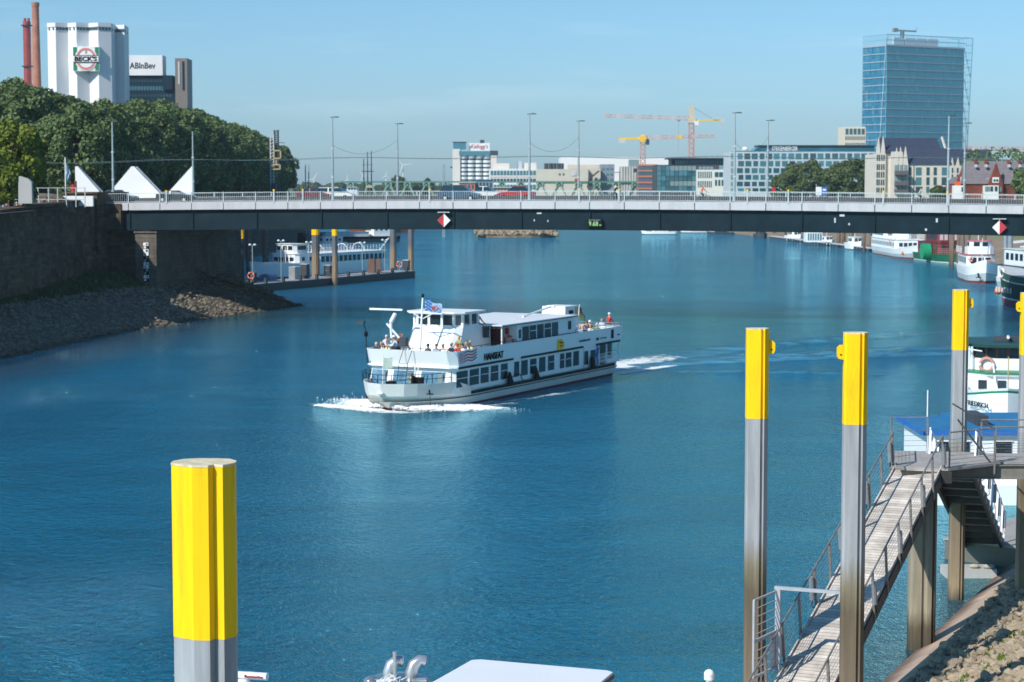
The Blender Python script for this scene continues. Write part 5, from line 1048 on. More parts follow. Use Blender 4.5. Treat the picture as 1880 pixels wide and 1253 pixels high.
SUP=zmat('support_pile_steel',[(0,(.06,.045,.03)),(.7,(.09,.07,.04)),(1.3,(.3,.25,.17)),(3,(.26,.22,.16)),(5,(.17,.15,.12))],.75,1.3,.35)
W_=.82; MB().prism([(a*W_,c*W_) for a,c in [(-.5,.3),(-.5,-.1),(-.42,-.32),(-.1,-.38),(.0,-.3),(.12,-.38),(.28,-.38),(.34,-.2),(.4,-.28),(.5,-.1),(.5,.3),(.2,.42),(-.3,.42)]],-1,z0-.45).build('shaft',SUP,sp); MB().box(-.75,.75,-.5,.8,z0-.45,z0-.1).build('head_beam',STEELD,sp)
g2,_=gangway('second gangway, falling away behind the landing with its dark underside in view',(18.05,76.2,.95),(14.15,64.4,5.55),1.35,tubes=True,mesh=False,posts=11,white=True)
# pontoon behind with fender
pt=T('pontoon','low concrete pontoon float at the foot of the second gangway','pontoon',(UX(1790,74),73.6,0)); MB().box(-1.0,.85,-.5,.6,-.3,.32).build('float',CONC,pt); MB().ball((.6,-.3,.4),.22,.15,.1).ball((.1,-.2,.4),.2,.15,.08).build('stones',rockmat('float_stone',(.3,.28,.22),(.5,.47,.4)),pt)
pn=T('mooring_pontoon','long dark mooring pontoon under the foot of the second gangway','pontoon',(20.5,79,0),R(50)); MB().box(-4,16,-1.6,1.6,-.4,.75).build('float',M('pontoon_steel',(.12,.12,.1),.7,nscale=1,namt=.2,grime=.2),pn); MB().box(-4.05,16.05,-1.65,1.65,.75,.83).build('deck',DECKM,pn)
for x in (-3,0): MB().torus((x,-1.75,.3),.42,.16,'y',14,8).build('tyre_fender',BLACK if x else LGREY,pn)
pt2=MB().box(1.5,5.4,34,43.2,-.3,.42).build('mooring_pontoon',DECKM); tag(pt2,'pontoon below the frame where the long gangway lands','pontoon')
# =====================================================================
# BOATS
# =====================================================================
def outline(st,bow,xs,hb,bl=2.0,n=10,stern=1.2,sq=.75):
    pts=[]; up=[]
    up.append((st,0.0)); up.append((st,hb*sq)); up.append((st+stern*.5,hb*(sq+.8*(1-sq)))); up.append((st+stern,hb))
    for k in range(n+1):
        t=k/n; x=xs+(bow-xs)*math.sin(t*math.pi/2)**1.0 if bl>2.5 else xs+(bow-xs)*t
        y=hb*(1-((x-xs)/(bow-xs))**bl)**(1/1.6 if bl>=2 else 1)
        up.append((x,max(y,.0)))
    return [(x,y) for x,y in up]+[(x,-y) for x,y in up[-2:0:-1]]
def band(name,o1,z1,o2,z2,mat,par,caps=False,sheer=0,xs=0,bow=1,label=None,thick=0):
    f=lambda x,z: z+(sheer*max(0,(x-xs)/(bow-xs))**2 if sheer else 0)
    r=[[(x,y,f(x,z1) if caps!='b' else z1) for x,y in o1],[(x,y,f(x,z2)) for x,y in o2]]
    m=MB()
    if thick:
        ins=[(x-(thick if x>xs else -thick)*(abs(x-xs)/max(1e-3,abs(bow-xs)) if x>xs else .0),y*(1-thick/max(.5,max(abs(q[1]) for q in o2)))) for x,y in o2]
        r=r+[[(x,y,f(x,z2)) for x,y in ins],[(x,y,f(x,z1)) for x,y in ins]]; m.loft(r,True)
    else: m.loft(r,True,bool(caps),bool(caps))
    return m.build(name,mat,par,label,smooth=True)
def deck(name,o,z,mat,par,sheer=0,xs=0,bow=1,t=.06):
    m=MB(); f=lambda x: z+(sheer*max(0,(x-xs)/(bow-xs))**2 if sheer else 0)
    k=len(o); h=k//2
    vs=[(x,y,f(x)) for x,y in o]; m.add(vs,[(i,i+1,(k-i-1)%k,(k-i)%k) for i in range(1,h)]+[(0,1,k-1)]); return m.build(name,mat,par)
def boat_windows(par,side,xs_,y,z0,z1,w,mat=GLASS,name='window',frame=None):
    for x in xs_:
        p=MB().box(x-w/2,x+w/2,y-.03,y+.03,z0,z1).build(name,mat,par)
def lifering(par,loc,axis='y',s=.34): 
    o=MB().torus((0,0,0),s,.08,axis,16,6).build('lifebuoy',ORANGE,par,loc=loc)
    m=MB()
    for k in range(4):
        a=k*math.pi/2+.6; u,v=s*math.cos(a),s*math.sin(a); p=(u,0,v) if axis=='y' else (0,u,v); m.ball(p,.1,.1,.1,6,4)
    m.build('white_bands',WHITE,o); return o
def srail(par,pts,z0,h=.95,mat=None,gap=1.3,mid=1,r=.02,name='railing'):
    m=MB()
    for a,c in zip(pts[:-1],pts[1:]):
        a=Vector((*a,z0));c=Vector((*c,z0))
        for q in range(1,mid+2): m.beam(a+Vector((0,0,h*q/(mid+1))),c+Vector((0,0,h*q/(mid+1))),r*1.6)
        n=max(1,round((c-a).length/gap))
        for k in range(n+1): p=a.lerp(c,k/n); m.beam(p,p+Vector((0,0,h)),r*1.8)
    return m.build(name,mat or WHITE,par)
# ---- the ferry -------------------------------------------------------
_b=PZ(880,741); _s=PZ(1118,691); _d=(_s-_b); _d.z=0; FH=-_d.normalized(); FN=Vector((-FH.y,FH.x,0)); FO=_b-FN*3.3; FO.z=0; FRZ=math.atan2(FH.y,FH.x)
fy=T('passenger_ferry','white two-deck river ferry full of passengers, under way in the middle of the river','ferry',FO,FRZ)
HULLW=M('hull_cream',(.72,.71,.63),.4,nscale=.35,namt=.06,grime=.12,stretch=(1,1,2)); BOOT=M('boot_red',(.22,.025,.02),.5,nscale=.7,namt=.2); RUB=M('rubbing_dark',(.004,.014,.016),.6,spec=.15)
FW=M('ferry_white',(.8,.82,.82),.35,nscale=.3,namt=.02,grime=.03)
st=-23.6
o0=outline(st+.6,5.9,1.0,2.9,2.1); o1=outline(st+.3,6.3,.8,3.2,2.1); o2=outline(st,6.9,.6,3.3,2.2); o3=outline(st,7.2,.6,3.34,2.3)
band('boot_top',o0,-.7,o1,.16,BOOT,fy,True); band('hull',o1,.16,o2,.60,HULLW,fy); band('rubbing_strip',[(x*1.004,y*1.012) for x,y in o2],.60,[(x*1.004,y*1.012) for x,y in o3],.66,RUB,fy)
band('hull_side',o2,.60,o3,.98,HULLW,fy)
MB().box(st+1.5,1.2,3.32,3.42,.76,.95).build('black_belt',RUB,fy); MB().box(st+1.5,1.2,-3.42,-3.32,.76,.95).build('black_belt',RUB,fy)
deck('main_deck',o3,.97,M('deck_green',(.1,.16,.14),.7,nscale=1,namt=.1),fy)
# bow bulwark
bx=[(x,y) for x,y in o3 if x>=.5]; ob=[(x*1.0,y) for x,y in bx]; m=MB(); r0=[];r1=[];r2=[];r3=[]
half=sorted([p for p in ob if p[1]>=0],key=lambda p:p[0]); ring_=half+[(x,-y) for x,y in half[::-1] if y>0]
for x,y in ring_:
    t=min(1,max(0,(x-.5)/2.4)); zt_=.98+.72*t**.8+.08*max(0,(x-3)/4); ou=.14*t
    s_=(1 if y>0 else -1 if y<0 else 0); r0.append((x,y,.98)); r1.append((x+ou*.8,y+s_*ou*.7,zt_)); r2.append((x+ou*.8-.06,y+s_*(ou*.7-.06),zt_)); r3.append((x-.06,y-s_*.06,.98))
m.loft([r0,r1,r2,r3],False).build('bow_bulwark',M('bulwark_paint',(.6,.61,.58),.45,nscale=.5,namt=.06,grime=.15),fy)
for y in (1.9,-1.9): MB().ball((5.6,y,1.35),.2,.06,.2).build('hawse_pipe',WHITE,fy)
MB().box(6.15,6.6,-.0,.5,1.05,1.9).build('winch',BLACK,fy); 
an=MB().beam((5.3,2.45,1.3),(5.5,2.6,1.1),.09).beam((5.45,2.35,1.1),(5.5,2.85,1.1),.07).beam((5.5,2.6,1.1),(5.45,2.62,.4),.03).build('anchor',BLACK,fy)
MB().box(5.0,5.25,1.3,1.9,1.5,2.1).box(5.3,5.55,1.25,1.4,1.6,2.2).build('bollard',BLACK,fy); MB().ball((7.33,0,1.2),.16,.25,.12).build('stem_light',WHITE,fy)
# bow rail
pts=[(3.5,3.1),(5.0,2.5),(6.2,1.65),(6.95,.6),(7.1,-.3),(6.7,-1.2),(5.6,-2.3),(3.9,-3.05)]
srail(fy,pts,1.72,.62,RUB,1.4,1,.022,'bow_railing')
# lower superstructure
def hplan(x0,x1,hb,ch=.35): return [(x0,-hb),(x1-ch,-hb),(x1,-hb+ch*1.2),(x1,hb-ch*1.2),(x1-ch,hb),(x0,hb)]
m=MB(); a1=hplan(-19.2,3.6,3.22); a2=hplan(-19.2,3.15,3.26); m.loft([[(x,y,.975) for x,y in a1],[(x,y,2.56) for x,y in a2]],True,True,True).build('main_cabin',FW,fy)
MB().prism(hplan(-23.6,3.5,3.36),2.56,2.66).build('deck_edge',FW,fy)
for a,c in ((-4.9,3.0),(-16.4,-6.1),(-23.2,-18.7)): MB().box(a,c,3.36,3.40,2.5,2.64).build('dark_trim',RUB,fy)
wm=[(2.35,1.5,1),(.65,1.25,1),(-.85,1.1,1),(-2.3,1.05,1),(-3.75,.95,1),(-5.65,.7,0),(-6.85,.95,0),(-8.25,.95,1),(-9.7,.95,0),(-11.15,.95,1),(-13.0,.65,1),(-14.1,.9,1),(-15.4,.9,0)]
for x,w_,t in wm:
    f=MB().box(x-w_/2,x+w_/2,3.235,3.29,1.3 if x>-12 else 1.28,2.33).build('window',GLASS,fy)
    if t: MB().box(x-w_/2,x+w_/2,3.292,3.305,1.86,1.9).build('sash_bar',WHITE,f)
    MB().box(x-w_/2,x+w_/2,-3.29,-3.235,1.3,2.33).build('window',GLASS,fy)
for x,w_ in ((-17.2,.6),(-18.4,.85)): MB().box(x-w_/2,x+w_/2,3.235,3.29,1.2,2.2).build('window',GLASS,fy)
MB().box(-16.75,-16.7,3.25,3.3,1.0,2.5).build('door_edge',LGREY,fy)
for y,w_ in ((-2.35,1.15),(-.55,1.5),(1.65,1.75)):
    f=MB().add([(3.56,y-w_/2,1.25),(3.56,y+w_/2,1.25),(3.30,y+w_/2,2.3),(3.30,y-w_/2,2.3),(3.36,y-w_/2,1.25),(3.36,y+w_/2,1.25),(3.1,y+w_/2,2.3),(3.1,y-w_/2,2.3)],[(0,1,2,3),(7,6,5,4),(0,4,5,1),(3,2,6,7),(0,3,7,4),(1,5,6,2)]).build('front_window',GLASSF,fy)
    MB().box(3.38,3.5,y+w_*.25,y+w_*.45,1.35,2.2).build('curtain',HWIN3,f)
# upper bulwark (open-topped shell)
def shell(name,plan0,z0_,plan1,z1_,t,mat,par):
    ins=lambda P:[(x-math.copysign(t,x+10) if abs(x+10)>12 else x,y-math.copysign(t,y)) for x,y in P]
    return MB().loft([[(x,y,z0_) for x,y in plan0],[(x,y,z1_) for x,y in plan1],[(x,y,z1_) for x,y in ins(plan1)],[(x,y,z0_) for x,y in ins(plan0)]],True).build(name,mat,par)
shell('upper_bulwark',hplan(-23.6,3.35,3.34,.4),2.66,hplan(-23.6,3.75,3.38,.45),3.68,.07,FW,fy)
MB().prism(hplan(-23.5,3.3,3.26),2.662,2.70).build('upper_deck',M('deck_grey',(.3,.34,.34),.8,nscale=1,namt=.1),fy)
srail(fy,[(3.6,-3.2),(3.6,3.2)],3.68,.14,RUB,1.5,0,.02); srail(fy,[(3.2,3.3),(-5.5,3.3)],3.68,.16,RUB,1.6,0,.02); srail(fy,[(-5.6,3.36),(-15,3.36)],3.62,.1,RUB,1.2,0,.02); srail(fy,[(-15.2,3.3),(-23.4,3.3),(-23.4,-3.3),(-15.2,-3.3)],3.6,.3,GREYM,1.3,1,.018)
# stripes flag emblem on the side
fl_=[]
E_=MB()
for k in range(4):
    z_=3.48-k*.19; up=[];dn=[]
    for j in range(15):
        x=2.35-j*.13; w2=.07*math.sin(j*.5)+.012*j; up.append((x,3.40,z_+w2+.035-.02*k*0)); dn.append((x,3.40,z_+w2-.045))
    E_.loft([up,dn],False)
for i in range(4):
    for j in range(8):
        if (i+j)%2==0: x=2.95-i*.15+.0; E_.box(x-.07,x+.02,3.385,3.41,2.86+j*.09-.03*i*0,2.93+j*.09)
E_.build('flag_emblem',RED,fy)
lettering('HANSEAT',2.8,.46,BLACK,fy,(-1.95,3.405,3.02),math.pi,bold=.018)
lettering('www.hal-oever.de',1.9,.17,DGREY,fy,(-16.6,3.405,3.05),math.pi); lettering('ADS',.45,.2,DGREEN,fy,(-18.9,3.405,2.98),math.pi); lettering('Dienstleistungen',1.1,.12,GREEN,fy,(-20,3.405,2.98),math.pi)
yb=MB().slab([(-13.0,2.75),(-12.0,2.62),(-11.9,3.4),(-12.6,3.42),(-13.05,3.1)],3.39,3.42).build('yellow_sticker',YELLOW,fy); lettering('Weser',.7,.16,RED,yb,(-12.5,3.43,3.18),math.pi); lettering('Tour',.5,.12,RED,yb,(-12.5,3.43,2.95),math.pi)
MB().box(-21.9,-21.5,3.385,3.41,2.85,3.5).build('side_opening',BLACK,fy); MB().box(-23.0,-22.7,3.385,3.41,3.0,3.1).build('vent',BLACK,fy)
# blue key figure on the aft side
MB().box(-19.0,-18.96,3.29,3.31,1.0,2.6).beam((-19.2,3.31,2.3),(-18.95,3.31,1.7),.18,.03).beam((-19.1,3.31,1.7),(-19.25,3.31,1.1),.12,.03).build('blue_figure',BLUE,fy)
# fenders
for x in (-4.2,-8.3,-17.9): MB().loft([[(x-.35,3.42,.95),(x+.35,3.42,.95),(x+.15,3.42,1.75),(x-.15,3.42,1.75)],[(x-.35,3.62,.95),(x+.35,3.62,.95),(x+.1,3.46,1.75),(x-.1,3.46,1.75)]],True,True,True).build('fender',BLACK,fy)
MB().tube([(-4.6,3.45,1.35),(-5.0,3.5,1.5),(-5.7,3.5,1.45),(-6.2,3.45,1.0)],.035,6).build('mooring_rope',BLACK,fy)
# stern
MB().box(-23.3,-21.0,1.2,3.2,.98,1.3).box(-23.4,-22.0,1.0,3.25,1.3,1.55).build('stern_locker',FW,fy); MB().box(-22.3,-20.6,-1,1.6,.98,2.5).build('stern_unit',M('stern_grey',(.16,.22,.24),.5,nscale=1,namt=.15),fy)
ring_o=MB().torus((-22.35,2.2,2.0),.22,.09,'x',14,6).build('lifebuoy',WHITE,fy); MB().box(-22.3,-22.2,1.5,3.1,1.5,2.56).build('stern_bulkhead',M('stern_grey2',(.2,.26,.28),.5),fy)
for x in (-19.6,-21.0,-23.3): MB().box(x-.05,x+.05,3.15,3.25,.98,2.56).build('stanchion',FW,fy)
srail(fy,[(-19.4,3.25),(-23.4,3.1),(-23.5,-3.1)],.98,.8,FW,1.2,2,.02)
# upper cabin
MB().box(-14.9,-5.7,-3.26,3.26,2.70,4.86).build('upper_cabin',FW,fy)
MB().loft([[(-14.9,s*3.26,3.7),(-15.7,s*3.26,3.7),(-15.0,s*3.26,4.86),(-14.9,s*3.26,4.86)] for s in (-1,1)],True,True,True).build('cabin_rear',FW,fy)
for x,t in ((-7.0,0),(-8.15,1),(-9.35,0),(-10.55,1),(-11.75,0)):
    f=MB().box(x-.48,x+.48,3.265,3.31,3.66,4.66).build('window',GLASS if x>-11.5 else HWIN,fy)
    if t: MB().box(x-.48,x+.48,3.312,3.325,4.28,4.33).build('sash_bar',WHITE,f)
    MB().box(x-.48,x+.48,-3.31,-3.265,3.66,4.66).build('window',GLASS,fy)
MB().box(-14.45,-14.0,3.265,3.31,4.0,4.6).build('window',GLASS,fy); MB().box(-6.25,-5.95,3.265,3.31,3.9,4.5).build('window',GLASS,fy)
dr=MB().box(-5.69,-5.62,.3,2.0,2.72,4.5).build('door',M('door_red',(.28,.04,.04),.5,nscale=1,namt=.15),fy); MB().box(-5.615,-5.58,.5,1.45,2.8,4.25).build('opening',BLACK,dr); MB().box(-5.6,-5.56,1.55,1.6,3.4,3.6).build('handle',CHROME,dr)
lifering(fy,(-5.5,2.72,3.75),'x',.33); MB().box(-5.68,-5.5,2.45,2.65,4.2,4.6).build('lantern',RED,fy)
MB().box(-15.4,-3.2,-3.42,3.42,4.86,4.9).build('roof_edge',RUB,fy); MB().box(-15.38,-3.15,-3.40,3.40,4.9,4.98).build('roof',M('roof_pale',(.62,.66,.68),.6,nscale=.5,namt=.05),fy)
for s in (-1,1): MB().tube([(-3.4,s*3.25,2.7),(-3.4,s*3.25,4.86)],.05,8).build('roof_post',FW,fy)
fu=MB().loft([[(-19.7,-.5,2.7),(-17.0,-.5,2.7),(-17.0,1.6,2.7),(-19.7,1.6,2.7)],[(-19.5,-.4,5.42),(-17.35,-.4,5.42),(-17.3,1.5,5.42),(-19.5,1.5,5.42)]],True,True,True).build('funnel',FW,fy); MB().box(-18.6,-17.9,1.52,1.56,4.85,5.1).build('grille',BLACK,fu); MB().box(-19.45,-19.0,1.5,1.56,4.6,5.3).build('yellow_mark',OC,fu)
MB().tube([(-11.2,1,5.03),(-15.9,1,5.5)],.07,6).tube([(-15.9,.7,5.5),(-15.9,1.3,5.5)],.1,6).build('gangplank_boom',WHITE,fy)
# wheelhouse
m=MB(); p0=[(-4.3,-2.0),(.7,-2.0),(1.2,-1.5),(1.2,1.5),(.7,2.0),(-4.3,2.0)]; p1=[(-4.3,-1.9),(-.4,-1.9),(.0,-1.5),(.0,1.5),(-.4,1.9),(-4.3,1.9)]
m.loft([[(x,y,2.7) for x,y in p0],[(x,y,4.98) for x,y in p1]],True,True,True).build('bridge_house',FW,fy)
whp=[(-2.6,-1.85),(-.45,-1.85),(-.05,-1.4),(-.05,1.4),(-.45,1.85),(-2.6,1.85)]
wh=MB().prism([(x*.97-.05,y*.96) for x,y in whp],4.98,5.9).build('wheelhouse',GLASS,fy); MB().prism(whp,4.98,5.1).build('sill',FW,wh); MB().prism(whp,5.78,5.9).build('head_frame',FW,wh)
for x,y in whp[1:5]+[(-.05,-.5),(-.05,.5),(-1.5,1.85),(-2.6,1.85),(-2.6,-1.85),(-1.5,-1.85)]: MB().rbox((x-.03,y*.98,5.43),(.17,.17,.9)).build('window_pillar',FW,wh)
MB().prism([(-3.1,-2.2),(-.1,-2.2),(.35,-1.6),(.4,0),(.35,1.6),(-.1,2.2),(-3.1,2.2)],5.9,6.0).build('wheelhouse_roof',FW,fy)
for y in (-.9,.1,1.1): MB().beam((.0,y,5.2),(.05,y+.3,5.0),.03).build('wiper',BLACK,fy)
MB().box(-3.5,-3.1,2.0,2.25,4.1,4.8).build('speaker_box',DGREY,fy); lifering(fy,(.6,-2.35,4.1),'y',.3)
m=MB()
for y in (2.15,2.45): m.beam((-4.1,y,2.7),(-4.1,y,5.0),.05)
for k in range(7): m.beam((-4.1,2.15,3+k*.3),(-4.1,2.45,3+k*.3),.04)
m.build('ladder',RUB,fy)
mast_=MB().tube([(2.2,0,2.7),(1.7,0,7.0)],[.09,.06],8).build('mast',WHITE,fy); MB().tube([(1.7,0,7.0),(1.68,0,7.25)],.09,8).build('mast_lamp',BLACK,mast_)
MB().beam((1.8,-1.0,6.0),(1.8,1.5,6.0),.06).beam((1.8,0,5.6),(1.8,.8,6.0),.05).beam((1.8,0,5.6),(1.8,-.7,6.0),.05).build('yard',WHITE,mast_)
ff=MB(); r=[]
for j in range(9): r.append([(1.62-.06*j,.1+.13*j+.0,6.85-.04*j-.09*k+.05*math.sin(j*1.1)) for k in range(9)])
ff.loft(r,False).build('company_flag',M('flag_pale_blue',(.35,.5,.68),.8,nscale=4,namt=.3),mast_)
ck=MB()
for i in range(3):
    for j in range(7):
        if (i+j)%2==0: ck.box(1.60-.06*i,1.64-.06*i,.12+.13*i,.25+.13*i,6.78-.105*j,6.88-.105*j)
ck.build('blue_checks',BLUE,mast_); lettering('60',.42,.32,RED,mast_,(1.45,.75,6.33),math.pi/2)
MB().tube([(1.5,-2.4,2.7),(1.6,-2.5,5.3)],[.09,.09],8).tube([(1.6,-2.5,5.3),(1.3,-2.3,5.9)],.13,8).build('crane_column',FW,fy); MB().beam((1.6,-4.1,6.15),(1.6,-1.6,6.15),.12,.12).build('radar_bar',WHITE,fy); MB().tube([(1.4,-1.7,4.0),(1.6,-2.8,5.2)],.08,8).build('davit_arm',FW,fy)
hn=MB().tube([(2.6,-1.9,4.1),(3.0,-1.75,4.1)],[.08,.28],14,False).build('horn',LGREY,fy); MB().box(2.4,2.8,-1.2,-.7,3.8,4.4).build('loudspeaker',DGREY,fy)
m=MB().tube([(3.3,-3.3,2.7),(3.3,-3.45,5.0),(3.3,-3.6,5.3)],.035,6).build('lamp_bracket',RUB,fy); MB().box(3.2,3.45,-4.1,-3.5,5.25,5.45).build('search_lamp',DGREY,fy); MB().ball((3.3,-3.4,4.6),.14,.14,.2).build('signal_ball',BLACK,fy)
# stairs and jackstaff at the bow
m=MB()
for y in (-.3,.35): m.beam((4.4,y-.25,1.0),(3.9,y-.25,2.9),.03).beam((3.9,y-.25,2.9),(3.85,y+.1,3.9),.03)
m.beam((4.4,.1,1.0),(3.9,.1,2.9),.03)
for k in range(7): m.beam((4.35-k*.07,-.55,1.2+k*.27),(4.35-k*.07,.1,1.2+k*.27),.025)
m.build('bow_ladder',RUB,fy)
for y in (0.75,1.0): MB().tube([(4.3,y,1.0),(4.1,y,2.7)],.04,6).build('white_pole',WHITE,fy)
js=MB().tube([(7.0,0,1.7),(6.9,0,3.6)],.03,6).build('jackstaff',WHITE,fy); fg=MB(); fg.loft([[(6.93-.05*j,.02+.14*j,3.45-.1*k-.03*math.sin(j)*1.2) for k in range(8)] for j in range(5)],False).build('bow_flag',M('grey_flag',(.4,.47,.4),.85,nscale=2,namt=.2),js)
MB().tube([(4.35,.65,2.15),(4.35,.65,1.95)],[.05,.14],10).build('bell',M('brass',(.6,.3,.08),.3,1),fy)
# stern flag
gf=MB().tube([(-20.3,1.0,2.7),(-20.7,1.1,5.4)],.03,6).build('flagstaff',WHITE,fy)
for k,mt_ in enumerate((BLACK,RED,YELLOW)):
    MB().loft([[(-20.62-.2*j-.02*i,1.1+.06*math.sin(j*1.3+i),5.3-.24*k-.03*i*0-.16*j-.08*i) for j in range(6)] for i in range(4)],False).build(['black_stripe','red_stripe','gold_stripe'][k],mt_,gf)
lr=MB().box(-15.8,-15.45,2.3,2.8,3.6,4.6).build('red_cabinet',RED,fy)
def onf(px,py,z):
    q=PZ(px,py,z); return Vector((q.x,q.y,0))
C_=[(.75,.55,.6),(.45,.6,.75),(.02,.03,.05),(.7,.68,.62),(.55,.03,.03),(.06,.08,.12),(.6,.62,.3),(.3,.4,.5),(.75,.75,.75),(.1,.3,.12)]
ZD=2.71
ppl=[('sit',691,633,C_[2],HAIRG,None,'grey-haired passenger at the port front corner post of the upper deck, farthest left'),
('sit',700,634,C_[3],HAIRB,None,'low seated passenger squeezed beside the pink-shirted one on the front deck'),
('stand',709.5,619,C_[0],HAIRG,None,'tall passenger in a pink shirt and sunglasses on the front deck'),
('sit',712,632,C_[6],HAIRB,None,'passenger in yellow and green in front of the pink shirt'),
('stand',723,622,C_[1],HAIRG,(.8,.8,.8),'passenger in a pale blue shirt and white cap left of the horn'),
('sit',731,630,C_[5],HAIRD,None,'passenger in dark blue beside the loudspeaker'),
('sit',786,635,C_[5],HAIRD,(.02,.05,.04),'passenger in navy with a dark cap, alone below the wheelhouse'),
('sit',801,636,C_[7],HAIRD,None,'dark-haired passenger in grey below the wheelhouse front'),
('sit',813.5,635,C_[3],HAIRB,(.35,.3,.22),'passenger in cream with a khaki sun hat'),
('sit',829,633,C_[2],HAIRG,(.3,.34,.25),'broad passenger in black with an olive cap left of the red shirt'),
('sit',840,636.5,C_[4],HAIRD,(.5,.04,.04),'child in a bright red shirt and cap above the striped emblem'),
('stand',842.5,629,(.25,.3,.1),HAIRB,None,'blond passenger standing behind the red cap'),
('sit',849,634,C_[3],HAIRD,None,'dark-haired passenger in cream right of the red cap'),
('sit',856,631,C_[8],HAIRB,None,'passenger in white near the wheelhouse stairs'),
('sit',863,636,C_[6],HAIRB,(.5,.45,.3),'passenger in khaki hat, last of the front group'),
('sit',1058,602,C_[8],HAIRG,(.8,.8,.78),'white-capped passenger nearest the red cabinet on the aft deck'),
('sit',1065,608,C_[7],HAIRB,None,'passenger in grey blue at the aft rail left of the pair'),
('sit',1070,600,C_[8],HAIRG,None,'grey-haired passenger in white on the aft deck'),
('sit',1074,606,C_[2],HAIRD,None,'dark-haired passenger in black at the aft rail'),
('sit',1077,597,C_[5],HAIRD,None,'passenger in navy in the middle rear row of the aft deck'),
('sit',1083,595,C_[2],HAIRG,(.8,.8,.78),'passenger in black with a white cap in the rear row of the aft deck'),
('sit',1084,602,C_[8],HAIRB,None,'blond passenger in white at the middle of the aft rail'),
('sit',1096,603,C_[9],HAIRG,None,'passenger in green at the aft rail'),
('sit',1105,597.5,C_[1],HAIRB,None,'passenger in pale blue sitting left of the standing red shirt'),
('lean',1117,588,C_[4],HAIRG,(.85,.85,.82),'passenger in a red shirt and white cap standing at the stern rail')]
FZ={'sit':1.47,'stand':1.66,'lean':1.64}
for ps,px_,py_,c_,h_,cap,lab in ppl:
    r_=ray(px_,py_); k_=len([1 for z_ in ppl if z_[1]<px_])%3
    if px_<900: t_=((FO+FH*(2.75-.35*k_)-C0).dot(FH))/r_.dot(FH)
    else: t_=((FO+FN*((2.75 if py_>599 else 1.3)-.2*k_)-C0).dot(FN))/r_.dot(FN)
    hd_=C0+r_*t_; rel=hd_-FO
    if px_<900 and rel.dot(FN)>2.7: t_=((FO+FN*(2.75-.3*k_)-C0).dot(FN))/r_.dot(FN); hd_=C0+r_*t_
    rel=hd_-FO; q=hd_; zb_=hd_.z-{'sit':1.24,'stand':1.68,'lean':1.64}[ps]; zb_=max(zb_,ZD-.02)
    if ps!='sit': zb_=min(zb_,ZD+.25)
    person(ps,(q.x,q.y,zb_),FRZ+(random.uniform(-.3,.3) if ps!='lean' else 2.7),c_,(.05,.07,.12),h_,lab,'passengers on the ferry',cap)
    if ps=='sit':
        s_=T('deck_bench','white deck seat under a seated passenger of the ferry','seat',(q.x,q.y,ZD),FRZ,'deck seats of the ferry'); hs_=zb_-ZD+.34; MB().box(-.25,.22,-.25,.25,hs_,hs_+.05).box(-.27,-.22,-.25,.25,hs_,hs_+.4).build('seat',FW,s_); MB().box(-.2,-.15,-.2,.2,0,hs_).box(.12,.17,-.2,.2,0,hs_).build('legs',GREYM,s_)
q=FO+FH*-2.95+FN*1.6; person('lean',(q.x,q.y,4.1),FRZ+1.3,(.03,.03,.04),(.03,.03,.05),HAIRD,'crew member in black with a red collar leaning out beside the wheelhouse','passengers on the ferry')
# ---- foam and wake ----------------------------------------------------
FOAM=M('foam',(.86,.88,.88),.8,nscale=3,namt=.05)
def foam(name,n,smin,smax,label,hfun,seed):
    V=[];Fc=[]; g=np.random.default_rng(seed); base=[(math.cos(k*1.047),math.sin(k*1.047)) for k in range(6)]
    for i in range(n):
        x,y,h=hfun(g); s=g.uniform(smin,smax)*(.4+g.random()); q=len(V); an=g.uniform(0,6.28); st_=g.uniform(.3,1)
        for bx_,by_ in base:
            r=s*g.uniform(.5,1.25); u=bx_*r; v=by_*r*st_; V.append((x+u*math.cos(an)-v*math.sin(an),y+u*math.sin(an)+v*math.cos(an),max(.006,h*.8)))
        V.append((x,y,h+s*.22+.015)); Fc+=[(q+k,q+(k+1)%6,q+6) for k in range(6)]
    me=bpy.data.meshes.new(name); me.from_pydata(V,[],Fc); me.polygons.foreach_set('use_smooth',[True]*len(me.polygons)); o=obj(name,me,FOAM,None,None,(FO.x,FO.y,0),(0,0,FRZ)); kind(o,'stuff',label,'foam'); return o
def hullw(x): return 3.2*(1-((min(max(x,.8),6.25)-.8)/5.5)**2.1)**.62
def bowf(g):
    side_=1 if g.random()<.6 else -1; a=g.random(); x=6.6-a*5.2; w=.9+1.3*a; o=abs(g.normal())*.6*w
    return x,side_*(hullw(x)+.0+o),max(0,.62*(1-a*.75)*(1-o/2.2))*(.5+.5*g.random())
foam('bow_foam',17000,.03,.09,'white foam rolling off the bow of the ferry',bowf,1)
m=MB(); g_=random.Random(9)
for sd_ in (1,-1):
    rg_=[]
    for i in range(60):
        x=6.55-i*.085; w=hullw(x); h_=.5*(1-i/70)*(1+.35*math.sin(i*1.3)+.2*math.sin(i*3.7)); wd=.5+.5*i/60
        rg_.append([(x+g_.uniform(-.04,.04),sd_*(w-.15+q*wd+g_.uniform(-.05,.05)),max(-.05,h_*math.sin(min(1,.35+q*.9)*math.pi)*(1 if q<.95 else 0)+g_.uniform(-.05,.05))) for q in (0,.15,.3,.45,.6,.8,1.0)])
    m.loft(rg_,False)
o=m.build('bow_crest',FOAM,None,None,(FO.x,FO.y,0),FRZ,True); kind(o,'stuff','tumbling white crest pressed up against the ferry bow','foam')
def starf(g):
    a=g.random(); x=7.3-a*1.5; y=-(.2+a*5.2)+g.normal()*.3; return x+g.normal()*.25,y,.16*g.random()*(1-a*.5)
foam('bow_foam',4200,.025,.08,'white foam crest spreading to the far side of the bow',starf,2)
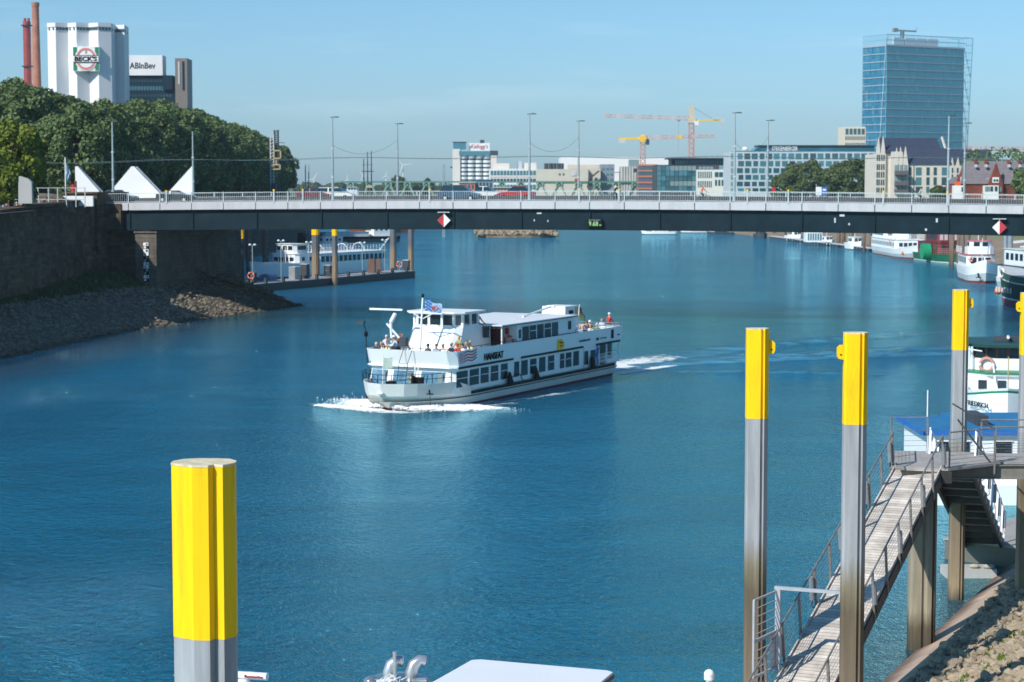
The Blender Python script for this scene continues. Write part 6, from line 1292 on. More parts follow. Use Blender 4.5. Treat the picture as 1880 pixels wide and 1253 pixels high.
# thin foam sheets: density attribute thresholds a fine noise
FS=bpy.data.materials.new('foam_film'); FS.use_nodes=True; n=FS.node_tree; b_=n.nodes['Principled BSDF']; b_.inputs['Base Color'].default_value=(.8,.84,.84,1); b_.inputs['Roughness'].default_value=.8
at=n.nodes.new('ShaderNodeAttribute'); at.attribute_name='dens'; tcn=n.nodes.new('ShaderNodeTexCoord'); outs=[]
for sc_,dt_ in ((1.1,5),(5.5,4)):
    z_=n.nodes.new('ShaderNodeTexNoise'); z_.inputs['Scale'].default_value=sc_; z_.inputs['Detail'].default_value=dt_; z_.inputs['Roughness'].default_value=.7; z_.inputs['Distortion'].default_value=.6; n.links.new(tcn.outputs['Object'],z_.inputs[0]); outs.append(z_.outputs[0])
av=n.nodes.new('ShaderNodeMath'); av.operation='MULTIPLY_ADD'; n.links.new(outs[0],av.inputs[0]); av.inputs[1].default_value=1.1; hv=n.nodes.new('ShaderNodeMath'); hv.operation='MULTIPLY'; hv.inputs[1].default_value=.55; n.links.new(outs[1],hv.inputs[0]); n.links.new(hv.outputs[0],av.inputs[2])
ad=n.nodes.new('ShaderNodeMath'); ad.operation='ADD'; n.links.new(av.outputs[0],ad.inputs[0]); n.links.new(at.outputs['Fac'],ad.inputs[1])
al=n.nodes.new('ShaderNodeMapRange'); al.interpolation_type='SMOOTHSTEP'; al.inputs[1].default_value=1.22; al.inputs[2].default_value=1.6; al.inputs[4].default_value=.95; n.links.new(ad.outputs[0],al.inputs[0]); n.links.new(al.outputs[0],b_.inputs['Alpha'])
def film(label,x0,x1,y0,y1,fn,step=.35,zf=None):
    nx=int((x1-x0)/step)+1; ny=int((y1-y0)/step)+1; V=[];A=[]
    for i in range(nx):
        for j in range(ny):
            x=x0+(x1-x0)*i/(nx-1); y=y0+(y1-y0)*j/(ny-1); d=fn(x,y); V.append((x,y,.008+(zf(x,y) if zf else 0))); A.append(d)
    Fc=[(i*ny+j,(i+1)*ny+j,(i+1)*ny+j+1,i*ny+j+1) for i in range(nx-1) for j in range(ny-1)]
    me=bpy.data.meshes.new('wake_foam'); me.from_pydata(V,[],Fc); a_=me.attributes.new('dens','FLOAT','POINT'); a_.data.foreach_set('value',A); me.polygons.foreach_set('use_smooth',[True]*len(Fc))
    o=obj('wake_foam',me,FS,None,None,(FO.x,FO.y,0),(0,0,FRZ)); kind(o,'stuff',label,'foam'); return o
gs=lambda v,w: math.exp(-(v/w)**2)
film('churned pale wake spreading behind the stern of the ferry',-48,-23.2,-6,9,lambda x,y:(lambda a:(1.1*gs(y-1.3*a,2.6+2.4*a)*(1-a)**.6 if a>=0 else 0)+.9*gs(y-3.3-2.6*a,.35+.5*a)*(1-a)**.5 - .05)((-23.2-x)/25),.3)
film('thin foam line drifting along the near side of the ferry',-14,3,3.2,8.5,lambda x,y:(lambda a:.80*gs(y-3.75-.15*(2.5-x),.35+.55*a)*max(0,1-a)**.35)((3-x)/17) if x<3 else 0,.2)
def bowd(x,y):
    w=hullw(x) if x<6.25 else 0; o=abs(y)-w-.1; 
    if x>6.25: o=math.hypot(x-6.25,y*.6)-.2
    return .95*gs(max(o,0),1.5+.25*max(0,3-x))*(1 if x>-1 else max(0,1+(x+1)/2))
film('soft foam apron around the ferry bow',-3,10,-8,8,bowd,.2)
def spray(g):
    a=g.random(); return 6.6+g.normal()*.5,-2.6+g.normal()*.7,.05+abs(g.normal())*.3
foam('bow_foam',500,.012,.03,'fine spray thrown up beside the far side of the bow',spray,6)
# low wake waves spreading behind the ferry
for k,(p0_,p1_,p2_,h_,w_) in enumerate((((9,160),(26,171),(52,176),.15,2.4),((12,163),(30,178),(60,186),.12,3.0),((13,168),(24,186),(44,200),.1,3.4),((12,156),(20,156),(30,153),.1,2.0))):
    rings=[]; N=40
    for i in range(N+1):
        t=i/N; x=(1-t)**2*p0_[0]+2*t*(1-t)*p1_[0]+t*t*p2_[0]; y=(1-t)**2*p0_[1]+2*t*(1-t)*p1_[1]+t*t*p2_[1]; dx=2*(1-t)*(p1_[0]-p0_[0])+2*t*(p2_[0]-p1_[0]); dy=2*(1-t)*(p1_[1]-p0_[1])+2*t*(p2_[1]-p1_[1]); l=math.hypot(dx,dy); nx_,ny_=-dy/l,dx/l; am=h_*math.sin(math.pi*t)**.7*(1+.35*math.sin(i*1.7+k)+.2*math.sin(i*.6))
        rings.append([(x+nx_*q*w_,y+ny_*q*w_,-.012+am*.5*(1+math.cos(math.pi*q))) for q in [-1+j/6 for j in range(13)]])
    o=MB().loft(rings,False).build('wake_wave',WAT,None,smooth=True); kind(o,'structure','low smooth wake wave of the ferry','water')
# ---- moored vessels ---------------------------------------------------
def vessel(label,cat,pos,hd,L,B,bands,houses,name='moored_ship',group=None,bl=2.0,rake=.8,sheer=.6,deckm=None,xsf=.35,bul=0,bulm=None,sq=.75):
    """bands: [(z0,z1,mat,name)] bottom to top; houses: (x0,x1,hb,z0,z1,mat,roofmat,[(wz0,wz1,w,count)],name)"""
    o=T(name,label,cat,(pos[0],pos[1],0),R(hd),group); st,bw=-L/2,L/2; xs=st+L*(1-xsf); zt=bands[-1][1]
    def ol(z): f=max(0,min(1,(z+.5)/(zt+.5))); return outline(st+.2*(1-f),bw-rake*(1-f),xs,B/2*(.86+.14*f),bl,10,min(1.5,L*.08),sq)
    for z0_,z1_,mt_,nm in bands:
        last=z1_==zt; oo=ol(z1_); m=MB(); f=lambda x: sheer*max(0,(x-xs)/(bw-xs))**2
        a=[(x,y,z0_+(f(x)*max(0,z0_)/zt)) for x,y in ol(z0_)]; c=[(x,y,z1_+f(x)*max(0,z1_)/zt) for x,y in oo]
        m.loft([a,c],True).build(nm,mt_,o,smooth=True)
    oo=ol(zt); deck('deck',oo,zt-.03,deckm or LGREY,o,sheer,xs,bw)
    if bul:
        f=lambda x: sheer*max(0,(x-xs)/(bw-xs))**2; ins=[(x*.985,y*.96) for x,y in oo]
        MB().loft([[(x,y,zt+f(x)) for x,y in oo],[(x*1.005,y*1.01,zt+bul+f(x)) for x,y in oo],[(x*.985,y*.97,zt+bul+f(x)) for x,y in oo],[(x,y,zt+f(x)) for x,y in ins]],True).build('bulwark',bulm or WHITE,o,smooth=True)
    for x0,x1,hb,z0_,z1_,mt_,rm,ws,nm in houses:
        h=MB().prism(hplan(x0,x1,hb,min(.5,hb*.3)),z0_,z1_).build(nm,mt_,o)
        if rm: MB().prism([(x*1.0+(.15 if x>(x0+x1)/2 else -.15),y*1.05) for x,y in hplan(x0,x1,hb,min(.5,hb*.3))],z1_,z1_+.08).build('roof',rm,h)
        for wz0,wz1,w_,n_ in ws:
            dx=(x1-x0-.8)/n_
            for k in range(n_):
                xx=x0+.3+dx*(k+.5)
                for s in (-1,1): MB().box(xx-w_/2,xx+w_/2,s*hb-.03,s*hb+.03,wz0,wz1).build('window',GLASS,h)
            nf=max(2,int(hb*2/1.2)); fw=(hb*1.5)/nf
            for k in range(nf): yy=-hb*.75+fw*(k+.5); MB().box(x1-.02,x1+.04,yy-fw*.38,yy+fw*.38,wz0,wz1).build('front_window',GLASS,h)
    return o,ol
WHT=[( -.6,.2,BOOT,'boot_top'),(.2,.75,M('hull_grey',(.4,.44,.46),.5,nscale=.4,namt=.1),'lower_hull'),(.75,1.6,FW,'hull')]
# big white passenger ship at the right bank
q=PZ(1641,472,0)
v,ol=vessel('long white two-deck passenger ship moored stern-left just under the bridge at the right','passenger ship',(79.0,409),-90,36,6.4,WHT,[(-17,9,3.1,1.6,3.5,FW,FW,[(2.2,2.95,.7,16)],'main_cabin'),(-17,-4,2.9,3.6,5.5,FW,WHITE,[(4.1,5.1,.8,11)],'upper_cabin'),(-2,2,1.6,3.6,6.0,FW,WHITE,[(4.9,5.6,.7,3)],'wheelhouse')],sheer=1.1,rake=2.2,bul=.12)
srail(v,[(-3.5,3.0),(9,3.0),(9,-3.0),(-3.5,-3.0)],3.6,.9,WHITE,1.5,1,.03); MB().tube([(1,0,6.3),(1,0,9)],.06,6).build('mast',WHITE,v); lifering(v,(-10,3.2,3.4)); lifering(v,(4,-3.2,3.2)); MB().ball((13,-2.2,1.1),.35).build('buoy',ORANGE,v)
# green paddle boat
v,ol=vessel('green and dark red paddle boat moored behind the long white passenger ship','boat',(81.2,382),-86,24,5.0,[(-.5,.15,CREAM,'boot_top'),(.15,1.5,M('hull_green',(.006,.11,.055),.5,nscale=.8,namt=.2),'hull')],[(-8,6,2.2,1.5,3.6,RED if 0 else DRED,DRED,[(2.3,3.1,.6,9)],'cabin'),(-3,5,2.0,3.7,5.6,DRED,DGREEN,[(4.2,5.2,.7,6)],'upper_cabin')],name='paddle_boat',bl=1.8,sheer=.3,rake=.6)
for s in (-1,1): MB().tube([(1,s*2.4,1.9),(1,s*3.9,1.9)],1.5,20).build('paddle_box',M('paddle_green',(.01,.28,.12),.45,nscale=.8,namt=.15) if s<0 else DGREEN,v)
srail(v,[(6,2.2),(11,1.2),(11.8,0),(11,-1.2),(6,-2.2)],1.55,1.1,M('dusty_red',(.4,.2,.18),.6),.6,2,.03); 
for y in (-1.3,-.45,.45,1.3): MB().box(5.03,5.08,y-.33,y+.33,4.1,5.2).build('pale_shutter',M('pale_pink',(.6,.42,.42),.6) if y<-1 else bpy.data.materials['pale_pink'],v)
MB().tube([(7,0,1.5),(7,0,4.5)],.06,6).build('mast',WHITE,v)
# white tug style ship with red trim
PINKT=M('red_trim',(.6,.12,.14),.5)
v,ol=vessel('white launch with pink-red trim, moored below the right diamond sign','ship',(70.3,303.5),-96,18,4.9,[(-.5,.25,BOOT,'boot_top'),(.25,1.0,M('lower_hull_blue_grey',(.45,.5,.53),.5,nscale=.5,namt=.15,grime=.3),'lower_hull'),(1.0,1.9,FW,'hull')],[(-8.5,2.4,2.1,1.9,3.9,FW,PINKT,[(2.7,3.6,.9,6)],'cabin'),(-2,2.6,1.9,4.08,5.1,FW,None,[],'bridge_front'),(-1.6,1.9,1.6,5.1,6.0,FW,PINKT,[(5.25,5.85,.8,3)],'wheelhouse')],sheer=1.2,bul=.4,bl=2.0,rake=1.0)
srail(v,[(-8.5,2.4),(-2,2.4)],4.08,1,FW,1.2,2,.03); srail(v,[(-8.5,-2.4),(-2,-2.4)],4.08,1,FW,1.2,2,.03); MB().beam((-1,-1.6,7.0),(-1,1.6,7.1),.14).tube([(-1,0,6),(-1,0,7.3)],.06,6).build('radar_mast',WHITE,v)
MB().tube([(3.8,0,2),(3.8,0,6.5)],.05,6).build('jackstaff',WHITE,v); MB().box(2.5,2.6,1.0,1.7,2.7,3.3).build('red_panel',ORANGE,v); lifering(v,(2.55,-1.5,3.3),'x',.28)
an=MB().beam((8.0,-1.1,1.5),(8.35,-1.0,.9),.16).beam((8.2,-1.4,.9),(8.45,-.6,.85),.12).build('anchor',BLACK,v)
# white/green ships behind (right edge)
v,ol=vessel('white green-trimmed ferry behind the green sailing ship at the right edge','ship',(69.5,262),-84,22,6.5,[(-.5,.2,CREAM,'boot_top'),(.2,1.5,M('hull_pale_blue',(.42,.52,.55),.5,nscale=.5,namt=.1),'hull')],[(-10,5.5,3.0,1.5,3.7,FW,DGREEN,[(2.3,3.2,1.0,8)],'cabin'),(-8,1.5,2.8,3.8,5.9,FW,CREAM,[(4.5,5.4,1.1,5)],'wheelhouse')],sheer=.5,bul=.6)
srail(v,[(5.6,3.0),(9.5,2.0),(9.5,-2.0),(5.6,-3.0)],2.1,.9,FW,.8,2,.035); srail(v,[(1.6,2.9),(5.4,2.9),(5.4,-2.9)],3.8,1.0,M('green_rail',(.05,.25,.15),.5),.7,2,.035); MB().tube([(-.5,-1,5.9),(-.5,-1,12)],.09,8).build('mast',WHITE,v); MB().beam((-.5,-3,11),(-.5,3,11),.1).beam((-.5,-3.4,6.4),(-.5,3.4,6.6),.18).build('boom',WHITE,v); MB().ball((-2,-2,6.3),.4).build('radome',WHITE,v)
# green hulled sailing ship
v,ol=vessel('dark green sailing ship with crimson waterline and white rail at the right edge','sailing ship',(64.0,231),106,30,6.6,[(-.6,.75,M('crimson_bottom',(.33,.04,.07),.5,nscale=.6,namt=.2),'bottom'),(.75,.92,WHITE,'waterline_stripe'),(.92,2.7,DGREEN,'hull'),(2.7,2.86,CREAM,'rubbing_rail'),(2.86,3.6,M('bulwark_green',(.04,.11,.08),.5,nscale=1,namt=.2),'bulwark_band')],[(-9,-1,2.0,3.5,5.2,FW,BROWN,[(4.0,4.8,.6,6)],'deckhouse')],name='sailing_ship',sheer=1.0,bl=2.2,rake=.8,xsf=.4)
MB().ball((14.2,1.1,1.6),.48).build('orange_buoy',ORANGE,v)
for k in range(6): MB().box(12.5-k*.9,12.72-k*.9,2.15+.14*k,2.3+.14*k,1.6,2.2).build('white_mark',WHITE,v)
for x in (6,-3): MB().tube([(x,0,3.6),(x,0,24)],[.28,.16],8).build('mast',BROWN,v)
MB().beam((6,0,6),(-2,0,6.4),.3).build('boom',BROWN,v); lifering(v,(12.6,1.5,3.9),'y',.4); MB().torus((11.5,2.2,3.9),.5,.14,'y',14,6).build('white_fender_ring',WHITE,v)
# old steamer with curved windows
v,ol=vessel('white and green old steamer named Friedrich with a brown wheelhouse, bow toward the viewer','ship',(28.0,113.4),-103.6,17,5.0,[(-.6,.4,DRED,'boot_top'),(.4,1.5,DGREY,'lower_hull'),(1.5,2.95,FW,'hull'),(2.95,3.05,GREEN,'green_line')],[(-7.5,3.4,2.3,2.0,3.95,FW,None,[],'main_cabin'),(-7.5,1.8,2.1,4.12,4.76,FW,None,[],'upper_bulwark'),(-3,1.5,1.85,4.76,5.4,BROWN,None,[],'wheelhouse')],name='steam_ship',sheer=.6,bl=2.3,rake=.5,xsf=.33,sq=.8,bul=.12,bulm=FW)
MB().prism(hplan(-7.7,3.6,2.45,1.2),3.95,4.04).build('deck_edge',FW,v); MB().prism(hplan(-7.7,3.66,2.5,1.2),4.04,4.12).build('green_line',GREEN,v)
MB().prism(hplan(-3.6,2.3,2.3,1.0),5.4,5.55).build('roof',DGREEN,v)
for k in range(6): y=-1.5+k*.6; MB().box(1.5,1.56,y-.22,y+.22,4.82,5.34).build('wheelhouse_window',GLASS,v)
for k in range(5): MB().box(-2.4+k*.8-.28,-2.4+k*.8+.28,-1.9,-1.84,4.82,5.34).build('wheelhouse_window',GLASS,v)
for y in (-1.35,-.3,1.0): MB().box(3.38,3.46,y-.22,y+.22,3.22,3.7).build('front_window',GLASS,v)
# curved side frames, port/starboard
for s in (-1,1):
    for k in range(7):
        x=2.9-k*.85; MB().tube([(x,s*2.45,3.0),(x+.05,s*2.45,3.5),(x-.12,s*2.38,3.78),(x-.4,s*2.3,3.95)],.06,6).build('curved_frame',FW,v)
    for k in range(6): MB().box(2.55-k*.85-.3,2.55-k*.85+.22,s*2.3-.03,s*2.3+.03,3.15,3.75).build('side_window',GLASS,v)
for s,a in ((-1,1),):
    pass
lt=lettering('FRIEDRICH',2.0,.26,DGREY,v,(7.38,-1.58,2.78),R(34),bold=.005)
for y,zz_ in ((-2.55,5.0),): pass
lr_=MB().torus((0,0,0),.36,.09,'x',18,6).build('lifebuoy',M('faded_pink',(.6,.28,.24),.6),v,loc=(1.9,-1.15,4.42)); MB().ball((0.02,.36,0),.1).ball((.02,-.36,0),.1).build('white_bands',WHITE,lr_)
MB().tube([(8.1,0,3.2),(8.1,0,5.4)],.03,6).build('jackstaff',OC,v); MB().tube([(1.9,-2.3,5.4),(1.9,-2.3,5.8)],.05,6).ball((1.9,-2.3,5.85),.12).build('nav_light',WHITE,v); MB().beam((2.0,-2.2,5.3),(2.2,-1.4,5.2),.06).build('lamp_arm',WHITE,v)
for y in (-2.1,-1.95): MB().tube([(1.7,y,4.12),(1.7,y,5.4)],.05,6).build('stanchion',FW,v)
MB().box(7.2,7.4,-1.25,-1.0,2.2,3.3).build('black_fender',BLACK,v); MB().beam((4.0,-.6,3.1),(3.2,-.8,4.6),.08).build('derrick',WHITE,v)
srail(v,[(3.0,-2.4),(5.5,-2.1)],3.1,.55,FW,.5,1,.03); MB().box(-2,-.8,-.8,.8,5.55,5.75).build('roof_hatch',DGREY,v); MB().tube([(-1.0,0,5.8),(.5,0,5.85)],.09,6).build('roof_pipe',WHITE,v)
# blue roofed houseboat
hb_=T('houseboat','white houseboat with a bright blue flat roof behind the landing platform','houseboat',(25.6,93.0,0),0)
BR_=M('blue_roof',(.02,.16,.33),.6,nscale=1.2,namt=.12,grime=.12)
MB().box(-7.2,9,-3.0,3.2,-.4,.9).build('hull',FW,hb_); MB().box(-6.8,9,-2.6,3.0,.9,3.3).build('cabin',FW,hb_); MB().box(-7.1,9.2,-2.78,3.3,3.3,3.36).build('roof',BR_,hb_); MB().box(-7.14,9.24,-2.84,-2.78,3.16,3.38).box(-7.16,-7.1,-3.0,3.3,3.16,3.38).build('roof_fascia',BLUE,hb_)
MB().prism([(-5.0,3.3),(9.2,3.3),(9.2,-2.7),(-5.0,-2.7)],3.362,3.5).build('raised_roof',BR_,hb_)
MB().box(-4.5,-4.0,-2.2,.2,3.5,3.95).build('roof_board',DGREY,hb_)
for x,w_ in ((-5.7,1.5),(-3.4,.7),(-1.2,.7),(.9,1.7),(3.6,1.7)):
    f=MB().box(x-w_/2,x+w_/2,-2.66,-2.6,1.55,2.85).build('window',GLASS if abs(x)>1 else HWIN2,hb_); MB().box(x-w_/2-.06,x+w_/2+.06,-2.68,-2.662,1.47,1.55).box(x-w_/2-.06,x+w_/2+.06,-2.68,-2.662,2.85,2.92).build('frame',WHITE,f)
MB().tube([(1.7,-3.6,.5),(1.7,-3.6,3.0)],.14,10).build('vent_pipe',GREYM,hb_); MB().tube([(-6.9,-2.8,3.4),(-6.9,-2.8,5.2)],.03,6).build('mast',WHITE,hb_)
lifering(hb_,(-6.0,-2.75,1.2),'y',.3)
# white round tank end near houseboat
# small boats and jetty along the right bank
def launch(label,px,py,L,B,hd,H_,mat=WHITE,canopy=WHITE,name='motor_boat',grp='small white boats at the right bank'):
    q=PZ(px,py,0); o,ol=vessel(label,'boat',(q.x,q.y),hd,L,B,[(-.3,.12,DGREY,'boot_top'),(.12,.95*H_,mat,'hull')],[(-L*.25,L*.2,B*.36,.9*H_,1.75*H_,mat,canopy,[(1.15*H_,1.6*H_,L*.09,3)],'cabin')],name=name,group=grp,sheer=.35*H_,rake=.5,bl=1.8)
    MB().tube([(-L*.1,0,1.8*H_),(-L*.1,0,3.0*H_)],.05,6).build('mast',WHITE,o); srail(o,[(L*.22,B*.35),(L*.45,0),(L*.22,-B*.35)],.95*H_+.3,.6,GREYM,.8,0,.02); return o
launch('low white river cruiser with three portholes, alone in mid river under the bridge',1210,430.5,10.5,3.2,178,.85,grp='small boats')
launch('long low white boat partly hidden by the bridge girder',1288,427.5,13,3.5,182,.7,grp='small boats'); launch('dark low boat directly right of the long low white boat',1322,430,8,3,178,.6,DGREY,LGREY,grp='small boats')
launch('dark blue and pink small boat at the head of the wooden jetty',1397,437,5,3,-75,1.2,DGREY,BLUE); launch('white cabin boat midway along the jetty',1460,443,9,3.6,-80,1.5); launch('white boat with glazed cabin beside the tall white jetty shed',1519,449.5,7,3,-80,1.1)
launch('white motor cruiser with a canopy left of the big white passenger ship',1571,458,8,3.4,-82,1.55)
jt=T('jetty','long low jetty on short posts along the right bank','jetty',(0,0,0)); a=PZ(1405,439,0); c=PZ(1590,463,0); d_=(c-a); n_=34
m=MB().beam((a.x+2,a.y,.75),(c.x+2,c.y,.75),1.6,.16); m.build('walkway',LGREY,jt)
for k in range(n_): 
    p=a.lerp(c,k/n_); MB().box(p.x+1.2,p.x+1.6,p.y-.2,p.y+.2,-.8,.67).build('jetty_post',DGREY,jt)
b=Bd('boat_shed','tall white glazed boat shed standing on the jetty','shed',1481,1511,470); b.o.location.y=470; b.box('wall',1481,1511,424,445,FW,0,4); b.wins(1483,1510,428,442,6,1,.5,.9,HWIN2); b.box('roof',1480,1512,421,424,LGREY,-.3,4.3)
BRP=zmat('brown_pile',[(0,(.08,.06,.04)),(3,(.18,.12,.08)),(7,(.2,.15,.12)),(12,(.2,.17,.15))],.8,1,.5)
desc=['left of the jetty shed','behind the white cabin boat','right of the jetty shed','third from the jetty shed','just left of the motor cruiser','behind the motor cruiser','left end of the passenger ship','behind the upper deck of the passenger ship','between passenger ship and paddle boat','right of the paddle boat','thick one right of the paddle boat','left of the launch with red trim','second behind the launch','third behind the launch','behind the radar of the launch','thin one right of the launch','grey one at the right edge','broad grey one at the right edge']
for k,(px_,w_,D) in enumerate(((1422,4,560),(1443,5,540),(1541,7,470),(1550,7,480),(1566,5,462),(1588,5,440),(1600,5,440),(1715,6,395),(1728,6,400),(1748,7,365),(1751,6,350),(1762,7,340),(1769,8,330),(1779,8,335),(1802,6,318),(1810,5,325),(1848,6,270),(1857,8,276))):
    w=w_*D/F*.95; o=T('mooring_pile','tall brown mooring pile, '+desc[k],'mooring pile',(UX(px_,D),D,0),0,'brown piles along the right bank'); MB().prism([(a*w,c2*w) for a,c2 in PO2],-1,9.2).build('shaft',BRP if k<16 else M('grey_pile',(.25,.3,.36),.6,nscale=1,namt=.15),o); MB().prism([(a*w*1.05,c2*w*1.05) for a,c2 in PO2],9.2,9.25).build('cap_plate',RUST,o)
# ramp on the right bank slope
MB().add([(79,318,5.6),(94,300,7.9),(96,302,7.9),(81,320,5.6),(79,318,5.2),(94,300,7.4),(96,302,7.4),(81,320,5.2)],[(0,1,2,3),(0,4,5,1),(3,2,6,7)]).build('bank_path',LGREY)['kind']='structure'
# ---- dock at the left behind the bridge --------------------------------
A=PZ(508,533,0); B=PZ(762,510,0); d_=(B-A); Ld=d_.length; drz=math.atan2(d_.y,d_.x)
dk=T('floating_dock','long dark floating dock with a grey deck on the left side beyond the bridge','pontoon',A,drz)
MB().box(-12,Ld,0,4.2,-.4,1.0).build('float',M('dock_side',(.02,.025,.03),.6,nscale=.5,namt=.2),dk); MB().box(-12.05,Ld+.05,-.05,4.25,1.0,1.08).build('deck',M('dock_deck',(.3,.3,.31),.85,nscale=.6,namt=.1),dk)
for k in range(11): MB().box(-7.5+k*Ld/9,-7.1+k*Ld/9,-.1,.25,.9,1.75).build('fender_post',DGREY,dk)
DU=d_.normalized(); DV=Vector((-DU.y,DU.x,0))
def DP(px,off=2.0):  # point on the dock axis under that pixel column
    r=ray(px,500); best=min((i/200 for i in range(-60,220)),key=lambda t:abs(940+F*((A+d_*t+DV*off).x)/((A+d_*t+DV*off).y)-px)); return A+d_*best+DV*off
DPL=zmat('dock_pile_steel',[(0,(.08,.06,.04)),(1,(.28,.2,.13)),(4,(.26,.19,.13)),(5.2,(.12,.13,.14)),(12,(.13,.14,.16))],.7,1,.5)
for k,(px_,w_,off,lab) in enumerate(((444,8,3.2,'yellow-topped dock pile half hidden by the pier'),(580,14,4.6,'paired dark dock pile with yellow top, second in the dock row'),(615,10,-.5,'brown dock pile with yellow top standing at the near dock edge'),(722,12,4.6,'paired dark dock pile with yellow top near the far dock end'),(754,10,1.8,'last brown dock pile with yellow top at the far dock end'))):
    q=DP(px_,off); pile(lab,None,q.y,w_*q.y/F,10.2,3.1 if k<3 else 2.45,PO2,None,'piles of the floating dock',0,DPL if k in (2,4,1,3) else DGREY,q.x)
for k,(px_,D,w_) in enumerate(((455,330,.8),(486,352,1.0))):
    o=T('mooring_pile',['thin rusty pile left of the wider one behind the pier','wide rusty notched pile standing in the water behind the pier'][k],'mooring pile',(UX(px_,D),D,0),0,'rusty piles behind the pier'); MB().prism([(a*w_,c2*w_) for a,c2 in PO],-1,9.3).build('shaft',RUST if 0 else zmat('rust_pile%d'%k,[(0,(.08,.05,.03)),(1.5,(.25,.17,.12)),(9,(.22,.1,.08)),(12,(.22,.1,.08))],.8,1,.5),o)
    m=MB()
    for j in range(9): m.box(w_*.4,w_*.62,-.2,.2,1.2+j*.9,1.6+j*.9)
    m.build('notches',DGREY,o)
LAMPW=M('lamp_glass_white',(.7,.85,.85),.3)
for k,(px_,off,lab) in enumerate(((463,1,'dock lamp farthest left beside the pier'),(516,.5,'dock lamp in front of the ship bow'),(568,3.8,'dock lamp left of the paired dark pile'),(666,2.5,'dock lamp behind the ship stern deck'),(707,3,'dock lamp at the far end of the dock'))):
    q=DP(px_,off); o=T('twin_lamp',lab,'lamp',(q.x,q.y,1.08),0,'twin lamps on the floating dock'); h={0:5.2,1:5.6,2:5.0,3:4.6,4:4.8}[k]
    MB().tube([(0,0,0),(0,0,h)],.07,6).build('pole',POLEM,o); MB().beam((-.35,0,h),(.35,0,h),.06).build('arm',POLEM,o)
    for s in (-1,1): MB().ball((s*.33,0,h+.05),.2,.2,.15).build('lamp_globe',LAMPW,o)
q=DP(688,2); o=MB().rbox((0,0,1.05),(2.0,1.4,2.1)).build('brown_cabin',M('brown_box',(.16,.1,.08),.7,nscale=.8,namt=.1),None,loc=(q.x,q.y,1.08)); tag(o,'brown dock cabin near the far end of the dock','cabin')
for k,px_ in enumerate((460,733)):
    q=DP(px_,1.0); o=T('lifebuoy_stand','orange lifebuoy on a post at the %s end of the dock'%('near' if k==0 else 'far'),'lifebuoy',(q.x,q.y,1.08),0,'lifebuoys on the dock'); MB().beam((0,0,0),(0,0,1.3),.1).build('post',GREYM,o); lifering(o,(0,-.1,1.1),'y',.42)
for k,(px_,w_,h_,mt_) in enumerate(((541,1.6,1.7,GREYM),(560,.9,2.0,DGREY),(604,1.2,1.6,DGREY),(612,1.0,1.2,LGREY),(463,.9,1.4,DGREY),(748,1.2,1.5,DGREY))):
    q=DP(px_,2.4); o=T('dock_locker',['wide grey locker in front of the white ship on the dock','tall dark locker beside the wide grey one','dark locker between the dock piles','small pale locker beside the near dock pile','dark locker by the lifebuoy beside the pier','dark winch locker at the last dock pile'][k],'locker',(q.x,q.y,1.08),drz,'lockers on the dock'); MB().box(-w_/2,w_/2,-.5,.5,0,h_).build('body',mt_,o); MB().box(-w_/2-.05,w_/2+.05,-.55,.55,h_,h_+.08).build('lid',LGREY,o)
for k,px_ in enumerate((597,608)):
    q=DP(px_,.8); bicycle(q+Vector((0,0,1.08)),drz,['bicycle parked on the dock by the near brown pile','second bicycle parked on the dock, right of its twin'][k])
# white ship behind the dock
v,ol=vessel('white passenger ship with a wheelhouse forward, moored behind the dock piles on the left','passenger ship',(-31.5,321),-118,35,6.8,[(-.5,.3,DGREY,'boot_top'),(.3,1.8,FW,'hull')],[(-17,3.5,3.2,1.8,3.6,M('ship_blue_white',(.6,.68,.72),.5,nscale=.5,namt=.05),WHITE,[(2.2,3.2,.9,15)],'saloon'),(3.6,8.5,2.6,1.8,3.7,FW,WHITE,[(2.6,3.2,.8,2)],'bridge_house'),(5,8.2,2.0,3.78,5.2,FW,WHITE,[(4.3,4.95,.6,4)],'wheelhouse')],sheer=.5,bul=.5,rake=.6)
srail(v,[(-16.5,3.1),(3.4,3.1)],3.7,1.0,WHITE,.9,2,.035); srail(v,[(-16.5,-3.1),(3.4,-3.1)],3.7,1.0,WHITE,.9,2,.035)
for x in (-13,-8,-1): MB().torus((x,0,3.7),1.2,.06,'x',20,5).build('canopy_hoop',WHITE,v)
MB().tube([(9.5,1.0,1.8),(9.5,1.0,4.8)],.06,6).build('mast',WHITE,v); MB().beam((5,2.2,5.1),(10,2.2,5.25),.1).build('boom',WHITE,v); MB().beam((-15,3,3.7),(-17.5,3.2,5.6),.14).build('davit',WHITE,v); lettering('KOMMODORE',3.0,.5,BLUE,v,(13,3.1,2.0),R(174)) if 0 else None
# small boat with blue canopy on the near dock side
q=DP(487,4.8); v,ol=vessel('small white boat with a rounded blue canopy at the near dock end','boat',(q.x,q.y),-108,5.5,2.3,[(-.3,.8,FW,'hull')],[],name='small_boat',sheer=.3,rake=.4)
MB().loft([[(x,1.0*math.cos(k*math.pi/8),.8+1.15*math.sin(k*math.pi/8)) for k in range(9)] for x in (-2.2,.6)]+[[(1.5,.8*math.cos(k*math.pi/8),.8+.35*math.sin(k*math.pi/8)) for k in range(9)]],False).build('canopy',M('canopy_blue',(.03,.1,.2),.5,nscale=2,namt=.1),v); MB().box(1.0,1.1,-.7,.7,1.0,1.6).build('clear_window',HWIN3,v)
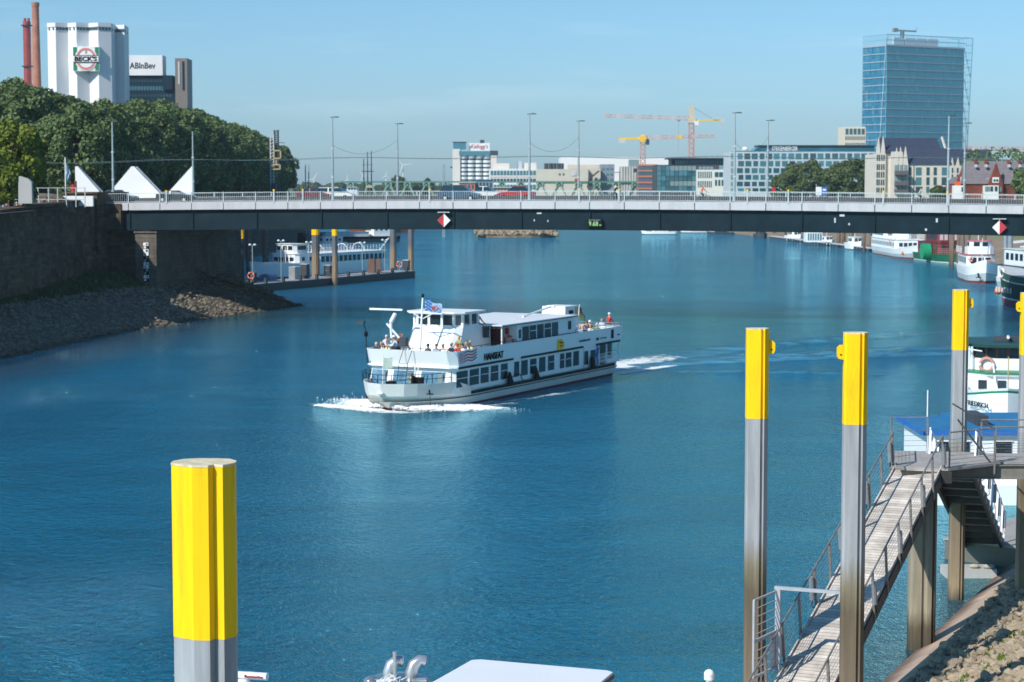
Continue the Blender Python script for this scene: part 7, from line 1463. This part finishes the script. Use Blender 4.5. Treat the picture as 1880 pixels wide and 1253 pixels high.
# barge and workboat farther left
q=PZ(655,446,0); v,ol=vessel('grey cargo barge with a white stern house and round hatches beyond the dock','barge',(q.x-1,q.y+4),-150,24,6,[(-.4,.9,DGREY,'hull'),(.9,1.5,BLACK,'rubbing_band')],[(-3,9.5,2.4,1.5,2.6,LGREY,GREYM,[],'cargo_hatch'),(-9,-4,2.2,1.5,4.0,FW,WHITE,[(2.9,3.6,.6,3)],'stern_house')],name='cargo_barge',sheer=.6,bl=1.7); MB().tube([(-9,0,4),(-9,0,5.5)],.3,8).build('funnel',DGREY,v)
q=PZ(604,452,0); v,ol=vessel('low white covered boat left of the cargo barge','boat',(q.x,q.y),-140,9,3.4,[(-.3,.9,FW,'hull')],[(-3,2.6,1.4,.9,2.1,FW,WHITE,[(1.2,1.8,.7,4)],'cabin')],name='small_boat',sheer=.3)
o=T('duckdalbe','black timber dolphin standing in the water left of the covered boat','dolphin',(UX(553,430),430,0))
for k in range(5): MB().tube([(1.2*math.cos(k*1.26),1.2*math.sin(k*1.26),-1),(.4*math.cos(k*1.26),.4*math.sin(k*1.26),4.2)],.35,8).build('timber',BLACK,o)
o.name='mooring_dolphin'
# ---- boats at the lower edge ------------------------------------------
GEL=M('gelcoat_white',(.78,.79,.8),.3,nscale=.6,namt=.02,grime=.04)
a=PZ(855,1209,3.0); c=PZ(1142,1234,3.0); u=(c-a).normalized(); wv=Vector((-u.y,u.x,0)); hdg=math.degrees(math.atan2(wv.y,wv.x)); cen=(a+c)/2-wv*3.6
v,ol=vessel('white motor boat with a broad plain white roof at the bottom edge','motor boat',(cen.x,cen.y),hdg,10,4.2,[(-.4,.15,BLUE,'boot_top'),(.15,1.3,GEL,'hull')],[(-3.4,3.0,1.6,1.3,2.8,GEL,None,[(1.8,2.5,1.2,3)],'cabin')],name='motor_boat',sheer=.3,bl=1.9,rake=.8)
MB().loft([[(x*.5,y*.5,z) for x,y in [(-7.8,-3.9),(7.0,-3.55),(7.25,-3.2),(7.25,3.2),(7.0,3.55),(-7.8,3.9)]] for z in (2.9,3.0)],True,True,True).build('roof',GEL,v); MB().loft([[(x*.508,y*.51,z) for x,y in [(-7.8,-3.9),(7.0,-3.55),(7.25,-3.2),(7.25,3.2),(7.0,3.55),(-7.8,3.9)]] for z in (2.86,2.93)],True,True,True).build('roof_trim',BROWN,v)
# yacht with radar arch, chrome horns
yp=PD(730,1253,43.6); v,ol=vessel('white flybridge yacht with a grey radar arch and chrome horns at the bottom edge','motor yacht',(yp.x-.6,yp.y-3.0),96,11.5,4.0,[(-.4,.15,DGREY,'boot_top'),(.15,1.4,GEL,'hull')],[(-3,2.2,1.5,1.4,2.4,GEL,GEL,[(1.7,2.2,1.0,3)],'cabin')],name='motor_yacht',sheer=.5,bl=1.8,rake=1.2)
zq=ZZ(1246,43.6); ar=T('radar_mast','dark grey oval mast top with two curved chrome horns at the bottom edge','mast',PD(733,1252,43.6)); loc=ar.location
ARC=M('arch_grey',(.12,.17,.2),.3,.3,nscale=1,namt=.1,coat=.5); s=43.6/F
m=MB(); m.loft([[(60*s*q*math.cos(t*.3927),26*s*q*math.sin(t*.3927)*2.2,z) for t in range(16)] for q,z in ((.8,-.22),(1,-.1),(1,0.0),(.9,.08),(.6,.1))],True,True,True).build('mast_head',ARC,ar,smooth=True)
MB().tube([(0,0,-.9),(0,0,-.2)],.12,10).build('stem',GEL,ar)
for x0_,nm in ((-20,'horn'),(22,'horn')): 
    x=x0_*s; MB().tube([(x,0,.05),(x,0,.22),(x+.06,.02,.38),(x+.18,.05,.47),(x+.3,.08,.44)],[.13,.13,.13,.12,.13],12,False).build(nm,CHROME,ar,smooth=True)
MB().tube([(-8*s,-.1,.05),(-8*s,-.1,.66)],.042,10).tube([(-8*s,-.1,.66),(-8*s,-.1,.69)],.05,10).build('tube_antenna',CHROME,ar,smooth=True)
m=MB(); g=random.Random(4)
for k in range(9):
    p0_=(g.uniform(-.5,.1),-.3+g.uniform(-.2,.1),.1); m.tube([p0_,(p0_[0]+g.uniform(-.1,.3),p0_[1],.16+g.random()*.08),(p0_[0]+g.uniform(0,.4),p0_[1]-.1,.02)],.012,5)
m.build('cables',WHITE,ar); MB().ball((-.62,-.1,.02),.17,.17,.14,14,8).build('searchlight',M('lamp_dark_glass',(.3,.36,.4),.08,.6,nscale=1),ar,smooth=True); MB().rbox((-.3,-.35,.1),(.34,.12,.06),.3).rbox((-.42,-.4,-.05),(.16,.16,.2),.1).build('bracket',GEL,ar); MB().rbox((.45,-.25,.1),(.3,.2,.04),.2).build('chrome_plate',CHROME,ar)
rd=T('radar_scanner','white open-array radar scanner with red lettering beside the closest pile','radar',PD(463,1241,44.5)); rd.rotation_euler=(0,0,R(-14)); m=MB()
m.loft([[(x,.11*math.cos(t*math.pi/4+.39),.085*math.sin(t*math.pi/4+.39)) for t in range(8)] for x in (-.75,.36)],True,True,True).build('array',GEL,rd,smooth=True); lettering('Raymarine',.43,.085,RED,rd,(.08,-.115,.0)); MB().tube([(-.2,0,-.42),(-.2,0,-.08)],[.2,.13],14).build('turret',GEL,rd,smooth=True)
MB().rbox((-.2,0,-.5),(.7,.5,.14)).tube([(-.2,0,-.5),(-.2,.1,-1.6)],.05,8).build('platform',GEL,rd)
dm=T('satellite_dome','small white antenna dome on a post near the lower edge','antenna',PD(1302,1240,46)); MB().ball((0,0,.02),.125,.125,.12,16,10).tube([(0,0,-.1),(0,0,-.02)],.12,16).build('dome',GEL,dm,smooth=True); MB().tube([(0,0,-.16),(0,0,-.1)],.075,12).tube([(0,0,-1.7),(0,0,-.1)],.035,8).build('post',GEL,dm)
v,ol=vessel('small white sports boat below the antenna dome','motor boat',(dm.location.x,dm.location.y-1.5),95,6.5,2.2,[(-.3,.12,DGREY,'boot_top'),(.12,.9,GEL,'hull')],[(-1.5,1.5,.8,.9,1.55,GEL,GEL,[(1.05,1.4,.8,2)],'cabin')],name='sports_boat',sheer=.3,bl=1.8,rake=.8)
